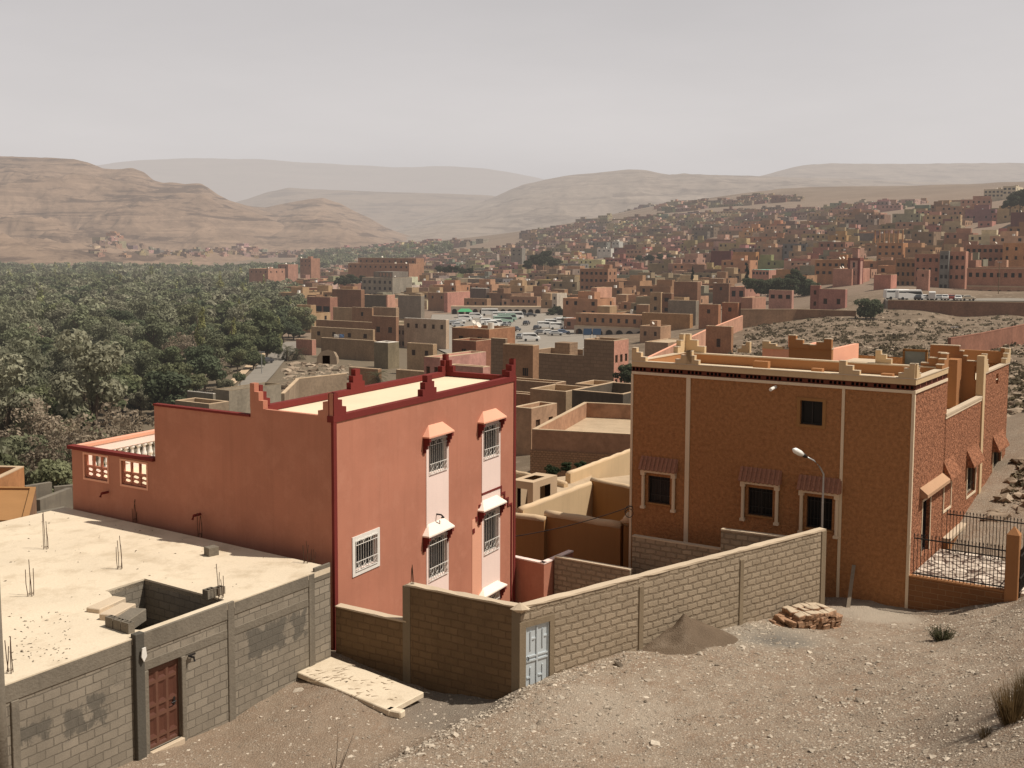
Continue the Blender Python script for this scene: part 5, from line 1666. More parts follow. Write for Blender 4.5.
# side windows, their steep hoods, door and ledges
for k, (o, aw_) in enumerate(((S1, (941.5, 951.5, 458.5, 477)), (S2, (963.8, 976.5, 443.5, 464.5)), (S3, (991.0, 1003.2, 429.5, 448.5)))):
    w = win(rh, RO_, RV, -RNs, *o, depth=.2, frame=M_TRIM, fw=.06, bars=(1, 0), grille=(M_IRON, -.08, False))
    x0, x1, z0, z1 = o
    mb = MB()
    for xa, xb, za, zb2 in ((x0 - .09, x1 + .09, z0 - .09, z0), (x0 - .09, x0, z0, z1), (x1, x1 + .09, z0, z1)):
        mb.hexa(RO_ + RV * xa + UP * za + RNs * .03, RV * (xb - xa), -RNs * .05, UP * (zb2 - za))
    mb.build('frame', M_TRIM, w)
    a0 = rv(aw_[0], Z0 - 8); zt_ = rsz(a0, aw_[2]) - rzb; zb_ = z1 + .04; a1 = x1 + .22; a0 = x0 - .22
    mb = MB(); o3 = .32
    b0, b1 = RO_ + RV * a0, RO_ + RV * a1
    tri = lambda b: [b + UP * zb_, b + RNs * o3 + UP * (zb_ + .0), b + RNs * o3 + UP * (zb_ + .06), b + UP * (zb_ + .72)]
    ta_, tb_ = tri(b0), tri(b1)
    mb.face(ta_); mb.face(tb_)
    for i in range(4):
        mb.face([ta_[i], tb_[i], tb_[(i + 1) % 4], ta_[(i + 1) % 4]])
    mb.build('hood', M_TERRALIT, w)
x0, x1, z0, z1 = SD
dr = win(rh, RO_, RV, -RNs, x0, x1, z0, z1, depth=.2, frame=M_IRON, fw=.07, bars=(1, 0), name='door')
mb = MB()
for xa, xb, za, zb2 in ((x0 - .08, x0, z0, z1 + .08), (x1, x1 + .08, z0, z1 + .08), (x0, x1, z1, z1 + .08)):
    mb.hexa(RO_ + RV * xa + UP * za + RNs * .02, RV * (xb - xa), -RNs * .04, UP * (zb2 - za))
mb.build('frame', M_TRIM, dr)
mb = MB(); a0, a1 = x0 - .45, v1 + .05; zc_ = z1 + .22; o3 = .28; M_ROSY = stucco('rosy_plaster', (.46, .28, .17))
pr_ = lambda b: [b + UP * zc_, b + RNs * o3 + UP * (zc_ + .02), b + RNs * o3 + UP * (zc_ + .14), b + UP * (zc_ + .36)]
ta_, tb_ = pr_(RO_ + RV * a0), pr_(RO_ + RV * a1)
mb.face(ta_); mb.face(tb_)
for i in range(4): mb.face([ta_[i], tb_[i], tb_[(i + 1) % 4], ta_[(i + 1) % 4]])
mb.build('door_canopy', M_ROSY, rh)
zl_ = rsz(rv(942.5, Z0 - 10.8), 538.0) - rzb
mb = MB(); a0, a1 = rv(942.5, Z0 - 10.8), v2
mb.hexa(RO_ + RV * a0 + RNs * .28 + UP * (zl_ - .12), RV * (a1 - a0), -RNs * .3, UP * .12); mb.build('ledge', M_CAP, rh)
mb = MB(); mb.hexa(RO_ + RV * a0 + RNs * .22 + UP * (zl_ - 1.6), RV * (a1 - a0), -RNs * .24, UP * 1.478); mb.build('plinth', M_ORANGE, rh)
a0, a1 = rv(984, Z0 - 10.2), rv(1003, Z0 - 9.8); zl2 = rsz(a0, 509) - rzb
mb = MB(); mb.hexa(RO_ + RV * a0 + RNs * .5 + UP * (zl2 - .1), RV * (a1 - a0), -RNs * .5, UP * .13); mb.build('ledge', M_TRIM, rh)
mb = MB(); mb.hexa(RO_ + RV * a0 + RNs * .28 + UP * (zl2 - 1.3), RV * .1, -RNs * .3, UP * 1.198); mb.build('ledge_post', M_TRIM, rh)
mb = MB(); mb.hexa(RO_ + RV * a0 + RNs * .26 + UP * (zl2 - 1.3), RV * (a1 - a0) * .6, -RNs * .28, UP * .1); mb.build('ledge', M_TRIM, rh)
# ------------------------------------------------------------------ terrace, retaining wall and iron fences beside it
fz = Z0 - 10.98                                            # terrace level
fp0 = Pp(0, 0, 0) + RNs * .02
FP1 = P(1004.5, 590.5, 36.3); fd = Vector((FP1.x - fp0.x, FP1.y - fp0.y, 0)); FLn = fd.length; fd.normalize(); fn = Vector((fd.y, -fd.x, 0))
fn = fn if fn.y < 0 else -fn
rwz = Z0 - 12.9; rwt = z_at(RC.x, RC.y, 575.4)
rt = thing('retaining_wall', 'low brown brick wall carrying the black iron fence', 'wall', (fp0.x, fp0.y, rwz), fd)
mb = MB(); mb.hexa(Vector((fp0.x, fp0.y, rwz)), fd * (FLn - .003), -fn * .22, UP * (rwt - .05 - rwz)); mb.build('brick_face', M_BRICKRED, rt)
mb = MB(); mb.hexa(Vector((fp0.x, fp0.y, rwt - .047)) + fn * .02, fd * (FLn - .003), -fn * .26, UP * .05); mb.build('coping', M_ORANGE, rt)
TB = 4.15
ptx = [Vector((fp0.x, fp0.y, rwt - .06)) - fn * .22, Vector((fp0.x, fp0.y, rwt - .06)) + fd * (FLn + 3.5) - fn * .22]
mb = MB(); back_ = RV * (TB + .1)
mb.prism([p - UP * 1.0 for p in (ptx[0], ptx[1], ptx[1] + back_, ptx[0] + back_)], UP * 1.0)
o = mb.build('terrace', M_PATIO); o['kind'] = 'structure'


def fence(name, label, p0, d, ln, z, h, step=.115, spear=True):
    f = thing(name, label, 'fence', (p0.x, p0.y, z), d)
    mb = MB(); n = int(ln / step); o = Vector((p0.x, p0.y, z))
    for k in range(n + 1):
        b = o + d * (ln * k / n); mb.tube([b - UP * .03, b + UP * (h - .1)], .013, 4)
        if spear: mb.tube([b + UP * (h - .1), b + UP * (h - .06), b + UP * h], [.013, .026, .003], 4)
    mb.build('bars', M_IRON, f)
    for q in (.07, h * .5 if False else h - .2):
        mb = MB(); mb.hexa(o + UP * q - Vector((-d.y, d.x, 0)) * .02, d * ln, Vector((-d.y, d.x, 0)) * .04, UP * .04); mb.build('rail', M_IRON, f)
    return f


hF = z_at(fp0.x, fp0.y, 533) - rwt
fence('iron_fence', 'black iron fence of upright bars on the low brown brick wall', Vector((fp0.x, fp0.y, 0)) - fn * .11 + fd * .12, fd, FLn - .14, rwt, hF)
q = Pp(0, TB, 0) + RNs * .3
fence('iron_fence', 'black iron fence closing the far side of the paved terrace', Vector((q.x, q.y, 0)), fd, FLn + 2.6, rwt - .05, 1.62)
pp = P(1010.0, 604, 36.0)
ps = thing('gate_pillar', 'orange square gate pillar with a pointed cap at the end of the iron fence', 'pillar', (pp.x, pp.y, pp.z - .5), fd)
zpt = z_at(pp.x, pp.y, 536.5)
mb = MB(); s = .40; o = Vector((FP1.x, FP1.y, pp.z - .5)) + fn * .06; mb.hexa(o, fd * s, -fn * s, UP * (zpt - pp.z + .5)); mb.build('shaft', M_ORANGE, ps, bevel=.015)
o = Vector((FP1.x, FP1.y, zpt)) + fn * .06; mb = MB(); c = o + fd * s / 2 - fn * s / 2 + UP * .27
b = [o, o + fd * s, o + fd * s - fn * s, o - fn * s]
for k in range(4): mb.face([b[k], b[(k + 1) % 4], c])
mb.face(b); mb.build('cap', M_ORANGE, ps)
# continuation fence beyond the pillar
q = o + fd * (s + .02); gq_ = thing('iron_gate', 'black iron gate standing open beyond the orange gate pillar', 'gate', (q.x, q.y, pp.z - .1), RV)
mb = MB(); ox = Vector((q.x, q.y, pp.z + .02)) - fn * .2
for k in range(15):
    b = ox + RV * (.16 * k); mb.tube([b, b + UP * 1.75], .014, 4)
mb.hexa(ox + UP * .1, RV * 2.26, fd * .03, UP * .05); mb.hexa(ox + UP * 1.5, RV * 2.26, fd * .03, UP * .05); mb.hexa(ox + UP * .75, RV * 2.26, fd * .03, UP * .04)
mb.build('bars', M_IRON, gq_)
# ------------------------------------------------------------------ street lamp, plank, cable
lp = P(822, 530, 39.0); lp.z = gz1(lp.x, lp.y)
sl_ = thing('street_lamp', 'slim curved street lamp with a white head in front of the terracotta house', 'street lamp', lp)
z1 = z_at(lp.x, lp.y, 474); hd = P(806, 456.5, 38.4); hx = P(793.5, 449.5, 37.9)
mb = MB(); top = Vector((lp.x, lp.y, z1)); pl = [Vector((lp.x, lp.y, lp.z - .1)), Vector((lp.x, lp.y, z1 - 1)), top]
m_ = P(819.5, 466.5, 38.9); m2_ = P(814, 460.5, 38.7)
mb.tube(pl + [m_, m2_, hd], [.055, .042, .032, .028, .026, .026], 8); mb.build('pole', M_STEEL, sl_, smooth=True)
mb = MB(); dd = (hx - hd); mb.tube([hd - dd * .1, hd + dd * .1, hd + dd * .32], [.03, .07, .075], 8); mb.build('ballast', M_IRON, sl_, smooth=True)
mb = MB(); mb.tube([hd + dd * .30, hd + dd * .5, hd + dd * .85, hd + dd * 1.02], [.075, .105, .105, .04], 10); mb.build('lamp_head', plain('lamp_glass', (.85, .84, .8), .3), sl_, smooth=True)
p0, p1 = P(846, 613, 38.0), P(852, 565, 38.9)
mb = MB(); p0.z = gz1(p0.x, p0.y) - .05; mb.hexa(p0, Vector((.12, -.04, 0)), Vector((.01, .03, 0)), p1 - p0); o = mb.build('plank', M_WOOD); tag(o, 'grey wooden plank leaning against the terracotta wall', 'plank')
ca, cb_ = P(470, 541, 43.5), P(632.0, 506, 42.9)
mb = MB(); pts = []
for k in range(25):
    t = k / 24; q = ca.lerp(cb_, t); q.z -= .5 * 4 * t * (1 - t) * .5; pts.append(q)
mb.tube(pts, .018, 4); kx = P(629, 510, 42.85)
mb.tube([kx + Vector((.16 * math.cos(a), .0, .2 * math.sin(a) - .02 * a)) for a in np.linspace(0, 9, 22)], .018, 4)
mb.tube([cb_, kx + Vector((.16, 0, 0))], .018, 4)
o = mb.build('power_cable', M_IRON); tag(o, 'thin black power cable sagging from the pink house to the terracotta house', 'cable')
# dark concrete pole at the very edge
q = P(2.5, 690, 21.5); zq_ = z_at(q.x, q.y, 548)
pt_ = thing('utility_pole', 'grey concrete utility pole cut by the edge of the view', 'pole', (q.x, q.y, gz1(q.x, q.y) - .2), GV)
mb = MB(); mb.tube([(q.x - .12, q.y, gz1(q.x, q.y) - .3), (q.x - .12, q.y, zq_)], [.20, .13], 10); mb.build('shaft', M_CEM, pt_, smooth=True)
mb = MB(); mb.hexa((q.x - .28, q.y - .16, gz1(q.x, q.y) - .1), (.32, 0, 0), (0, .32, 0), (0, 0, .35)); mb.build('footing', M_CEM, pt_)

# ================================================================== plain houses between here and the town
M_WINFRAME = plain('window_trim', (.30, .17, .10), .8)
M_WINDARK = plain('window_dark', (.018, .013, .011), .5, spec=.3, haze=True)


def wallmat(name, haze=True):
    """Earth render whose tone is the object's own colour."""
    m, nt = newmat(name); co = objco(nt)
    oi = nt.nodes.new('ShaderNodeObjectInfo'); c0 = oi.outputs['Color']
    n1 = noise(nt, co, .28, 5, .62); n2 = noise(nt, co, 2.4, 5, .65); n3 = noise(nt, co, 16, 3, .6)
    c = mixc(nt, 1.0, c0, ramp(nt, n1, [(.3, .78), (.7, 1.15)]), 'MULTIPLY')
    c = mixc(nt, 1.0, c, ramp(nt, n2, [(.3, .80), (.7, 1.14)]), 'MULTIPLY')
    mp = N(nt, 'ShaderNodeMapping'); mp.inputs['Scale'].default_value = (1.0, 1.0, .16); L(nt, co, mp.inputs[0])
    n4 = noise(nt, mp.outputs[0], .8, 4, .6)
    c = mixc(nt, 1.0, c, ramp(nt, n4, [(.42, 1.0), (.75, .84)]), 'MULTIPLY')
    return finish(m, nt, c, .95, n3, .5, .03, haze=haze)


M_EARTH = wallmat('earth_render')
M_EARTHROOF = stucco('earth_roof', (.46, .345, .23), var=.2, bump=.3, bscale=4, streak=0, haze=True, dust=(.34, .245, .16))
M_RIM = stucco('pale_parapet_edge', (.52, .38, .25), var=.2, bump=.2, streak=0, haze=True)  # paler than the walls: sun on the parapet tops put into colour
M_WHITEISH = plain('whitewash', (.66, .60, .52), .8, haze=True)
M_ROLL = stucco('rolled_clay_coping', (.60, .44, .28), var=.15, bump=.4, bscale=16, streak=0)
M_BLOCKFAR = brickmat('block_wall_distant', (.30, .20, .13), (.22, .145, .095), (.15, .10, .065), 1.1, .55, .05, .1, haze=True, smear=.5, stain=.4)

BROWN, DBROWN, TAN, PINKC, ORG, GREYC, CREAMC, SALM = (.33, .185, .105), (.24, .125, .075), (.42, .28, .165), (.47, .235, .17), (.46, .225, .11), (.26, .215, .165), (.56, .43, .29), (.56, .30, .21)
KEEP = []
HOUSES_XY = []                                             # plan circles already built on


def grid_windows(Lx, Htop, n, rows, par, ww=.95, wh=1.15, rowh=3.0, off=1.1, first=None):
    out = []
    for r in range(rows):
        zt_ = Htop - par - (off if first is None else first) - r * rowh
        for k in range(n):
            cx = Lx * (k + .5) / n
            if zt_ - wh > .4: out.append((cx - ww / 2, cx + ww / 2, zt_ - wh, zt_))
    return out


def town_house(label, xl, xc, xr, yt, Y, col, wl=(0, 0), wr=(0, 0), par=.55, zb=None, name='house', cat='house', group=None, R=None, rim=M_RIM, wall=None,
               ww=.95, wh=1.15, rowh=3.0, off=.8, roof=None, eu=EU, ev=EV, rimw=.28, Lmax=None, bars=False, roofz=None):
    C = P(xc, yt, Y)
    Lf = t_at(xl, C, eu) if Lmax is None else Lmax
    Rf = t_at(xr, C, ev) if R is None else R
    pts = [C, C + eu * Lf, C + ev * Rf, C + eu * Lf + ev * Rf]
    if zb is None: zb = min(gz1(p.x, p.y) for p in pts) - .6
    base = Vector((C.x, C.y, zb)); Hh = C.z - zb
    t = thing(name, label, cat, base, -eu, group)
    HOUSES_XY.append(((pts[0].x + pts[3].x) / 2, (pts[0].y + pts[3].y) / 2, .5 * math.hypot(Lf, Rf) + 2))
    KEEP.append((min(xl, xc), max(xc, xr), yt, Y))
    nf = Vector((eu.y, -eu.x, 0)); nf = nf if nf.y < 0 else -nf
    ns = Vector((ev.y, -ev.x, 0)); ns = ns if ns.x > 0 else -ns
    hl = grid_windows(Lf, Hh, wl[0], wl[1], par, ww, wh, rowh, off) if wl[0] else []
    hr = grid_windows(Rf, Hh, wr[0], wr[1], par, ww, wh, rowh, off) if wr[0] else []
    mb = MB()
    mb.sheet(base, eu, Lf, Hh, hl, -nf, .25, 0); mb.sheet(base, ev, Rf, Hh, hr, -ns, .25, 0)
    bl, br, bb = base + eu * Lf, base + ev * Rf, base + eu * Lf + ev * Rf
    mb.face([bl, bb, bb + UP * Hh, bl + UP * Hh]); mb.face([br, bb, bb + UP * Hh, br + UP * Hh])
    o = base + UP * Hh; r = rimw
    outer = [o, o + eu * Lf, o + eu * Lf + ev * Rf, o + ev * Rf]
    inner = [o + eu * r + ev * r, o + eu * (Lf - r) + ev * r, o + eu * (Lf - r) + ev * (Rf - r), o + eu * r + ev * (Rf - r)]
    dn = -UP * par
    for k in range(4):
        mb.face([inner[k], inner[(k + 1) % 4], inner[(k + 1) % 4] + dn, inner[k] + dn])
    wm = wall or M_EARTH
    w = mb.build('wall', wm, t); w.color = (*col, 1)
    mb = MB()
    for k in range(4):
        k2 = (k + 1) % 4
        mb.prism([outer[k] - UP * .0, outer[k2], inner[k2], inner[k]], UP * .05)
    mb.build('parapet', rim, t)
    mb = MB(); mb.face([p + dn for p in inner]); mb.build('roof', roof or M_EARTHROOF, t)
    for (dd, nn, hs) in ((eu, nf, hl), (ev, ns, hr)):
        for (x0, x1, z0, z1) in hs:
            m2 = MB(); b = base - nn * .18
            m2.face([b + dd * x0 + UP * z0, b + dd * x1 + UP * z0, b + dd * x1 + UP * z1, b + dd * x0 + UP * z1])
            if Y < 330:
                for k in range(1, 3): m2.hexa(b + nn * .06 + dd * (x0 + (x1 - x0) * k / 3 - .02) + UP * z0, dd * .04, nn * .02, UP * (z1 - z0), 1)
            m2.build('window', [M_WINDARK, M_WINFRAME], t)
    rq = random.Random(int(xl * 7 + yt * 13))
    if Y > 150 and Lf > 5 and Rf > 5 and par > .2:
        dl = base + UP * (Hh - par)
        if rq.random() < .55:                              # stair room
            a_, b_ = rq.uniform(.5, Lf * .5), rq.uniform(Rf * .35, Rf * .6); w_, d_ = rq.uniform(2, 3.2), rq.uniform(2, min(3.4, Rf * .35)); h_ = par + rq.uniform(.9, 2.0)
            w_ = min(w_, Lf - a_ - .4)
            mb = MB(); mb.hexa(dl + eu * a_ + ev * b_, eu * w_, ev * d_, UP * h_); s_ = mb.build('stair_room', wm, t); s_.color = (*col, 1)
        for q_ in range(rq.choice([0, 1, 1, 2])):          # satellite dishes facing south
            p_ = dl + eu * rq.uniform(.5, Lf - .5) + ev * rq.uniform(.4, Rf * .5); zt_ = par + rq.uniform(.3, .9); r_ = rq.uniform(.4, .62)
            mb = MB(); mb.tube([p_, p_ + UP * zt_], .05, 5); c_ = p_ + UP * zt_; nn_ = Vector((rq.uniform(.3, .8), -.6, .6)).normalized(); e1_ = nn_.orthogonal().normalized(); e2_ = nn_.cross(e1_)
            rim_ = [c_ + nn_ * .12 + (e1_ * math.cos(q * .7854) + e2_ * math.sin(q * .7854)) * r_ for q in range(8)]
            for q in range(8): mb.face([rim_[q], rim_[(q + 1) % 8], c_])
            mb.build('satellite_dish', M_WHITEISH, t)
        if rq.random() < .4:
            p_ = dl + eu * rq.uniform(1, Lf - 1) + ev * rq.uniform(1, Rf - 1); mb = MB(); mb.tube([p_, p_ + UP * (par + .9)], .55, 10); mb.build('water_tank', M_WHITEISH, t)
    t['_L'] = Lf; t['_R'] = Rf; t['_H'] = Hh
    return t, base, Lf, Rf, Hh


def hip(*a): pass

# ------------------------------------------------------------------ brown courtyard house with rolled clay copings
zB = P(622, 525, 45.2)
bh = thing('courtyard_house', 'brown courtyard house with rounded clay copings between the pink and terracotta houses', 'house', (zB.x, zB.y, Z0 - 16), -EU)
Q = lambda px, py, z: PZ(px, py, z)


def roll_wall(a, b, z, zb_, t, mat, r=.2, dz=0):
    a, b = Vector((a.x, a.y, zb_)), Vector((b.x, b.y, zb_)); d = (b - a); l = d.length; d.normalize(); n = Vector((-d.y, d.x, 0))
    mb = MB(); mb.hexa(a - n * t / 2, d * l, n * t, UP * (z - r * .7 - zb_)); mb.build('wall', mat, bh)
    mb = MB(); k = max(4, int(l / .5)); pts = [a + d * (l * i / k) + UP * (z - r * .75 - zb_ + rng.uniform(-.02, .02)) for i in range(k + 1)]
    mb.tube(pts, [r * rng.uniform(.9, 1.08) for _ in pts], 10); mb.build('coping', M_ROLL, bh, smooth=True)


zq = zB.z
fL = Q(546, 513, zq); fR = Q(622, 525.5, zq)
roll_wall(Q(505, 515.5, zq - .28), Q(545.5, 521, zq - .28), zq - .10, Z0 - 16, .26, M_HOUSEBROWN, .15)
roll_wall(fL, fR, zq + .1, Z0 - 16, .26, M_HOUSEBROWN, .16)
pz_ = P(628, 522, 45.0)
mb = MB(); mb.hexa((pz_.x - .2, pz_.y - .2, Z0 - 16), (.5, -.05, 0), (.05, .5, 0), UP * (pz_.z - Z0 + 16)); mb.build('pillar', M_HOUSEBROWN, bh)
mb = MB(); mb.tube([(pz_.x - .1, pz_.y, pz_.z - .1), (pz_.x + .05, pz_.y, pz_.z + .15), (pz_.x + .3, pz_.y, pz_.z)], [.28, .3, .2], 8); mb.build('coping', M_ROLL, bh, smooth=True)
d0_, d1_ = Q(520, 511, zq), Q(592, 484, zq)
roll_wall(d0_, d1_, zq + .15, Z0 - 16, .3, M_TAN, .15)
r0_, r1_ = d1_, Q(640, 487, zq + .35)
roll_wall(r0_, r1_, zq + .3, Z0 - 16, .3, M_HOUSEBROWN, .14)
l0_, l1_ = P(512, 470, 60), P(566, 481, 57)
roll_wall(l0_, Vector((l1_.x, l1_.y, l0_.z)), l0_.z, Z0 - 16, .3, M_TAN, .13)
w0_, w1_ = P(568, 473, 58), P(640, 446, 66)
roll_wall(w0_, w1_, w0_.z + .05, Z0 - 16, .3, M_TAN, .13)
mb = MB(); zf_ = zq - 1.0
mb.prism([Vector((p.x, p.y, zf_ - .3)) for p in (d0_, d1_, Q(592, 455, zq), Q(500, 465, zq), Q(480, 505, zq))], UP * .3); mb.build('roof', M_EARTHROOF, bh)
zz_ = zq - .7
mb = MB(); mb.prism([Vector((p.x, p.y, Z0 - 16)) for p in (Q(640, 487, zq), d1_, Q(600, 455, zq), Q(650, 450, zq))], UP * (zz_ - Z0 + 15.4)); mb.build('roof', M_EARTHROOF, bh)
bx = P(533, 494.5, 50.5)
mb = MB(); o_ = Vector((bx.x, bx.y, zf_)); hh_ = bx.z - zf_ + .55
e1, e2 = EU * 1.0, EV * 1.5
mb.sheet(o_, EU, 1.15, hh_, [(.3, .85, .12, hh_ - .35)], EV, .3, 0, 1); mb.sheet(o_, EV, 2.1, hh_, [(.6, 1.5, .15, hh_ - .3)], EU, .3, 0, 1)
mb.face([o_ + EU * 1.15, o_ + EU * 1.15 + EV * 2.1, o_ + EU * 1.15 + EV * 2.1 + UP * hh_, o_ + EU * 1.15 + UP * hh_]); mb.face([o_ + EV * 2.1, o_ + EU * 1.15 + EV * 2.1, o_ + EU * 1.15 + EV * 2.1 + UP * hh_, o_ + EV * 2.1 + UP * hh_])
tq = o_ + UP * hh_
for a0, a1, b0, b1 in ((0, 1.15, 0, .5), (0, 1.15, 1.5, 2.1), (0, .3, .5, 1.5), (.85, 1.15, .5, 1.5)):
    mb.face([tq + EU * a0 + EV * b0, tq + EU * a1 + EV * b0, tq + EU * a1 + EV * b1, tq + EU * a0 + EV * b1])
mb.build('roof_lantern', [M_RIM, M_HOLE], bh)

# flat parapet house in front of the town, on a stone base
t, b_, Lf, Rf, Hh = town_house('wide low pinkish house with empty parapet roof beside the terracotta house', 532, 655, 700, 436.0, 73, (.40, .225, .14), par=1.15, R=14.2, zb=Z0 - 17, eu=Vector((-.962, .275, 0)).normalized(), ev=Vector((.31, .95, 0)).normalized())
eu_, ev_ = Vector((-.962, .275, 0)).normalized(), Vector((.31, .95, 0)).normalized()
mb = MB(); mb.hexa(b_ + eu_ * -.06 - ev_ * .12, eu_ * (Lf + .14), ev_ * .16, UP * (Hh - 1.35)); mb.build('stone_base', M_RUBBLE, t)

TH = town_house
TH('small house with two windows in its sunny side behind the brown courtyard house', 513, 531.5, 557, 409.0, 95, (.44, .27, .17), wr=(2, 1), ww=.7, wh=1.1, off=.5)
TH('dark brown walled court house left of the terracotta house', 572, 623, 640, 394.5, 106, (.105, .085, .065), par=1.3, R=8)
TH('tan wall house with a bright slanting side above the pinkish parapet house', 530, 566, 590, 392, 114, (.36, .25, .155), par=.8)
TH('low layered brown house below the tall block building', 500, 543, 551, 396, 121, BROWN, par=.9)
TH('flat brown house at the foot of the tall block building', 505, 556, 566, 383.5, 134, (.30, .185, .115), par=.6)
TH('long low tan wall house right of the flat brown house', 575, 598, 616, 385.5, 138, TAN, par=.7)
t, b_, Lf, Rf, Hh = TH('tall raw block building with a salmon pink side and six windows', 584, 614, 628.5, 341.0, 165, (.30, .2, .13), wr=(3, 2), wall=M_BLOCKFAR, ww=.8, rowh=3.6, off=1.6)
o = t
wmr = [c for c in t.children if c.name.startswith('wall')][0]
mb = MB(); hr_ = grid_windows(Rf, Hh, 3, 2, .55, .8, 1.15, 3.6, 1.6)
mb.sheet(b_ - Vector((-EV.y, EV.x, 0)) * .03, EV, Rf, Hh - .02, hr_, Vector((-EV.y, EV.x, 0)), .04, 0); s_ = mb.build('painted_side', M_EARTH, t); s_.color = (.56, .28, .20, 1)
C2 = b_ + EU * Lf
x584 = C2
t, b2_, Lf2, Rf2, Hh2 = TH('lower raw block annex beside the tall block building', 520, 584, 590, 356.0, C2.y - .05, (.30, .2, .13), wall=M_BLOCKFAR, par=.9, R=9)
for k in range(2):                                         # solar panels on the tall block building
    q = P(583 + 9.5 * k, 342, 170); q.z = b_.z + Hh
    s_ = thing('solar_panel', ['tilted dark solar panel on the block building, the one beside the satellite clutter', 'tilted dark solar panel on the block building, the one towards the pink side'][k], 'solar panel', q, (1, 0, 0))
    mb = MB(); mb.hexa(q + Vector((0, 0, .5)), (1.25, -.1, 0), (.1, .5, .9), (0, -.05, .04)); mb.build('glass', plain('solar_cell', (.03, .05, .085), .25, spec=.5, haze=True), s_)
    mb = MB(); mb.tube([q + Vector((.1, 0, -.1)), q + Vector((.1, .05, .6))], .04, 4); mb.tube([q + Vector((1.1, 0, -.1)), q + Vector((1.1, .0, .6))], .04, 4); mb.tube([q + Vector((.05, .03, .5)), q + Vector((1.2, .03, .5))], .04, 4); mb.build('stand', M_STEEL, s_)
TH('narrow brown house with pale roof between the pink house and block annex', 503, 533, 539, 346, 158, BROWN, wl=(2, 1), par=.4, off=2.8)
TH('salmon house corner peeping over the dark red parapet', 424, 440, 443, 358, 112, (.52, .27, .22), par=.15, R=8, wl=(2, 1), ww=.5)
TH('pink house with a bare cream roof just behind the dark red parapet', 448, 483, 490, 367.6, 104, (.50, .26, .21), par=.15, roof=M_CREAM)
TH('brown house with balcony window rising behind the cream roof', 452, 489, 490.6, 329.5, 190, (.34, .165, .09), wl=(2, 2), R=8)
TH('red brown lower wing in front of the balcony house', 452, 476, 477.5, 341.3, 184, (.29, .125, .075), wl=(1, 1), R=5)
TH('raw block house on the edge of the open square', 491, 505.5, 507.5, 339, 181, (.28, .19, .12), wall=M_BLOCKFAR)
TH('tan house with two small windows left of the salmon corner', 407, 433, 437, 344.6, 232, TAN, wl=(2, 1))
TH('low tan house with a pale roof edge under the two window tan house', 396, 425, 429, 372.0, 178, (.38, .25, .15), par=.3)
TH('narrow olive brown house with a white roof edge', 374, 388, 399, 343, 245, (.22, .175, .11), rim=M_WHITEISH, rimw=.9)
TH('small shed with a pale ribbed roof near the young palm', 349, 378, 381.5, 369.5, 190, BROWN, par=.1, roof=M_RIM)
TH('broad tan retaining house with plain blank wall above the rocks', 321, 374, 376.5, 341, 262, (.31, .205, .12), par=1.0)
TH('long tan house with laundry on its terrace', 311, 373, 375, 330, 288, TAN, wl=(4, 1), ww=1.2, par=.35)
TH('low house with pinkish roof beside the old palm', 296, 312, 316, 340, 275, PINKC, par=.3)
TH('tall brown house with two rows of paired windows', 372, 396, 398.6, 317, 291, (.31, .165, .10), wl=(2, 2), ww=1.3, wh=1.5, rowh=4.2, off=2.2)
TH('dark house with a row of square windows and a bright cream side', 397, 413.5, 429, 326, 300, (.30, .21, .15), wl=(4, 2), ww=.9)
TH('long cream house with dark openings by the square', 404, 446, 449, 320, 292, (.50, .36, .25), wl=(5, 1), rim=M_WHITEISH)
TH('roofless tan house above the broad retaining wall', 333, 352, 353.5, 308, 338, TAN, par=1.6)
TH('plain brown cube house beside the roofless tan house', 352, 372, 373.5, 308, 330, BROWN, wl=(1, 1))
TH('square tan house with a bright thin edge left of the dark windows', 372, 396, 399, 308, 333, (.36, .24, .15))
TH('low brown terrace house under the roofless tan house', 316, 372, 374, 322.5, 312, BROWN, par=.3)
TH('rosy brown house with three wide openings at the edge of the trees', 307, 330, 337.5, 297.5, 392, (.33, .16, .11), wl=(3, 2), ww=3.0, wh=2.4, off=2.6, rowh=5.2)
TH('large blank red brown house behind the three wide openings', 332, 361, 364.5, 290, 405, DBROWN)
TH('dark olive brown house below the grey building', 364, 386, 394.5, 295.5, 420, (.15, .125, .09))
TH('grey brown flat house right of the salmon patch', 398, 421, 424.5, 296, 405, GREYC)
TH('small salmon patch house under the grey building', 386, 387.5, 395, 295.0, 412, SALM)
t, b_, Lf, Rf, Hh = TH('unfinished grey concrete building with rows of dark windows', 362, 392.5, 412, 278, 520, (.27, .235, .185), wl=(6, 3), wr=(0, 0), ww=1.4, wh=1.4)
mb = MB(); tq = b_ + UP * (Hh + .06)
e0 = EU * 1.2 + EV * 1.5
mb.sheet(tq + e0, EU, Lf * .62, 2.7, [(.6 + k * 2.0, 2.0 + k * 2.0, .5, 2.1) for k in range(int(Lf * .62 / 2.0) - 1)], EV, .4, 0); mb.sheet(tq + e0, EV, Rf * .8, 2.7, [], None)
mb.face([tq + e0 + UP * 2.7, tq + e0 + EU * Lf * .62 + UP * 2.7, tq + e0 + EU * Lf * .62 + EV * Rf * .8 + UP * 2.7, tq + e0 + EV * Rf * .8 + UP * 2.7])
s_ = mb.build('top_floor', [M_EARTH], t); s_.color = (.2, .17, .14, 1)
TH('brown house left of the rosy wall by the arcade', 428, 446, 449, 293, 472, BROWN, wl=(2, 1))
TH('wide rosy pink wall house behind the arcade', 444, 447.5, 470, 292.5, 462, (.50, .24, .18))
TH('small dark house under a white roof edge behind the arcade', 470, 486, 489.5, 288.5, 500, (.14, .10, .08), rim=M_WHITEISH, rimw=1.5)
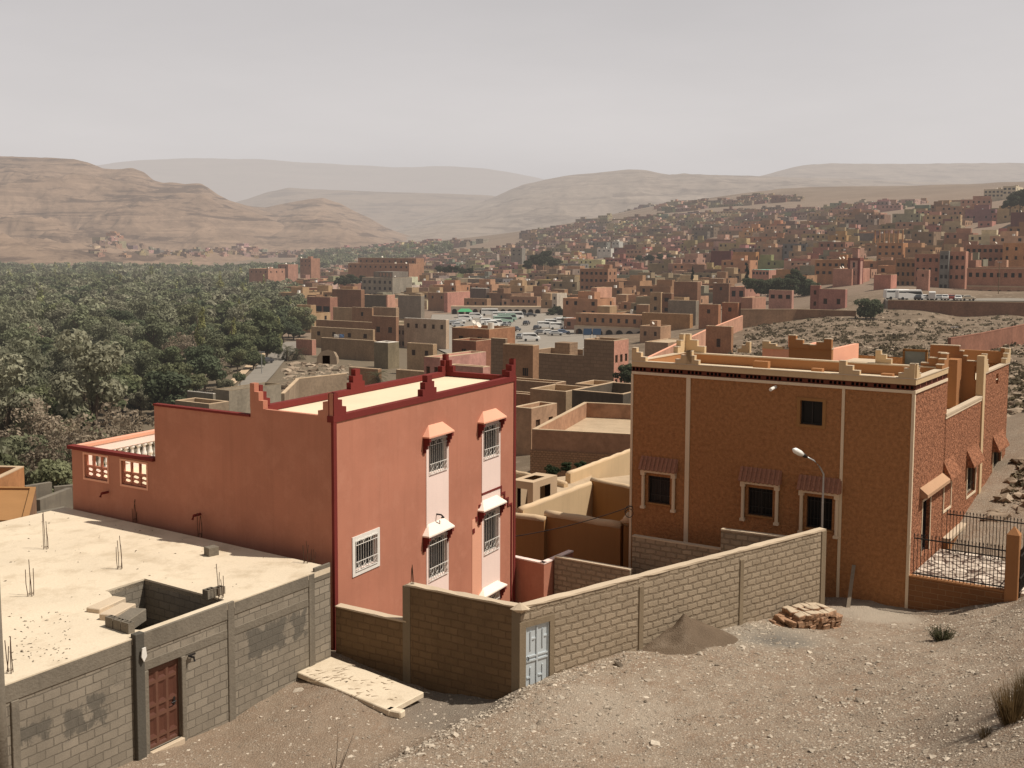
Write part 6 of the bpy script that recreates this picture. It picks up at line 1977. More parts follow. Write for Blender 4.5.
TH('brown house with five windows above the arcade arches', 510, 537, 541, 297, 462, (.38, .215, .13), wl=(5, 1))
TH('low brown house above the left arches of the arcade', 464, 487, 491, 299, 458, (.37, .22, .13), wl=(3, 1))
TH('long plain tan orange house right of the arcaded house', 642, 690, 693, 314.5, 322, (.40, .215, .095))
TH('small house with two windows and a bright right side by the pale roof', 640, 660.5, 671, 326.8, 290, (.42, .25, .15), wl=(2, 1), ww=.8)
TH('low pale roofed shed beside the slanting boundary wall', 645, 668, 690, 343, 225, (.42, .27, .17), par=.1)
t = TH('square tan hut with a dark door on the stony slope', 706, 731.5, 733.6, 327, 212, (.38, .20, .11), wl=(1, 1), ww=.8, wh=1.6, off=1.8)
TH('terracotta cube house with a bright right edge, beside its twin', 699, 718.5, 721, 304.8, 310, (.42, .19, .10), wl=(1, 1))
TH('terracotta cube house with a taller bright left edge, the twin nearer the pinkish house', 722, 738, 741, 303, 313, (.42, .18, .09), wl=(1, 1))
TH('narrow tan house with a dark window left of the dark brown one', 650, 661, 663, 292.5, 342, TAN, wl=(1, 2))
TH('dark brown narrow house with a tall opening', 662, 671.5, 674, 293.5, 338, DBROWN, wl=(1, 2), ww=1.4)
TH('grey brown low house with broken parapet in front of the dark brown cube', 668, 696, 699, 301, 330, GREYC, par=1.2)
TH('dark brown cube house left of the olive trees', 674, 697.5, 701, 282, 390, DBROWN)
TH('dark brown house with one window below the tree garden', 713, 729, 731, 283.5, 402, DBROWN, wl=(1, 1))
TH('rosy house with two arched windows and a long sunny side', 730, 745, 760, 287, 380, PINKC, wl=(2, 1), ww=1.4, wh=2)
TH('low rosy house with a sunny right side at the end of the brown wall', 741, 752.5, 766, 298, 312, (.42, .22, .15))
TH('pink house front with two white framed windows facing the slope', 819, 845.5, 847.5, 289.5, 300, (.42, .20, .16), wl=(2, 1), ww=1.0, wh=1.5, off=2.0)
TH('darker pink side wing of the two white window house', 810.5, 820, 821.5, 285.5, 304, (.34, .155, .12), wl=(1, 2), ww=.7)
TH('low pink house with three dark windows by the tree garden', 769, 792, 794, 290.5, 330, (.48, .26, .20), wl=(3, 1), ww=1.3)
TH('large tan orange school building behind the minaret', 815, 852, 857, 260, 424, (.44, .225, .115), wl=(6, 2), ww=1.2)
TH('rosy prayer hall joined to the minaret', 833, 852, 870, 269, 404, (.48, .24, .17))
TH('pink house with two windows between the minaret and the parked minibuses', 874, 891, 897, 275, 335, (.50, .23, .17), wl=(2, 1), ww=1.0, wh=1.5, off=3)
TH('rosy house under a pale turquoise roof', 752, 769, 781, 270, 480, PINKC, wl=(5, 1), par=.05, roof=plain('turquoise_sheet', (.20, .46, .36), .6, haze=True), rim=plain('turquoise_edge', (.30, .50, .42), .6, haze=True))
TH('dark maroon hall next to the tan orange hall', 711, 731, 733, 251, 600, (.155, .05, .042))
TH('bright tan orange hall with a dark opening', 731, 756, 759, 252, 606, (.48, .235, .09), wl=(1, 1), ww=6, wh=3, off=2)
TH('orange palace like house with rows of posts on its roof', 877, 903, 908, 243, 520, (.46, .22, .10), wl=(4, 3), ww=1.3)
TH('narrow blue grey house in the terrace above the parking', 940, 949, 950, 251, 347, (.21, .20, .18), wl=(2, 4), ww=.8)
TH('tall rosy house with three columns of windows above the parking', 949, 966, 968.5, 251.5, 346, (.46, .23, .16), wl=(3, 3), ww=.8)
TH('long rosy brown house above the arcaded house', 966, 1005, 1010, 245, 384, (.38, .19, .125), wl=(7, 2), ww=1.0)
TH('tan orange tower like house cut by the right edge', 1003, 1030, 1036, 243, 372, (.48, .25, .13), wl=(3, 2), ww=.8)
TH('rosy house with many small windows left of the blue grey house', 915, 940, 942, 254, 354, (.42, .205, .14), wl=(4, 3), ww=.8)
TH('brown house behind the parked minibuses', 896, 916, 917.5, 259, 364, BROWN, wl=(4, 3), ww=.8)
TH('small pink tower kiosk behind the parked cars', 917, 929, 930.5, 270, 322, (.50, .26, .19), wl=(1, 1), ww=.6, wh=.8, off=.6)
TH('cream villa with window rows on the hilltop', 1003, 1016, 1026, 186, 900, (.62, .52, .36), wl=(3, 2), wr=(3, 2), ww=2, wh=1.6)
TH('lower cream villa left on the hilltop', 984, 1004, 1006, 189, 905, (.55, .45, .31), wl=(5, 2), ww=1.8, wh=1.5)
TH('pink house pair, the taller one below the bare hill road', 992, 1009, 1012, 213, 660, (.42, .19, .15), wl=(3, 3), ww=1.2)
TH('pink house pair, the lower one below the bare hill road', 978, 992, 996, 221, 645, (.46, .21, .165), wl=(2, 2), ww=1.2)
TH('maroon walled house at the right edge under the dark bush', 1011, 1040, 1045, 212, 620, (.17, .06, .05))
TH('large brown hotel like block with rows of windows and a bright right side', 580, 608, 617, 269, 470, (.34, .18, .11), wl=(6, 4), wr=(2, 4), ww=1.2)
TH('bright salmon block below the hotel like block', 591, 597, 612, 288, 402, (.56, .30, .20), wr=(0, 0))
TH('white house on the hillside above the hotel like block', 597, 611, 615, 248.5, 900, (.62, .59, .52), wl=(3, 1), ww=1.6)
TH('grey and white house above the white hillside house', 612, 619, 623, 241.5, 960, (.50, .48, .43), wl=(2, 1), ww=1.4)
TH('long terracotta terrace building beyond the grove', 348, 409, 420, 264, 640, (.36, .19, .115), wl=(12, 1), ww=1.3)
TH('upper storey of the long terracotta building beyond the grove', 358, 416, 424, 258.5, 668, (.33, .175, .105), wl=(10, 1), ww=1.3)
TH('salmon house group front at the edge of the grove', 249, 268, 285, 269, 705, (.42, .22, .15), wl=(4, 1), wr=(3, 1))
TH('rosy house right of the salmon one at the edge of the grove', 278, 288, 298, 264.5, 760, (.38, .20, .145), wl=(2, 1))
TH('tall brown house pair at the end of the grove', 300, 311, 320, 258.5, 800, (.34, .175, .115), wl=(3, 2))
TH('plain grey tower house in the middle of the town', 511, 522, 525.5, 248, 850, (.24, .215, .18), wl=(2, 2), ww=1.6)
TH('tall whitish house at the right end of the arcade', 552, 557, 567, 293.5, 452, (.58, .49, .39), wl=(1, 2))
TH('orange house at the left edge behind the dusty roof', -80, -32, 24, 493.5, 50, (.40, .19, .085), par=1.2, ev=Vector((-.02, 1, 0)).normalized(), eu=Vector((-1, .1, 0)).normalized())
TH('flat brown roofed shed between the dusty roof and the orange house', -80, 28, 45, 521.5, 46.5, (.24, .14, .085), par=.06, R=7, roof=M_HOUSEBROWN, rim=M_HOUSEBROWN, ev=Vector((-.35, .94, 0)), eu=Vector((-1, .02, 0)))
TH('grey block house beyond the pink terrace with a long sunny side', 213, 229, 281, 391, 136, (.29, .245, .185), par=.7, rim=M_CEMTAN)
TH('small grey house with a white roof edge below the trees', 187, 213, 215.5, 394, 131, (.23, .20, .155), par=.4, rim=M_WHITEISH)
TH('low tan house with one opening behind the pink lower wall', 175, 209, 229, 404.5, 116, (.30, .225, .155), par=.4, rim=M_RIM, wl=(2, 1), ww=.8)

# ------------------------------------------------------------------ arcaded buildings
M_ARCH = stucco('pale_arcade', (.46, .38, .30), var=.12, bump=.1, streak=.1, haze=True)
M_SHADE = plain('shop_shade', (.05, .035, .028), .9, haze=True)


def arcade(label, pL, pR, zt_, zb_, n, col, upper=0, wins=0, dep=5.0, archmat=None, ah=.78, cat='house', frac=1.0):
    a = Vector((pL.x, pL.y, zb_)); b = Vector((pR.x, pR.y, zb_)); d = b - a; ln = d.length; d.normalize(); back = Vector((-d.y, d.x, 0))
    back = back if back.y > 0 else -back
    t = thing('arcade_building', label, cat, a, d)
    H = zt_ - zb_
    mb = MB(); w = ln / n; pw = w * .14
    for k in range(n):
        o = a + d * (w * k); r = (w - 2 * pw) / 2; spring = H * ah - r * .9
        arc = [o + d * (w / 2 - r * math.cos(q)) + UP * (spring + r * .9 * math.sin(q)) for q in np.linspace(0, math.pi, 11)]
        pts = [o, o + d * pw] + arc + [o + d * (w - pw), o + d * w, o + d * w + UP * H, o + UP * H]
        mb.face(pts, 0)
        inn = [p + back * .5 for p in [o + d * pw] + arc + [o + d * (w - pw)]]
        src = [o + d * pw] + arc + [o + d * (w - pw)]
        for i in range(len(src) - 1): mb.face([src[i], src[i + 1], inn[i + 1], inn[i]], 0)
    mb.build('arches', archmat or M_ARCH, t, recalc=False)
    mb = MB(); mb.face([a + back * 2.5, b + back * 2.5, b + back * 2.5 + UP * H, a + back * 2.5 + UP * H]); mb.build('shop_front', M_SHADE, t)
    mb = MB(); mb.hexa(a + UP * H, d * ln, back * dep, UP * .3); s = mb.build('roof', M_EARTHROOF, t)
    mb = MB(); mb.hexa(a + back * .003, d * .3, back * dep, UP * H); mb.hexa(b - d * .3 + back * .003, d * .3, back * dep, UP * H); s = mb.build('end_wall', M_EARTH, t); s.color = (*col, 1)
    if upper:
        o = a + UP * (H + .3) + back * 1.2; hs = grid_windows(ln, upper, wins, 1, .3, .9, 1.3, 3, .9)
        mb = MB(); mb.sheet(o, d, ln, upper, hs, back, .25, 0); mb.face([o + UP * upper, o + d * ln + UP * upper, o + d * ln + back * 6 + UP * upper, o + back * 6 + UP * upper]); mb.face([o, o + back * 6, o + back * 6 + UP * upper, o + UP * upper]); mb.face([o + d * ln, o + d * ln + back * 6, o + d * ln + back * 6 + UP * upper, o + d * ln + UP * upper])
        s = mb.build('upper_wall', M_EARTH, t); s.color = (*col, 1)
        mb = MB(); mb.hexa(o + UP * (upper + .003) - back * .1, d * ln, back * .4, UP * .15); mb.build('parapet', M_RIM, t)
        for (x0, x1, z0, z1) in hs:
            mb = MB(); q = o + back * .2; mb.face([q + d * x0 + UP * z0, q + d * x1 + UP * z0, q + d * x1 + UP * z1, q + d * x0 + UP * z1]); mb.build('window', M_WINDARK, t)
    HOUSES_XY.append(((a.x + b.x) / 2, (a.y + b.y) / 2 + 3, ln / 2))
    return t


zb1 = Z0 - 26.9
aL, aR = P(451, 316, 446), P(541, 316.5, 446)
arcade('long white arcade of round arches along the far side of the square', aL, aR, z_at(aL.x, aL.y, 307.0), zb1 - .3, 13, BROWN)
aL, aR = P(574, 336, 341), P(645, 337.5, 330)
arcade('tan arcaded house with a window row on the right side of the square', aL, aR, z_at(aL.x, aL.y, 326.3), aR.z - .4, 7, (.40, .215, .12), 3.6, 9)
aL, aR = P(966, 297, 331), P(1052, 299, 322)
arcade('rosy arcaded house with many windows above the parking wall', aL, aR, z_at(aL.x, aL.y, 286.5), aR.z - 1, 9, (.42, .21, .14), 5.0, 12, archmat=M_EARTH)
for o in COL.objects:
    if o.name.startswith('arches') and o.material_slots[0].material == M_EARTH: o.color = (.42, .25, .17, 1)

# minaret
mq = P(859, 288, 405); tw = 4.2
mt = thing('minaret', 'square pink minaret with dark red edges and a small lantern', 'minaret', mq, -EU)
zT1, zT2 = z_at(mq.x, mq.y, 258), z_at(mq.x, mq.y, 246.5)
o = Vector((mq.x, mq.y, mq.z - 2)) + EU * 0
mb = MB(); mb.hexa(o, EU * tw, EV * tw, UP * (zT1 - o.z)); s = mb.build('shaft', M_EARTH, mt); s.color = (.56, .32, .25, 1)
for a, b in ((-.06, -.06), (tw - .74, -.06), (-.06, tw - .74)):
    mb = MB(); mb.hexa(o + EU * a + EV * b, EU * .8, EV * .8, UP * (zT1 - o.z - .003)); s = mb.build('corner_strip', M_EARTH, mt); s.color = (.20, .055, .045, 1)
mb = MB(); mb.hexa(Vector((o.x, o.y, zT1 - .9)) - EU * .15 - EV * .15, EU * (tw + .3), EV * (tw + .3), UP * .9); s = mb.build('gallery', M_EARTH, mt); s.color = (.22, .07, .05, 1)
c = o + EU * (tw / 2 - 1.0) + EV * (tw / 2 - 1.0)
mb = MB(); mb.hexa(Vector((c.x, c.y, zT1)), EU * 2.0, EV * 2.0, UP * (zT2 - zT1 - .5)); s = mb.build('lantern', M_EARTH, mt); s.color = (.48, .26, .2, 1)
mb = MB(); mb.hexa(Vector((c.x, c.y, zT2 - .5)) - EU * .25 - EV * .25, EU * 2.5, EV * 2.5, UP * .4); s = mb.build('lantern_roof', M_RIM, mt)
for a, z0, z1 in ((1.7, zT1 - 3.4, zT1 - 1.6), (1.7, zT1 - 6.2, zT1 - 4.8)):
    mb = MB(); q = Vector((o.x, o.y, z0)) + EU * a - EV * .03; mb.face([q, q + EU * .8, q + EU * .8 + UP * (z1 - z0), q + UP * (z1 - z0)]); mb.build('window', M_WINDARK, mt)
# posts on the palace like house
q0 = P(903, 243, 520)
for k in range(7):
    q = q0 + EU * (k * 2.1)
    mb = MB(); mb.hexa(q - UP * .1, EU * .5, EV * .5, UP * 6.0); par_ = [x for x in COL.objects if x.get('label', '').startswith('orange palace')][0]
    s = mb.build('roof_post', M_EARTH, par_); s.color = (.48, .24, .11, 1)
mb = MB(); mb.hexa(q0 + UP * 5.9 - EV * .1, EU * 13.2, EV * .8, UP * .5); s = mb.build('roof_beam', M_RIM, par_)

# walls out on the slope
def plain_wall(label, pts, z, zb_, t, col, cap=M_RIM, group=None):
    w = wall_run('boundary_wall', label, pts, z, zb_, t, M_EARTH, cap, .12, 'wall', group)
    for c in w.children:
        c.color = (*col, 1)
    return w


zz = P(706, 330, 230).z
plain_wall('long rosy boundary wall slanting up towards the twin terracotta houses', [PZ(640, 361.5, zz), PZ(706, 330, zz), PZ(743, 315.5, zz)], zz, zz - 5, .35, (.50, .27, .18), M_PINKSHADE)
zz = P(741, 309, 288).z
plain_wall('long brown boundary wall along the top of the stony slope', [PZ(741, 309, zz), PZ(797, 309, zz), PZ(856, 310.5, zz)], zz, zz - 5.5, .4, (.27, .16, .095), M_RIM)
zz = P(889, 299.8, 292).z
plain_wall('tall brown retaining wall holding up the parking', [PZ(888, 299.8, zz), PZ(952, 301.2, zz), PZ(1060, 302.5, zz)], zz, zz - 5.5, .5, (.25, .135, .085), M_RIM)
zz = P(953, 337, 150).z
plain_wall('red brown wall climbing the slope behind the terracotta house', [PZ(951, 338, zz), PZ(985, 332.5, zz), PZ(1034, 322.5, zz)], zz, zz - 4, .4, (.28, .13, .085), M_EARTH)
zz = P(300, 392, 160).z
plain_wall('low earth wall round the rubble plot below the rocks', [P(281, 401, 160), P(296, 383, 178), P(347, 379, 186)], zz - .2, zz - 3.5, .5, (.30, .22, .15), M_RIM)
zz = P(40, 488, 78).z
for k, (pa_, pb_, lab) in enumerate((((26, 487), (52, 483), 'ruined grey wall nearest the orange house'), ((40, 497), (72, 485), 'ruined grey wall slanting across the rubble yard'), ((54, 481), (76, 479), 'ruined grey wall at the back of the rubble yard'), ((30, 504), (66, 497), 'low ruined wall with a door hole in the rubble yard'))):
    a, b = PZ(pa_[0], pa_[1], zz), PZ(pb_[0], pb_[1], zz)
    w = wall_run('ruined_wall', lab, [a, b], zz + .1 - .25 * k, zz - 3, .4, M_CEM, None)

# ------------------------------------------------------------------ square, roads, vehicles
M_PAVE = stucco('pale_paving', (.27, .235, .195), var=.12, bump=.1, streak=0, haze=True)
M_ASPH = stucco('dusty_asphalt', (.24, .21, .175), var=.15, bump=.1, streak=0, haze=True)


def ribbon(name, pts, mat, up=.25, n=40):
    """A road following the ground: (left px, right px, row) is given by plan points (x, y, half width)."""
    P_ = np.array(pts, float); s = np.linspace(0, len(P_) - 1, n)
    x, y, w = [np.interp(s, np.arange(len(P_)), P_[:, k]) for k in range(3)]
    tx, ty = np.gradient(x), np.gradient(y); l = np.hypot(tx, ty); nx_, ny_ = -ty / l, tx / l
    cols = np.linspace(-1, 1, 7)
    X = x[:, None] + nx_[:, None] * w[:, None] * cols; Yy = y[:, None] + ny_[:, None] * w[:, None] * cols
    Zz = gz(X, Yy, True) + up
    ii = np.arange(X.size).reshape(X.shape)
    q = np.stack([ii[:-1, :-1], ii[:-1, 1:], ii[1:, 1:], ii[1:, :-1]], -1).reshape(-1, 4)
    o = np_obj(name, np.stack([X, Yy, Zz], -1).reshape(-1, 3), q, mat, True); o['kind'] = 'structure'; return o


def gp_(px, py):                  # point of the ground seen there
    y = 60.0
    for _ in range(160):
        p = P(px, py, y)
        if p.z <= gz1(p.x, p.y): break
        y *= 1.015
    return p


def road_pts(lst, w):
    out = []
    for px, py in lst:
        p = gp_(px, py); out.append((p.x, p.y, w))
    return out


ribbon('square', [(P(520, 340, 255).x, 250, 10), (P(515, 340, 300).x, 300, 22), (P(512, 340, 360).x, 360, 27), (P(500, 320, 446).x, 446, 27)], M_PAVE, .3, 40)
ribbon('square', [(P(530, 330, 385).x, 345, 16), (P(560, 330, 355).x, 352, 17), (P(590, 330, 340).x, 352, 17)], M_PAVE, .36, 20)
ribbon('road', road_pts([(247, 392), (262, 376), (274, 362), (286, 351), (295, 343)], 2.6), M_ASPH, .35, 24)
ribbon('path', [(x - 4.4, y, .9) for x, y, w in road_pts([(247, 392), (262, 376), (274, 362), (283, 353)], 1)], M_RIM, .4, 24)
ribbon('road', road_pts([(340, 296), (333, 288), (322, 283), (306, 277), (294, 272)], 5.0), M_ASPH, .5, 24)

M_TYRE = plain('tyre', (.02, .02, .02), .9, haze=True)
M_CARGLASS = plain('car_glass', (.03, .035, .04), .15, spec=.5, haze=True)


def carpaint():
    m, nt = newmat('car_paint'); oi = nt.nodes.new('ShaderNodeObjectInfo')
    return finish(m, nt, oi.outputs['Color'], .35, spec=.5, haze=True)


M_CARPAINT = carpaint()


def make_vehicle(kind):
    """Car, van or minibus: body with wheel arches, glass band, four wheels. Drives along +X."""
    name, cat = {'car': ('parked_car', 'car'), 'van': ('parked_van', 'van'), 'bus': ('minibus', 'minibus')}[kind]
    t = thing(name, 'x', cat, (0, 0, 0))
    if kind == 'car':
        prof = [(-2.1, .35), (-2.1, .85), (-1.75, .95), (-1.3, 1.42), (.35, 1.45), (1.0, .98), (2.0, .85), (2.1, .55), (2.1, .35)]; W = .85
        gl = [(-1.62, 1.0), (-1.22, 1.36), (.3, 1.39), (.85, 1.0)]; wr = .31; wx = 1.3
    elif kind == 'van':
        prof = [(-2.5, .4), (-2.5, 2.1), (-2.3, 2.25), (1.2, 2.25), (1.9, 1.35), (2.5, 1.15), (2.6, .8), (2.6, .4)]; W = .95
        gl = [(-2.3, 1.35), (-2.3, 1.95), (1.2, 1.95), (1.7, 1.35)]; wr = .36; wx = 1.6
    else:
        prof = [(-3.4, .45), (-3.4, 2.5), (-3.2, 2.7), (2.9, 2.7), (3.3, 1.6), (3.45, 1.2), (3.45, .45)]; W = 1.05
        gl = [(-3.2, 1.5), (-3.2, 2.3), (2.85, 2.3), (3.15, 1.5)]; wr = .42; wx = 2.2
    mb = MB(); bm_ = [Vector((x, -W, z)) for x, z in prof]
    n = len(prof); i = 0
    def ring(y, k, z0):
        return [Vector((x, y * (k if z > z0 else 1), z)) for x, z in prof]
    a, b = ring(-W, .86, 1.1), ring(W, .86, 1.1)
    mb.face(a); mb.face(b)
    for k in range(n): mb.face([a[k], a[(k + 1) % n], b[(k + 1) % n], b[k]])
    body = mb.build('body', M_CARPAINT, t, bevel=.05)
    for s in (-1, 1):
        mb = MB(); mb.face([Vector((x, s * (W * .89 + (.0 if z > 1.1 else W * .085)) + s * .012, z)) for x, z in gl]); mb.build('side_window', M_CARGLASS, t)
    # windscreen and rear screen, laid just outside the body
    f0, f1 = (prof[4], prof[5]) if kind == 'car' else ((prof[3], prof[4]) if kind == 'van' else (prof[3], prof[4]))
    def screen(p, q, off):
        mb = MB(); s0, s1 = .12, .9
        x0, z0 = p[0] + (q[0] - p[0]) * s0, p[1] + (q[1] - p[1]) * s0; x1, z1 = p[0] + (q[0] - p[0]) * s1, p[1] + (q[1] - p[1]) * s1
        mb.face([Vector((x0 + off, -W * .76, z0 + .015)), Vector((x0 + off, W * .76, z0 + .015)), Vector((x1 + off, W * .8, z1 + .015)), Vector((x1 + off, -W * .8, z1 + .015))]); mb.build('windscreen', M_CARGLASS, t)
    screen(f0, f1, .015)
    if kind == 'car': screen(prof[3], prof[2], -.015)
    for sx in (-wx, wx):
        for sy in (-1, 1):
            mb = MB(); mb.tube([(sx, sy * (W - .18), wr), (sx, sy * (W + .02), wr)], wr, 12); mb.build('wheel', M_TYRE, t)
    return t


CARCOL = {'white': (.72, .70, .66), 'silver': (.42, .42, .41), 'dark': (.05, .05, .055), 'red': (.28, .05, .04), 'green': (.30, .42, .34), 'sand': (.46, .38, .28), 'blue': (.10, .14, .22), 'grey': (.2, .2, .2)}
PROTO = {}


def copy_thing(o, label, loc, rot, group=None, cat=None):
    r = o.copy(); COL.objects.link(r); r.location = loc; r.rotation_euler = (0, 0, rot); r['label'] = label
    if group: r['group'] = group
    for ch in list(o.children):
        c = ch.copy(); COL.objects.link(c); c.parent = r
        for g in list(ch.children):
            d = g.copy(); COL.objects.link(d); d.parent = c
    return r


def vehicle(kind, col, px, py, rot, label, z=None, group='vehicles parked in the town'):
    p = gp_(px, py) if z is None else PZ(px, py, z)
    loc = (p.x, p.y, (gz1(p.x, p.y) + .42) if z is None else z)
    if kind not in PROTO:
        PROTO[kind] = make_vehicle(kind); o = PROTO[kind]; o.location = loc; o.rotation_euler = (0, 0, rot); o['label'] = label; o['group'] = group
    else: o = copy_thing(PROTO[kind], label, loc, rot, group)
    for c in o.children:
        if c.name.startswith('body'): c.color = (*CARCOL[col], 1)
    return o


VL_ = [
 ('car', 'dark', 515.5, 333, -1.0, 'dark car driving across the open square'),
 ('car', 'dark', 526.5, 326, 1.3, 'dark car with its front to us in the middle of the square'),
 ('car', 'grey', 506.5, 327.3, 1.2, 'grey car near the white vans on the square'),
 ('van', 'white', 487, 327, .3, 'white van at the left end of the van row'), ('van', 'white', 492, 328.5, .4, 'white van second in the van row on the square'), ('van', 'white', 497, 328, .3, 'white van at the right end of the van row'),
 ('bus', 'white', 501, 321, .2, 'white minibus below the middle arches'), ('bus', 'green', 507, 323.5, .2, 'green and white minibus in the middle of the minibus row'), ('bus', 'white', 514, 320.5, .2, 'white minibus at the right end of the minibus row'), ('bus', 'green', 503, 325, .25, 'green minibus nearest the grey car'),
 ('bus', 'white', 490, 317.5, .0, 'white minibus close under the arcade'), ('car', 'silver', 454, 326, .2, 'silver car nearest the cream house on the square'), ('car', 'white', 460, 325.5, .2, 'white car beside the silver one by the cream house'), ('car', 'silver', 458, 329, .3, 'silver car in front of the pair by the cream house'), ('van', 'white', 465, 323, .1, 'white van beside the green canopy'), ('van', 'white', 476, 320.5, .1, 'white van right of the green canopy'), ('car', 'dark', 524, 318, .1, 'dark car parked below the right arches'), ('car', 'dark', 531, 318.5, .1, 'dark car next to the right end of the arcade'),
 ('car', 'dark', 536.5, 331, 1.4, 'dark car at the left end of the right hand parking'), ('van', 'white', 545, 330, .1, 'long white van in the right hand parking'), ('van', 'white', 552, 327, .1, 'white van behind the long white van'), ('van', 'white', 557, 331, .15, 'white van in the front rank right of the long van'),
 ('car', 'grey', 541, 336, .1, 'grey car in front of the long white van'), ('car', 'white', 549, 336, .1, 'white car in the front rank of the right hand parking'), ('car', 'silver', 556, 337, .1, 'silver car in the front rank of the right hand parking'), ('car', 'blue', 563, 336, .1, 'dark blue car in the front rank of the right hand parking'), ('bus', 'white', 566, 327.5, .1, 'white minibus at the right end of the parking'), ('car', 'dark', 558, 323.5, .2, 'dark car near the trees on the square'), ('car', 'white', 565, 322.5, .2, 'white car near the trees on the square'), ('car', 'white', 571, 331, .2, 'white car nearest the arcaded house'),
 ('car', 'grey', 521, 340, 1.2, 'grey car by the narrow street into the square'), ('van', 'white', 531, 342.5, .1, 'white van roof at the street into the square'),
 ('car', 'dark', 265, 366, 1.0, 'dark car beside the road below the old palm'),
]
for v in VL_: vehicle(*v)
zp = zz0 = None
pk = P(889, 299.8, 292).z
for k, (kind, col, px, py, lab) in enumerate([('bus', 'white', 897, 299.5, 'white minibus at the left end of the parking wall'), ('bus', 'white', 909, 300, 'second white minibus on the parking wall'), ('car', 'dark', 918, 300, 'dark car just right of the two minibuses'), ('car', 'white', 925, 300, 'white car right of the dark car on the parking wall'),
        ('van', 'white', 932, 300, 'white van in the car row on the parking wall'), ('car', 'silver', 939, 300, 'silver car right of the white van on the parking wall'), ('car', 'white', 945, 300, 'white car among the row on the parking wall, left of the red one'), ('car', 'red', 951, 300, 'red car in the row on the parking wall'), ('car', 'white', 958, 300.5, 'white car near the right end of the row on the parking wall'), ('car', 'sand', 967, 300.5, 'sand coloured car at the right end of the row on the parking wall')]):
    q = P(px, py, 297 + (k % 3)); vehicle(kind, col, px, py, .1 if kind == 'bus' else (.2 if k % 2 else 1.2), lab, z=pk - .12)
# the level under the parked row
mb = MB(); c4_ = [P(886, 300, 292.6), P(1062, 302, 292.6), P(1062, 302, 312), P(884, 300, 312)]
mb.prism([Vector((p.x, p.y, pk - 3.2)) for p in c4_], UP * 3.06); o = mb.build('pavement', M_ASPH); o['kind'] = 'structure'
# market canopy
q = P(465, 318, 425); mk = thing('market_canopy', 'green market canopy on the square in front of the arcade', 'canopy', (q.x, q.y, gz1(q.x, q.y)))
zg = gz1(q.x, q.y) + .4
mb = MB(); mb.face([(q.x - 2.8, q.y - 2.2, zg + 2.2), (q.x + 2.8, q.y - 2.2, zg + 2.2), (q.x + 1.6, q.y, zg + 3.3), (q.x - 1.6, q.y, zg + 3.3)]); mb.face([(q.x - 2.8, q.y + 2.2, zg + 2.2), (q.x + 2.8, q.y + 2.2, zg + 2.2), (q.x + 1.6, q.y, zg + 3.3), (q.x - 1.6, q.y, zg + 3.3)])
mb.face([(q.x - 2.8, q.y - 2.2, zg + 2.2), (q.x - 1.6, q.y, zg + 3.3), (q.x - 2.8, q.y + 2.2, zg + 2.2)]); mb.face([(q.x + 2.8, q.y - 2.2, zg + 2.2), (q.x + 1.6, q.y, zg + 3.3), (q.x + 2.8, q.y + 2.2, zg + 2.2)])
mb.build('cloth', plain('green_tarp', (.06, .30, .13), .6, haze=True), mk)
for sx in (-2.6, 2.6):
    for sy in (-2, 2):
        mb = MB(); mb.tube([(q.x + sx, q.y + sy, zg - .5), (q.x + sx, q.y + sy, zg + 2.25)], .06, 5); mb.build('post', M_STEEL, mk)
# laundry on the long tan house
for k, (px_, w_, cc) in enumerate(((334, 1.3, M_WHITEISH), (339.5, 1.2, plain('blue_cloth', (.12, .2, .36), .9, haze=True)))):
    p = P(px_, 337.5, 286.5); mb = MB()
    mb.face([p, p + Vector((w_, 0, 0)), p + Vector((w_, 0, .9)), p + Vector((w_ * .5, .05, .82)), p + Vector((0, 0, .9))]); o = mb.build('laundry', cc)
    tag(o, ['white sheet hung to dry on the long tan house terrace', 'blue cloth hung to dry on the long tan house terrace'][k], 'laundry')
# thin posts and poles
for k, (px_, yb_, yt_, lab) in enumerate(((261.8, 377, 352, 'thin lamp post beside the road below the old palm'), (278, 360, 342, 'dark post at the bend of the road'), (953, 346, 327, 'thin pole beside the red brown wall on the slope'), (998, 300, 262, 'tall thin pole in front of the rosy arcaded house'))):
    p = gp_(px_, yb_) if k != 3 else P(px_, yb_, 318)
    t = thing('lamp_post' if k < 2 else 'utility_pole', lab, 'pole', p); zt_ = z_at(p.x, p.y, yt_)
    r = .09 * max(1, p.y / 260)
    mb = MB(); mb.tube([p - UP * .5, Vector((p.x, p.y, zt_))], r, 6); mb.build('shaft', M_STEEL if k < 2 else M_WOOD, t)
    mb = MB(); mb.hexa(Vector((p.x - .5, p.y - .1, zt_ - .1)), (1.2, 0, 0), (0, .2, 0), (0, 0, .16)); mb.build('arm', M_STEEL, t)
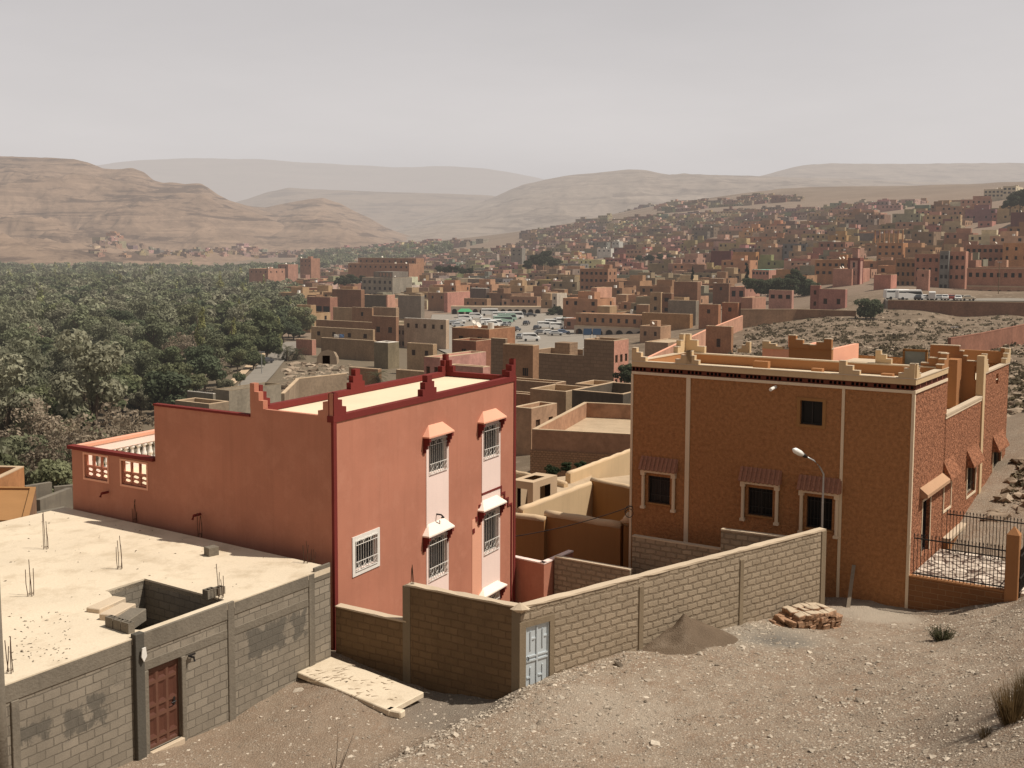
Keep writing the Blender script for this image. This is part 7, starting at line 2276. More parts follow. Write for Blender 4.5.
# old cave like shed in the rocks
cq = P(316, 366, 255)
cv = thing('earth_shed', 'low rounded earth shed with a dark mouth beside the old palm', 'shed', (cq.x, cq.y, cq.z - 1))
vs = []; nn_ = 14
ro = [(0, -.2), (.3, 2.2), (1.2, 3.3), (2.8, 3.8), (4.0, 3.4), (4.7, 2.0), (4.9, -.2)]
mb = MB()
for k in range(len(ro) - 1):
    x0, z0 = ro[k]; x1, z1 = ro[k + 1]
    mb.face([cq + Vector((x0, 0, z0)), cq + Vector((x1, 0, z1)), cq + Vector((x1 * .9 + .2, 5, z1 * .8)), cq + Vector((x0 * .9 + .2, 5, z0 * .8))])
mb.face([cq + Vector((x, 0, z)) for x, z in ro[:3]] + [cq + Vector((1.5, 0, 2.4)), cq + Vector((1.5, 0, -.2))]); mb.face([cq + Vector((x, 0, z)) for x, z in ro[4:]] + [cq + Vector((3.2, 0, -.2)), cq + Vector((3.2, 0, 2.4))]); mb.face([cq + Vector((x, 0, z)) for x, z in ro[2:5]] + [cq + Vector((3.2, 0, 2.4)), cq + Vector((1.5, 0, 2.4))])
s = mb.build('shell', M_EARTH, cv); s.color = (.34, .25, .17, 1)
mb = MB(); mb.hexa(cq + Vector((1.4, .4, -.2)), (2.0, 0, 0), (0, .2, 0), (0, 0, 2.7)); mb.build('dark_mouth', M_HOLE, cv)  # dark plate stands in for the shade inside the shed

# ------------------------------------------------------------------ the town beyond: street-aligned blocks of flat roofed houses
M_TOWNWALL = None


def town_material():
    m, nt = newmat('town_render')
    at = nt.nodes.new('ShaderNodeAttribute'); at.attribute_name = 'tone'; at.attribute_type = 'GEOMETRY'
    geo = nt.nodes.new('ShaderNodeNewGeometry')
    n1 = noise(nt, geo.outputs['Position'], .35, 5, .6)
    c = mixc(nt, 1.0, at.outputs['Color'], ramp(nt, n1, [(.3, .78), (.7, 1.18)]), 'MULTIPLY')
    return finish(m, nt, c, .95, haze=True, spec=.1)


M_TOWN = town_material()
TONES = [(.29, .155, .092), (.23, .12, .073), (.18, .094, .06), (.33, .175, .115), (.36, .19, .135), (.32, .195, .118), (.21, .15, .102), (.185, .155, .12), (.35, .24, .155), (.35, .165, .10), (.48, .37, .26), (.26, .125, .092), (.40, .23, .16), (.27, .175, .11)]
TONES = [tuple(v * k for v, k in zip(t, (1.14, 1.24, 1.16))) for t in TONES]
TN = ['brown', 'brown', 'dark brown', 'rosy', 'pink', 'tan', 'olive brown', 'grey', 'tan', 'terracotta', 'cream', 'reddish', 'salmon', 'earth coloured']


def house_faces(Lx, Ly, h, r, detail=True):
    """Unit house in its own frame (corner at origin, x in [-Lx,0], y in [0,Ly]): quads, tones (0 wall, 1 rim, 2 roof, 3 dark, 4 white)."""
    V, Fc, T = [], [], []
    def q(a, b, c, d, t): i = len(V); V.extend((a, b, c, d)); Fc.append((i, i + 1, i + 2, i + 3)); T.append(t)
    z0 = -6
    def box(x0, x1, y0, y1, za, zb_, tw=0, tt=2, rim=True):
        q((x0, y0, za), (x1, y0, za), (x1, y0, zb_), (x0, y0, zb_), tw); q((x1, y0, za), (x1, y1, za), (x1, y1, zb_), (x1, y0, zb_), tw)
        q((x1, y1, za), (x0, y1, za), (x0, y1, zb_), (x1, y1, zb_), tw); q((x0, y1, za), (x0, y0, za), (x0, y0, zb_), (x0, y1, zb_), tw)
        e = .3 if rim else 0; p = .5 if rim else 0
        o = [(x0, y0), (x1, y0), (x1, y1), (x0, y1)]; n = [(x0 + e, y0 + e), (x1 - e, y0 + e), (x1 - e, y1 - e), (x0 + e, y1 - e)]
        if rim:
            for k in range(4):
                k2 = (k + 1) % 4
                q((*o[k], zb_), (*o[k2], zb_), (*n[k2], zb_), (*n[k], zb_), 1)
                q((*n[k], zb_), (*n[k2], zb_), (*n[k2], zb_ - p), (*n[k], zb_ - p), tw)
        q((*n[0], zb_ - p), (*n[1], zb_ - p), (*n[2], zb_ - p), (*n[3], zb_ - p), tt)
    box(-Lx, 0, 0, Ly, z0, h)
    if detail:
        if r.random() < .55:                               # stair house or half upper floor
            w, d, hh = r.uniform(2.5, Lx * .6), r.uniform(2.5, Ly * .6), r.uniform(2.0, 3.0)
            x1 = -r.uniform(.4, Lx - w - .3); y0 = r.uniform(.4, Ly - d - .3)
            box(x1 - w, x1, y0, y0 + d, h - .5, h + hh, 0, 2, r.random() < .5)
        if r.random() < .45:                               # tank or dish
            x, y = -r.uniform(1, Lx - 1), r.uniform(1, Ly - 1); s = r.uniform(.35, .6)
            box(x - s, x + s, y - s, y + s, h - .5, h + r.uniform(.4, 1.0), 4, 4, False)
        nw, rows = max(2, int(Lx / 3)), max(1, int(h / 3.1))
        for rr in range(rows):
            zt_ = h - 1.0 - 3.1 * rr
            if zt_ < 1.3: break
            for k in range(nw):
                if r.random() < .35: continue
                x = -Lx * (k + .5) / nw; w = r.uniform(.4, .65)
                q((x - w, -.05, zt_ - 1.3), (x + w, -.05, zt_ - 1.3), (x + w, -.05, zt_), (x - w, -.05, zt_), 3)
            for k in range(max(1, int(Ly / 3.5))):
                if r.random() < .5: continue
                y = Ly * (k + .5) / max(1, int(Ly / 3.5)); w = .5
                q((.05, y - w, zt_ - 1.3), (.05, y + w, zt_ - 1.3), (.05, y + w, zt_), (.05, y - w, zt_), 3)
    return V, Fc, T


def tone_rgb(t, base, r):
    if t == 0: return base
    if t == 1: return tuple(min(.7, b * 1.25 + .06) for b in base)  # rim colour lightened to look like a sunlit parapet top
    if t == 2: return (.40, .30, .205)
    if t == 3: return (.02, .016, .014)
    return (.7, .68, .64)


def town_mesh(name, pieces):
    """pieces: (verts world or local, faces, colours per face) merged in one mesh with a 'tone' colour."""
    nv = 0; Vs, Fs, Cs = [], [], []
    for V, Fc, C_ in pieces:
        Vs.append(np.asarray(V, float)); Fs.append(np.asarray(Fc) + nv); Cs.append(np.asarray(C_, float)); nv += len(V)
    V, Fq, C_ = np.concatenate(Vs), np.concatenate(Fs), np.concatenate(Cs)
    me = np_mesh(name, V, Fq, M_TOWN)
    at = me.attributes.new('tone', 'FLOAT_COLOR', 'CORNER')
    cc = np.repeat(np.concatenate([C_, np.ones((len(C_), 1))], 1), 4, axis=0)
    at.data.foreach_set('color', cc.astype(np.float32).ravel())
    return me


def inside(poly, x, y):
    c = False; n = len(poly); j = n - 1
    for i in range(n):
        xi, yi = poly[i]; xj, yj = poly[j]
        if (yi > y) != (yj > y) and x < (xj - xi) * (y - yi) / (yj - yi) + xi: c = not c
        j = i
    return c


TOWN_POLY = [(300, 300), (318, 282), (345, 268), (380, 262), (430, 250), (452, 243), (500, 239), (560, 229), (610, 218), (650, 207), (690, 203), (730, 201), (765, 196), (840, 203), (930, 203), (990, 205), (1035, 193), (1090, 195), (1110, 290), (1000, 291), (890, 291), (858, 303), (765, 308),
             (700, 322), (640, 345), (600, 348), (565, 345), (575, 320), (545, 308), (445, 309), (440, 330), (395, 350), (330, 345), (300, 330)]
BARE = [[(640, 276), (660, 268), (715, 258), (722, 264), (700, 272), (650, 281)], [(350, 281), (405, 268), (425, 270), (440, 281), (412, 283)], [(752, 290), (755, 270), (812, 268), (812, 290)], [(880, 216), (940, 200), (985, 196), (1010, 198), (985, 208), (930, 218), (890, 232)], [(985, 200), (1040, 188), (1040, 206), (1000, 214)], [(785, 222), (870, 226), (865, 232), (790, 229)]]
KEEP += [(851, 867, 246, 405), (452, 541, 306, 446), (574, 645, 314, 341), (964, 1030, 270, 330), (744, 812, 268, 372)]


def hides(x, y, z):                                        # would a house here stand in front of one of the landmarks?
    a = proj((x - 9, y, z + 7)); b = proj((x + 9, y, z + 7))
    return any(y < Y - 3 and b[0] > x0 and a[0] < x1 and a[1] < yt + (12 if Y > 300 else 8) for x0, x1, yt, Y in KEEP)


cand = []
cells = [(a, b) for a in range(-260, 260) for b in range(10, 340)]
r_ = random.Random(77)
pxs, pys, XYs, dens = [], [], [], []
st = 12.6
for a in range(-130, 240):
    for b in range(8, 175):
        x = -EU.x * a * st + EV.x * b * st + r_.uniform(-1.5, 1.5); y = -EU.y * a * st + EV.y * b * st + r_.uniform(-1.5, 1.5)
        if y < 290 or y > 2050: continue
        if abs(x / y) > .56: continue
        XYs.append((x, y))
XYs = np.array(XYs); zg_ = gz(XYs[:, 0], XYs[:, 1], True)
for (x, y), z in zip(XYs, zg_):
    px, py = proj((x, y, z))
    if not inside(TOWN_POLY, px, py) or any(inside(b, px, py) for b in BARE): continue
    if y > 900 and r_.random() < .30: continue
    if y > 700 and vnoise(np.array([x * .012]), np.array([y * .009]), 88)[0] < .36: continue
    if y > 1400 and r_.random() < .25: continue
    if r_.random() < .05: continue
    if hides(x, y, z): continue
    if any((x - hx) ** 2 + (y - hy) ** 2 < (hr + 5) ** 2 for hx, hy, hr in HOUSES_XY): continue
    if 243 < y < 452 and 440 < px < 585 and py > 309: continue
    cand.append((y, x, z, px, py))
cand.sort()
# foot of the left hill: a second village across the valley
HX, HY, HZ = HILL_L


def hill_z(px, y):
    j = np.clip(np.interp(px, np.linspace(-420, 370, HX.shape[1]), np.arange(HX.shape[1])), 0, HX.shape[1] - 1).astype(int)
    return float(np.interp(y, HY[:, j], HZ[:, j]))


vil = []
for k in range(1500):
    px = r_.choice([r_.uniform(95, 330), r_.uniform(170, 330), r_.uniform(300, 440)]); y = r_.uniform(1330, 1780)
    x = (px - 512) / 1120 * y
    z = max(gz1(x, y), hill_z(px, y) if px < 370 else -99)
    ppx, ppy = proj((x, y, z))
    if ppy < np.interp(ppx, [90, 130, 200, 260, 330, 440], [236, 230, 226, 224, 229, 236]) or ppy > 258: continue
    if any(abs(x - v[1]) < 12 and abs(y - v[0]) < 14 for v in vil): continue
    vil.append((y, x, z, ppx, ppy))
NIND = 300 - len(HOUSES_XY) - 6
ind, far = cand[:NIND], cand[NIND:] + vil
PR = []
for k in range(16):
    rr = random.Random(500 + k); Lx, Ly, h = rr.uniform(10.5, 15.5), rr.uniform(9, 12.6), rr.choice([3.4, 3.8, 4.2, 6.0, 6.4, 6.8, 9.2])
    PR.append((Lx, Ly, h, rr))
base_ang = math.atan2(-EU.y, -EU.x)
MESHES = {}
for n, (y, x, z, px, py) in enumerate(ind):
    k = r_.randrange(16); c = r_.choices(range(14), [3, 3, 2, 3, 2.5, 2.5, 2, 1.3, 2, 2.5, .8, 2, 1.2, 2.5])[0]
    if (k, c) not in MESHES:
        Lx, Ly, h, rr = PR[k]; V, Fc, T = house_faces(Lx, Ly, h, random.Random(k * 31 + 7))
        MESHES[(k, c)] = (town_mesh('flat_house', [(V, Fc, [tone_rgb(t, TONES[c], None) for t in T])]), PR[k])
    me, (Lx, Ly, h, rr) = MESHES[(k, c)]
    o = bpy.data.objects.new('flat_house', me); COL.objects.link(o)
    o.location = (x, y, z - .3); o.rotation_euler = (0, 0, base_ang + r_.choice([0, 0, 0, math.pi / 2, -math.pi / 2]) * 0 + r_.uniform(-.06, .06))
    size = 'low' if h < 5 else ('two storey' if h < 8 else 'tall three storey')
    where = 'in the hollow left of the square' if px < 445 else ('in the crowded middle of the town' if px < 640 else ('in the quarter above the slanting boundary wall' if px < 800 else 'in the quarter above the parking'))
    lab = f'{size} {TN[c]} flat roofed house {where}'
    tag(o, lab, 'house', lab.replace('house', 'houses'))
pieces = []
for n, (y, x, z, px, py) in enumerate(far):
    rr = random.Random(n * 7 + 3); Lx, Ly = rr.uniform(10, 22), rr.uniform(8, 12.5); h = rr.choice([3.0, 3.4, 3.8, 4.2, 6.0, 6.6, 8.4] if y < 1000 else [2.6, 3.0, 3.4, 3.8, 5.6])
    V, Fc, T = house_faces(Lx, Ly, h, rr, True)
    a = base_ang + rr.uniform(-.2, .2); ca, sa = math.cos(a), math.sin(a)
    V = np.array(V); Vw = np.stack([V[:, 0] * ca - V[:, 1] * sa + x, V[:, 0] * sa + V[:, 1] * ca + y, V[:, 2] + z], -1)
    c = rr.choices(range(14), [3, 3, 2, 3, 2.5, 2.5, 2, 1.6, 2, 2, 1.0, 2, 1.2, 2.5])[0]
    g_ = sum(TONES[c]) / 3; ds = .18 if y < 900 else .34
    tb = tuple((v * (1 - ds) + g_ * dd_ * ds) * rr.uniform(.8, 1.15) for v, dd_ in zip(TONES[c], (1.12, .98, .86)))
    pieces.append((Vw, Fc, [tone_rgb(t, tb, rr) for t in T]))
o = bpy.data.objects.new('distant_town', town_mesh('distant_town', pieces)); COL.objects.link(o); o['kind'] = 'stuff'
print('TOWN', len(HOUSES_XY), len(ind), len(far))

# ------------------------------------------------------------------ vegetation
def leafmat(name):
    m, nt = newmat(name)
    oi = nt.nodes.new('ShaderNodeObjectInfo'); geo = nt.nodes.new('ShaderNodeNewGeometry'); co = objco(nt)
    n1 = noise(nt, co, .55, 3, .6); n2 = noise(nt, co, 3.0, 2, .6)
    c = mixc(nt, 1.0, oi.outputs['Color'], ramp(nt, n1, [(.32, .68), (.68, 1.3)]), 'MULTIPLY')
    c = mixc(nt, 1.0, c, ramp(nt, n2, [(.3, .7), (.7, 1.3)]), 'MULTIPLY')
    c = mixc(nt, 1.0, c, ramp(nt, oi.outputs['Random'], [(0, .78), (1, 1.22)]), 'MULTIPLY')
    return finish(m, nt, c, .75, spec=.12, haze=True, trans=.35)


M_LEAF = leafmat('leaves')
M_BARK = plain('bark', (.105, .075, .052), .95, haze=True, var=.3)


def leaf_cloud(rs, lobes, n, size, up=.25, elong=1.5):
    """Leaf clumps (quads) spread through a set of ellipsoid lobes (cx, cy, cz, rx, ry, rz)."""
    lob = np.array(lobes, float); vol = lob[:, 3] * lob[:, 4] * lob[:, 5]
    pick = rs.choice(len(lob), n, p=vol ** .8 / (vol ** .8).sum())
    d = rs.normal(size=(n, 3)); d /= np.linalg.norm(d, axis=1)[:, None]
    rad = rs.uniform(.35, 1.0, n) ** .5
    c = lob[pick, :3] + d * rad[:, None] * lob[pick, 3:]
    nrm = d + rs.normal(scale=.6, size=(n, 3)); nrm[:, 2] += up; nrm /= np.linalg.norm(nrm, axis=1)[:, None]
    a = np.cross(nrm, rs.normal(size=(n, 3))); a /= np.linalg.norm(a, axis=1)[:, None]
    b = np.cross(nrm, a)
    s = (size * rs.uniform(.55, 1.3, n))[:, None]
    v = np.stack([c - a * s * elong - b * s * .3, c - b * s, c + a * s * elong + b * s * .2, c + b * s], 1).reshape(-1, 3)
    return v, np.arange(n * 4).reshape(n, 4)


def crown_lobes(rs, h, r, kind):
    out = []
    if kind == 'poplar':
        for k in range(11):
            t = k / 10; z = h * (.18 + .78 * t); rr = r * (1 - .75 * t ** 1.6) * rs.uniform(.75, 1.1)
            out.append((rs.normal() * r * .2, rs.normal() * r * .2, z, rr * .7, rr * .7, h * .10))
    else:
        n = {'dense': 15, 'loose': 17, 'bare': 14, 'bush': 22}[kind]
        for k in range(n):
            a = rs.uniform(0, 2 * math.pi); q = rs.uniform(0, 1) ** .6
            z = h * (rs.uniform(.34, .88) if kind != 'bush' else rs.uniform(.10, .74)); env = math.sqrt(max(.05, 1 - ((z / h - .55) / .5) ** 2))
            rr = r * rs.uniform(.28, .46)
            out.append((math.cos(a) * q * r * .75 * env, math.sin(a) * q * r * .75 * env, z, rr, rr, rr * rs.uniform(.55, .8)))
    return out


def trunk_mesh(rs, h, r, kind):
    mb = MB(); lean = Vector((rs.normal() * .05, rs.normal() * .05, 0)) * h
    top = Vector((0, 0, h * (.9 if kind == 'poplar' else .55))) + lean
    mb.tube([(0, 0, -1.2), (0, 0, h * .15), lean * .5 + Vector((0, 0, top.z * .55)), top], [h * .035, h * .026, h * .018, h * .007], 7)
    for k in range(7 if kind != 'poplar' else 5):
        a = rs.uniform(0, 6.28); z = h * rs.uniform(.14, .45); o = Vector((0, 0, z)) + lean * (z / h)
        e = Vector((math.cos(a) * r * rs.uniform(.4, .8), math.sin(a) * r * rs.uniform(.4, .8), z + h * rs.uniform(.18, .4)))
        mb.tube([o, o.lerp(e, .5) + Vector((0, 0, h * .03)), e], [h * .014, h * .010, h * .004], 5)
    return mb


TREE_P = []
SPEC = [('dense', 8.0, 4.2, 3600, .20), ('dense', 9.0, 4.6, 4000, .20), ('dense', 7.0, 3.6, 3000, .19), ('loose', 10.5, 4.0, 2600, .19), ('loose', 11.5, 3.8, 2600, .18), ('poplar', 13.0, 2.0, 2600, .19), ('bare', 8.5, 3.6, 1500, .13), ('dense', 6.0, 3.8, 2800, .19), ('bush', 4.6, 3.4, 3000, .17)]
TREE_MESH = []
for k, (kind, h, r, n, s) in enumerate(SPEC):
    rs = np.random.default_rng(100 + k)
    v, q = leaf_cloud(rs, crown_lobes(rs, h, r, kind), n, s)
    cm = np_mesh('crown', v, q, M_LEAF)
    tb = trunk_mesh(rs, h, r, kind)
    to = tb.build('trunk', M_BARK); tm = to.data; bpy.data.objects.remove(to)
    TREE_MESH.append((cm, tm, kind, h, r))
LEAFCOL = {k_: [tuple(min(.3, c_ * 1.28) for c_ in t_) for t_ in v_] for k_, v_ in {'dense': [(.096, .108, .056), (.126, .132, .070), (.080, .094, .054), (.145, .148, .082)], 'loose': [(.165, .165, .108), (.15, .158, .095), (.19, .182, .125)], 'poplar': [(.21, .205, .085), (.19, .195, .09)], 'bare': [(.23, .185, .135), (.21, .165, .115)], 'bush': [(.12, .122, .072), (.155, .148, .092)]}.items()}
KLAB = {'dense': ('dense_tree', 'dark dense rounded tree'), 'loose': ('feathery_tree', 'grey green loose feathery tree'), 'poplar': ('poplar_tree', 'slender yellow green poplar'), 'bare': ('sparse_tree', 'thin brownish half bare tree'), 'bush': ('bushy_tree', 'low bushy tree with branches to the ground')}


def tree(k, x, y, z, s, rot, label, group=None, col=None, name=None, rnd=rng):
    cm, tm, kind, h, r = TREE_MESH[k]
    o = bpy.data.objects.new(name or KLAB[kind][0], None); COL.objects.link(o)
    o.location = (x, y, z); o.rotation_euler = (0, 0, rot); o.scale = (s, s, s * rnd.uniform(.9, 1.1))
    tag(o, label, 'tree', group)
    c = bpy.data.objects.new('crown', cm); COL.objects.link(c); c.parent = o; c.color = (*(col or rnd.choice(LEAFCOL[kind])), 1)
    t = bpy.data.objects.new('trunk', tm); COL.objects.link(t); t.parent = o
    return o


BND = [(84, 62), (100, 120), (120, 150), (150, 176), (180, 192), (215, 232), (260, 268), (300, 297), (360, 308), (450, 312), (560, 318), (640, 306), (700, 280), (800, 250), (950, 262), (1100, 300), (1250, 330)]


def grove_edge(y):
    return np.interp(y, [b[0] for b in BND], [b[1] for b in BND])


r2 = random.Random(9)
spots = []
y = 90.0
while y < 1240:
    sp = 6.6 if y < 420 else 8.0
    x0, x1 = (-140 - 512) / 1120 * y, (grove_edge(y) - 512) / 1120 * y
    x = x0
    while x < x1:
        xx, yy = x + r2.uniform(-3.8, 3.8), y + r2.uniform(-3.8, 3.8)
        px = 512 + 1120 * xx / yy
        gap = vnoise(np.array([xx * .035]), np.array([yy * .035]), 33)[0]
        near_gap = (gap < .24 and yy < 200) or (gap < .16)
        if px < grove_edge(yy) and not near_gap and r2.random() > .06 and not (-20 < px < 30 and 620 < yy < 700):
            spots.append((yy, xx, px))
        x += sp
    y += sp
# the belt of trees far up the valley
for k in range(420):
    yy = r2.uniform(1240, 1620); px = r2.uniform(300, 452)
    if gz1((px - 512) / 1120 * yy, yy) > Z0 - 2: continue
    spots.append((yy, (px - 512) / 1120 * yy, px))
spots.sort()
zs = gz(np.array([s[1] for s in spots]), np.array([s[0] for s in spots]), True)
NT = 272
def in_hand(xx, yy):
    return any((xx - hx) ** 2 + (yy - hy) ** 2 < (hr + 1) ** 2 for hx, hy, hr in HOUSES_XY)


n_ = 0; rest = []
for (yy, xx, px), z in zip(spots, zs):
    if in_hand(xx, yy): continue
    if n_ < NT and px > -40:
        w = [3, 3, 2.4, 1.4 if px > 150 else 6, 1.2 if px > 150 else 6, .7 if yy > 150 else 0, .8 if yy < 330 else .15, 2.4, 2.5 if yy < 240 else .8]
        if yy < 128: w = [0, 0, .6, 0, 0, 0, 1.5, 1.2, 5]
        k = r2.choices(range(9), w)[0]; kind = TREE_MESH[k][2]
        where = 'at the front edge of the grove' if yy < 175 else ('in the left part of the grove' if px < 110 else ('in the middle of the grove' if px < 215 else 'along the town edge of the grove'))
        lab = f'{KLAB[kind][1]} {where}'
        tree(k, xx, yy, z - .1, r2.uniform(.6, 1.2) * (1.15 if vnoise(np.array([xx * .03]), np.array([yy * .03]), 5)[0] > .55 else .9), r2.uniform(0, 6.28), lab, lab.replace('tree', 'trees').replace('poplar', 'poplars'), rnd=r2)
        n_ += 1
    else: rest.append((yy, xx, z))
Vs, Fs, Cs = [], [], []; nv = 0
LOW = []
for k in range(8):
    rs = np.random.default_rng(300 + k); kind = 'dense' if k < 5 else ('loose' if k < 7 else 'poplar'); h, r = ((7.5, 4.0) if kind == 'dense' else ((9.5, 3.8) if kind == 'loose' else (12, 2.2)))
    LOW.append((leaf_cloud(rs, crown_lobes(rs, h, r, kind), 520, .40), leaf_cloud(rs, crown_lobes(rs, h, r, kind), 150, .78), kind))
for yy, xx, z in rest:
    zone = float(vnoise(np.array([xx * .014]), np.array([yy * .010]), 15)[0])
    k = r2.choices(range(8), [3, 3, 3, 3, 3, 1.5 if zone < .5 else 7, 1.5 if zone < .5 else 7, .5])[0]; (v, q), (vl, ql), kind = LOW[k]
    if yy > 700: v, q = vl, ql
    a = r2.uniform(0, 6.28); s = r2.uniform(.6, 1.25) * (.8 + .45 * float(vnoise(np.array([xx * .02]), np.array([yy * .012]), 5)[0])); ca, sa = math.cos(a) * s, math.sin(a) * s
    Vs.append(np.stack([v[:, 0] * ca - v[:, 1] * sa + xx, v[:, 0] * sa + v[:, 1] * ca + yy, v[:, 2] * s + z - .3], -1)); Fs.append(q + nv); nv += len(v)
    cc = np.array(r2.choice(LEAFCOL[kind])) * r2.uniform(.65, 1.3)
    Cs.append(np.tile(cc, (len(q), 1)) * nrng.uniform(.75, 1.3, (len(q), 1)))
def leafmat2():
    m, nt = newmat('grove_leaves'); at = nt.nodes.new('ShaderNodeAttribute'); at.attribute_name = 'tone'
    return finish(m, nt, at.outputs['Color'], .8, spec=.1, haze=True, trans=.32)


V_, F_, C_ = np.concatenate(Vs), np.concatenate(Fs), np.concatenate(Cs)
gm = np_mesh('grove', V_, F_, leafmat2()); at = gm.attributes.new('tone', 'FLOAT_COLOR', 'CORNER')
at.data.foreach_set('color', np.repeat(np.concatenate([C_, np.ones((len(C_), 1))], 1), 4, 0).astype(np.float32).ravel())
o = bpy.data.objects.new('grove', gm); COL.objects.link(o); o['kind'] = 'stuff'
print('TREES', n_, len(rest))

# single trees in and around the town
def tree_at(k, px, py, Y, hpx, label, col=None, name=None, group=None):
    p = P(px, py, Y); s = hpx * Y / 1120 / TREE_MESH[k][3]
    return tree(k, p.x, p.y, p.z - (.9 * s if k == 8 else 0), s, r2.uniform(0, 6), label, group, col, name, r2)


DG = (.075, .086, .048)
tree_at(8, 866, 312.5, 278, 19, 'single round dark green tree on the slope below the minaret', DG)
tree_at(8, 874, 312, 280, 14, 'smaller round green tree leaning on the single round tree below the minaret', DG)
for k, (px, py, h) in enumerate(((761, 290, 15), (768, 290, 17), (777, 291, 19), (786, 291, 20), (795, 291, 21), (803, 291, 19), (751, 286, 13), (812, 290, 12))):
    tree_at(8 if k != 4 else 0, px, py, 372 + 6 * (k % 3), h, ['leftmost olive tree of the tree garden', 'second olive tree of the tree garden', 'third olive tree of the tree garden', 'olive tree at the middle of the tree garden', 'tallest dark tree of the tree garden', 'tree right of the tallest in the tree garden', 'small tree behind the rosy house at the tree garden', 'last small tree right of the tree garden'][k], DG)
tree_at(5, 747, 284, 385, 20, 'dark pointed cypress like tree at the tree garden', (.03, .04, .025), 'cypress_tree')
tree_at(5, 692.5, 281, 420, 14, 'dark slim tree behind the dark brown cube house', (.03, .04, .025), 'cypress_tree')
for k, (px, py, Y, h, kk) in enumerate(((556, 317, 437, 11, 2), (561, 317.5, 436, 10, 7), (551, 318, 436, 10, 2), (566, 326, 380, 9, 7), (624, 384, 150, 22, 2), (629, 386, 148, 18, 7), (537, 271, 640, 16, 0), (545, 268, 660, 18, 1), (553, 270, 650, 15, 7), (528, 272, 620, 13, 2), (440, 274, 600, 9, 7), (448, 275, 600, 10, 7), (456, 275, 595, 10, 2), (463, 276, 590, 9, 7), (470, 276, 590, 9, 2),
      (362, 286, 560, 12, 0), (352, 287, 556, 14, 1), (345, 288, 552, 13, 7), (338, 288, 548, 11, 0), (1010, 213, 600, 18, 0), (1020, 210, 600, 22, 1), (1030, 212, 600, 22, 0), (640, 263, 700, 8, 2), (650, 263, 700, 9, 7), (660, 262, 705, 9, 2), (670, 262, 705, 8, 7))):
    lab = ['dark bushy tree at the end of the arcade', 'dark bushy tree right of the arcade end tree', 'small dark tree touching the arcade end', 'bushy tree between the parked cars and the arcaded house', 'dark tree behind the salmon side of the tall block building', 'lower bush beside the dark tree by the tall block building'][k] if k < 6 else 'green garden tree rising between the town houses'
    tree_at(kk, px, py, Y, h, lab, DG if k < 6 else (.055, .062, .035), group=None if k < 6 else 'garden trees between the town houses')
tree_at(6, 222, 384, 218, 26, 'bare brown tree standing alone on the rocky bank')
tree_at(2, 196, 393, 190, 22, 'low green tree on the rocky bank beside the grey houses')
tree_at(7, 240, 384, 215, 12, 'small pale shrub like tree by the road')


def palm(px, py, Y, htr, fr, label, n=42, s0=1):
    p = P(px, py, Y); t = thing('palm_tree', label, 'palm', p)
    rs = random.Random(int(px)); mb = MB()
    top = p + Vector((rs.uniform(-.3, .3), 0, htr)); mb.tube([p - UP, p + UP * htr * .5, top], [.38, .30, .26], 8); mb.build('trunk', M_BARK, t)
    mb = MB()
    for k in range(n):
        a = rs.uniform(0, 6.28); el = rs.uniform(-.9, 1.2); L_ = fr * rs.uniform(.8, 1.1)
        d = Vector((math.cos(a), math.sin(a), 0)); q = top; pts = []
        for i in range(8):
            pts.append(q.copy()); q = q + (d * math.cos(el) + UP * math.sin(el)) * (L_ / 7); el -= .26
        for i in range(7):
            a0, a1 = pts[i], pts[i + 1]; t_ = (a1 - a0).normalized(); sd = t_.cross(UP).normalized() if abs(t_.z) < .98 else Vector((1, 0, 0))
            w = fr * .17 * math.sin(math.pi * (i + .7) / 8)
            for sgn in (-1, 1):
                for j in range(2):
                    b = a0.lerp(a1, j / 2); c = b + t_ * w * .55 + sd * sgn * w - UP * w * .35
                    mb.face([b, b + t_ * L_ * .035, c])
    o = mb.build('crown', M_LEAF, t, recalc=False); o.color = (.075, .070, .038, 1)
    return t


palm(287, 364, 262, 3.2, 3.6, 'old shaggy palm beside the road bend, the left one of the pair')
palm(297, 363, 264, 2.6, 3.4, 'old shaggy palm beside the earth shed, the right one of the pair')
palm(379, 383, 170, .9, 2.6, 'young low palm just over the dark red parapet', 34)

# ------------------------------------------------------------------ scrub and stones of the slope, rocks of the bank, gravel of the near ground
def blob(rs, n=8):
    ph = np.linspace(0, 2 * math.pi, n, endpoint=False)
    return ph


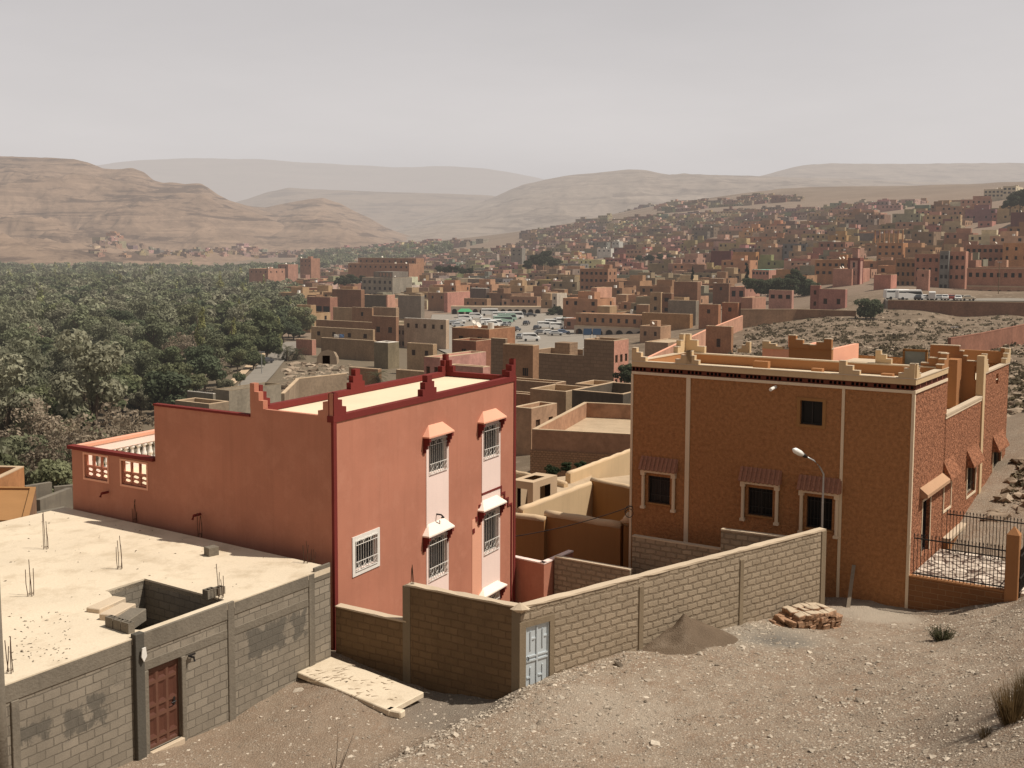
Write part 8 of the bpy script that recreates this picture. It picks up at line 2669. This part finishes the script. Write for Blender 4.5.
def stones(name, X, Y, S, mat, flat=.55, seed=0, sink=.25, detail=True, tones=None):
    """Angular stones (deformed octahedra) lying on the ground, one object."""
    rs = np.random.default_rng(seed); n = len(X)
    base = np.array([(1, 0, 0), (0, 1, 0), (-1, 0, 0), (0, -1, 0), (.55, .55, .62), (-.55, .55, .7), (-.55, -.55, .6), (.55, -.55, .68), (.05, 0, .95)], float)
    tri = np.array([(0, 1, 4), (1, 2, 5), (2, 3, 6), (3, 0, 7), (4, 1, 5), (5, 2, 6), (6, 3, 7), (7, 0, 4), (4, 5, 8), (5, 6, 8), (6, 7, 8), (7, 4, 8)])
    v = base[None] * rs.uniform(.6, 1.35, (n, 9, 1)) * (S[:, None, None])
    v[:, :, 2] *= flat * rs.uniform(.6, 1.3, (n, 1)); v[:, :, 0] *= rs.uniform(.8, 1.5, (n, 1))
    a = rs.uniform(0, 6.28, n); ca, sa = np.cos(a)[:, None], np.sin(a)[:, None]
    x, y = v[:, :, 0] * ca - v[:, :, 1] * sa, v[:, :, 0] * sa + v[:, :, 1] * ca
    z = gz(X, Y, True)
    V = np.stack([x + X[:, None], y + Y[:, None], v[:, :, 2] + (z - S * flat * sink)[:, None]], -1)
    Fq = (tri[None] + (np.arange(n) * 9)[:, None, None]).reshape(-1, 3)
    me = np_mesh(name, V.reshape(-1, 3), Fq, mat)
    tn = rs.uniform(0, 1, n) if tones is None else tones
    at = me.attributes.new('tone', 'FLOAT', 'FACE'); at.data.foreach_set('value', np.repeat(tn, 12).astype(np.float32))
    o = bpy.data.objects.new(name, me); COL.objects.link(o); return o


def stonemat(name, c0, c1, haze=False):
    m, nt = newmat(name); at = nt.nodes.new('ShaderNodeAttribute'); at.attribute_name = 'tone'
    geo = nt.nodes.new('ShaderNodeNewGeometry'); n = noise(nt, geo.outputs['Position'], 14, 3, .6)
    c = mixc(nt, at.outputs['Fac'], c0, c1); c = mixc(nt, 1.0, c, ramp(nt, n, [(.3, .75), (.7, 1.2)]), 'MULTIPLY')
    return finish(m, nt, c, .95, n, .3, .02, haze=haze)


M_STONE = stonemat('gravel_stone', (.16, .125, .093), (.56, .475, .375))
M_ROCK = stonemat('slope_rock', (.17, .12, .08), (.40, .31, .225), True)
rs = np.random.default_rng(8)
n = 85000
Y = rs.uniform(19.5, 41, n) ** 1.0; pxr = rs.uniform(-60, 1120, n); X = (pxr - 512) / 1120 * Y
ok = np.ones(n, bool)
def side_of(O, d, X, Y): return (X - O.x) * d.y - (Y - O.y) * d.x
ok &= (side_of(G1, GV, X, Y) > .05) | (Y > 90)                    # not inside the block house
inner = (side_of(WGc, vd, X, Y) < .06) & (X > WGc.x - .2) & (X < VE.x + .1)
ok &= ~inner
ok &= ~((side_of(W0, wd, X, Y) < .06) & (X <= WGc.x))
ok &= side_of(RC, RU, X, Y) < 0 if False else ((Y - RC.y) < (X - RC.x) * (RU.y / RU.x) - .05)
ok &= ~(((X - RC.x) * fd.y - (Y - RC.y) * fd.x < 0) & (X > RC.x) & (X < FP1.x + 4.5))
dens = vnoise(X * .35, Y * .35, 61) * .75 + vnoise(X * 1.6, Y * 1.6, 62) * .45
yard = ((X - WGc.x) * (25.3 - WGc.y) - (Y - WGc.y) * (-2.45 - WGc.x) > 0) & (X < 1)
ok &= (rs.uniform(0, 1, n) < np.where(yard, .35, 1) * (.25 + .75 * sstep(.25, .75, dens)))
ok &= np.hypot(X - P(874, 623, 37.2).x, Y - 37.2) > 1.5
S = .011 + .036 * rs.uniform(0, 1, n) ** 3 + .05 * (rs.uniform(0, 1, n) > .985)
o = stones('gravel', X[ok], Y[ok], S[ok], M_STONE, seed=2); o['kind'] = 'stuff'
# a scatter of bigger stones along the foot of the sunlit wall and on the bank
rr2 = np.random.default_rng(12); N2 = 1500
t_ = rr2.uniform(0, VL, N2); off = np.abs(rr2.normal(0, .55, N2)) + .06
X = WGc.x + vd.x * t_ + vn.x * off; Y = WGc.y + vd.y * t_ + vn.y * off
t2 = rr2.uniform(0, 1, 700); Xb = WGc.x + (-2.45 - WGc.x) * t2 * 1.1 + rr2.normal(0, .28, 700); Yb = WGc.y - .3 + (25.3 - WGc.y) * t2 * 1.1 + rr2.normal(0, .28, 700)
kb = (side_of(W0, wd, Xb, Yb) > .08)
X, Y = np.concatenate([X, Xb[kb]]), np.concatenate([Y, Yb[kb]])
o = stones('rubble', X, Y, .018 + .05 * rr2.uniform(0, 1, len(X)) ** 2.5, M_STONE, .6, 5); o['kind'] = 'stuff'


def rock(px, py, size, label, mat=M_STONE, tone=.6, group=None):
    p = gp2(px, py)
    o = stones('rock', np.array([p.x]), np.array([p.y]), np.array([size]), mat, .75, int(px * 7), .15, tones=np.array([tone])); tag(o, label, 'rock', group); return o


def gp2(px, py):
    y = 18.0
    for _ in range(400):
        p = P(px, py, y)
        if p.z <= gz1(p.x, p.y): return p
        y += .08
    return p


rock(619, 667, .17, 'dark reddish stone lying at the foot of the tan block wall', tone=.05)
rock(299, 688, .13, 'grey stone in front of the pale concrete slab')
for k, (x, y) in enumerate(((432, 748), (420, 757), (455, 738), (480, 728), (407, 752), (845, 640), (700, 655), (560, 700), (742, 648), (905, 690), (655, 745), (860, 700), (990, 745), (770, 738), (520, 752), (960, 720))):
    rock(x, y, rng.uniform(.07, .14), 'loose stone lying on the gravel ground', tone=rng.uniform(.2, 1), group='loose stones on the gravel')
o = None
p = gp2(601, 643); mb = MB(); mb.face([p + UP * .03, p + Vector((.22, .03, .05)), p + Vector((.25, .2, .12)), p + Vector((.02, .16, .08))]); o = mb.build('litter', M_WHITE); tag(o, 'scrap of white paper beside the gravel heap', 'litter')

# bushes of the near ground
def tuft(name, px, py, r, h, n, label, col, grass=False, cat='shrub'):
    p = gp2(px, py); t = thing(name, label, cat, p); rs_ = random.Random(int(px)); mb = MB()
    for k in range(n):
        a = rs_.uniform(0, 6.28); q = rs_.uniform(0, 1) ** .7; b = p + Vector((math.cos(a) * q * r * .45, math.sin(a) * q * r * .45, -.04))
        lean = rs_.uniform(.2, 1.0) * r; hh = h * rs_.uniform(.45, 1.05); e = b + Vector((math.cos(a) * lean * .8, math.sin(a) * lean * .8, hh)); m_ = b.lerp(e, .5) + UP * hh * .12
        w = (.006 if grass else .010); sd = Vector((-math.sin(a), math.cos(a), 0)) * w
        mb.face([b - sd, b + sd, m_ + sd * .8, m_ - sd * .8]); mb.face([m_ - sd * .8, m_ + sd * .8, e])
        if not grass:
            for j in range(4):
                c = b.lerp(e, rs_.uniform(.35, 1)); l = Vector((rs_.uniform(-1, 1), rs_.uniform(-1, 1), rs_.uniform(-.2, .8))) * .05
                mb.face([c, c + l + Vector((.012, .012, 0)), c + l * 1.7, c + l + Vector((-.012, .0, .012))])
    o_ = mb.build('foliage', M_LEAF, t, recalc=False); o_.color = (*col, 1)
    mb = MB(); mb.tube([p - UP * .1, p + UP * h * .3], [.02, .008], 5); mb.build('stem', M_BARK, t)
    return t


tuft('shrub', 941, 641, .42, .46, 210, 'small dry green shrub on the gravel before the terracotta house', (.10, .095, .05))
tuft('grass_clump', 1012, 722, .55, .85, 520, 'large dry brown grass clump at the right edge', (.16, .105, .05), True, 'grass')
tuft('grass_clump', 1028, 705, .5, .8, 400, 'dry grass clump right behind the large one at the right edge', (.14, .10, .05), True, 'grass')
tuft('grass_clump', 985, 738, .22, .26, 120, 'short dry grass tuft left of the large clump', (.13, .09, .05), True, 'grass')
p = gp2(334, 790) if False else P(334, 790, 24.2); p.z = gz1(p.x, p.y)
tw = thing('dry_plant', 'bare dry twig plant standing at the bottom of the yard', 'plant', p)
mb = MB(); zt_ = z_at(p.x, p.y, 731)
tops = [P(338, 731, 24.3), P(354, 733, 24.3), P(345, 752, 24.2), P(330, 757, 24.2)]
for e in tops: mb.tube([p - UP * .1, p.lerp(e, .5) + Vector((.02, 0, .03)), e], [.012, .009, .003], 5)
mb.build('stalks', M_BARK, tw)
# creeper and shrubs behind the brown courtyard house
for k, (px, py, Y, hp) in enumerate(((552, 478, 62, 14), (566, 475, 63, 13), (580, 471, 65, 11))):
    tree_at([7, 2, 7][k], px, py, Y, hp, ['green garden bush left behind the clay copings', 'green garden bush in the middle behind the clay copings', 'green garden bush right behind the clay copings'][k], (.045, .06, .03), 'garden_bush')
# scrub
def scrub(name, X, Y, S, col, nl=7, seed=1):
    rs_ = np.random.default_rng(seed); n = len(X); z = gz(X, Y, True)
    c = np.stack([X, Y, z], -1)[:, None] + rs_.normal(size=(n, nl, 3)) * S[:, None, None] * np.array([.5, .5, .22]) + np.array([0, 0, .3]) * S[:, None, None]
    d = rs_.normal(size=(n, nl, 3)); d /= np.linalg.norm(d, axis=2)[..., None]
    a = np.cross(d, rs_.normal(size=(n, nl, 3))); a /= np.linalg.norm(a, axis=2)[..., None]; b = np.cross(d, a); s = S[:, None, None] * .45
    v = np.stack([c - a * s, c - b * s, c + a * s, c + b * s], 2).reshape(-1, 3)
    me = np_mesh(name, v, np.arange(len(v)).reshape(-1, 4), M_LEAF); o = bpy.data.objects.new(name, me); COL.objects.link(o); o.color = (*col, 1); o['kind'] = 'stuff'; return o


rs = np.random.default_rng(44); n = 9500
Y = np.exp(rs.uniform(math.log(44), math.log(292), n)); pxr = rs.uniform(700, 1120, n); X = (pxr - 512) / 1120 * Y
ok = (pxr > np.interp(Y, [52, 140, 215, 240, 292], [900, 700, 735, 742, 745])) & ((Y > 62) | ((X - RC.x) > (Y - RC.y) * .675 + 1.2) & (pxr > 985))
ok &= vnoise(X * .05, Y * .05, 71) * .6 + vnoise(X * .25, Y * .25, 72) * .4 > .36
scrub('scrub', X[ok], Y[ok], (.22 + .50 * rs.uniform(0, 1, ok.sum()) ** 2) * np.clip(Y[ok] / 130, .22, 1.0), (.125, .100, .062), 9)
n = 12000
Y = np.exp(rs.uniform(math.log(44), math.log(292), n)); pxr = rs.uniform(700, 1120, n); X = (pxr - 512) / 1120 * Y
ok = (pxr > np.interp(Y, [52, 140, 215, 240, 292], [900, 700, 735, 742, 745])) & ((Y > 62) | ((X - RC.x) > (Y - RC.y) * .675 + 1.2) & (pxr > 985))
o = stones('slope_stones', X[ok], Y[ok], .10 + .5 * rs.uniform(0, 1, ok.sum()) ** 4, M_ROCK, .6, 9); o['kind'] = 'stuff'
# rocky bank left of the road and round the old palm, rubble among the ruins
n = 3800
Y = rs.uniform(150, 262, n); pxr = rs.uniform(150, 350, n); X = (pxr - 512) / 1120 * Y
ok = (pxr > np.interp(Y, [150, 180, 215, 262], [150, 182, 236, 272])) & ~np.array([in_hand(a, b) for a, b in zip(X, Y)])
ok &= ~((np.abs(pxr - np.interp(Y, [190, 214, 245, 285], [245, 258, 270, 286])) < 14))
o = stones('bank_rocks', X[ok], Y[ok], .12 + 1.1 * rs.uniform(0, 1, ok.sum()) ** 5, M_ROCK, .7, 10); o['kind'] = 'stuff'
n = 1500; Y = rs.uniform(62, 125, n); pxr = rs.uniform(-40, 110, n); X = (pxr - 512) / 1120 * Y
o = stones('rubble_field', X, Y, .08 + .5 * rs.uniform(0, 1, n) ** 4, M_ROCK, .6, 11); o['kind'] = 'stuff'
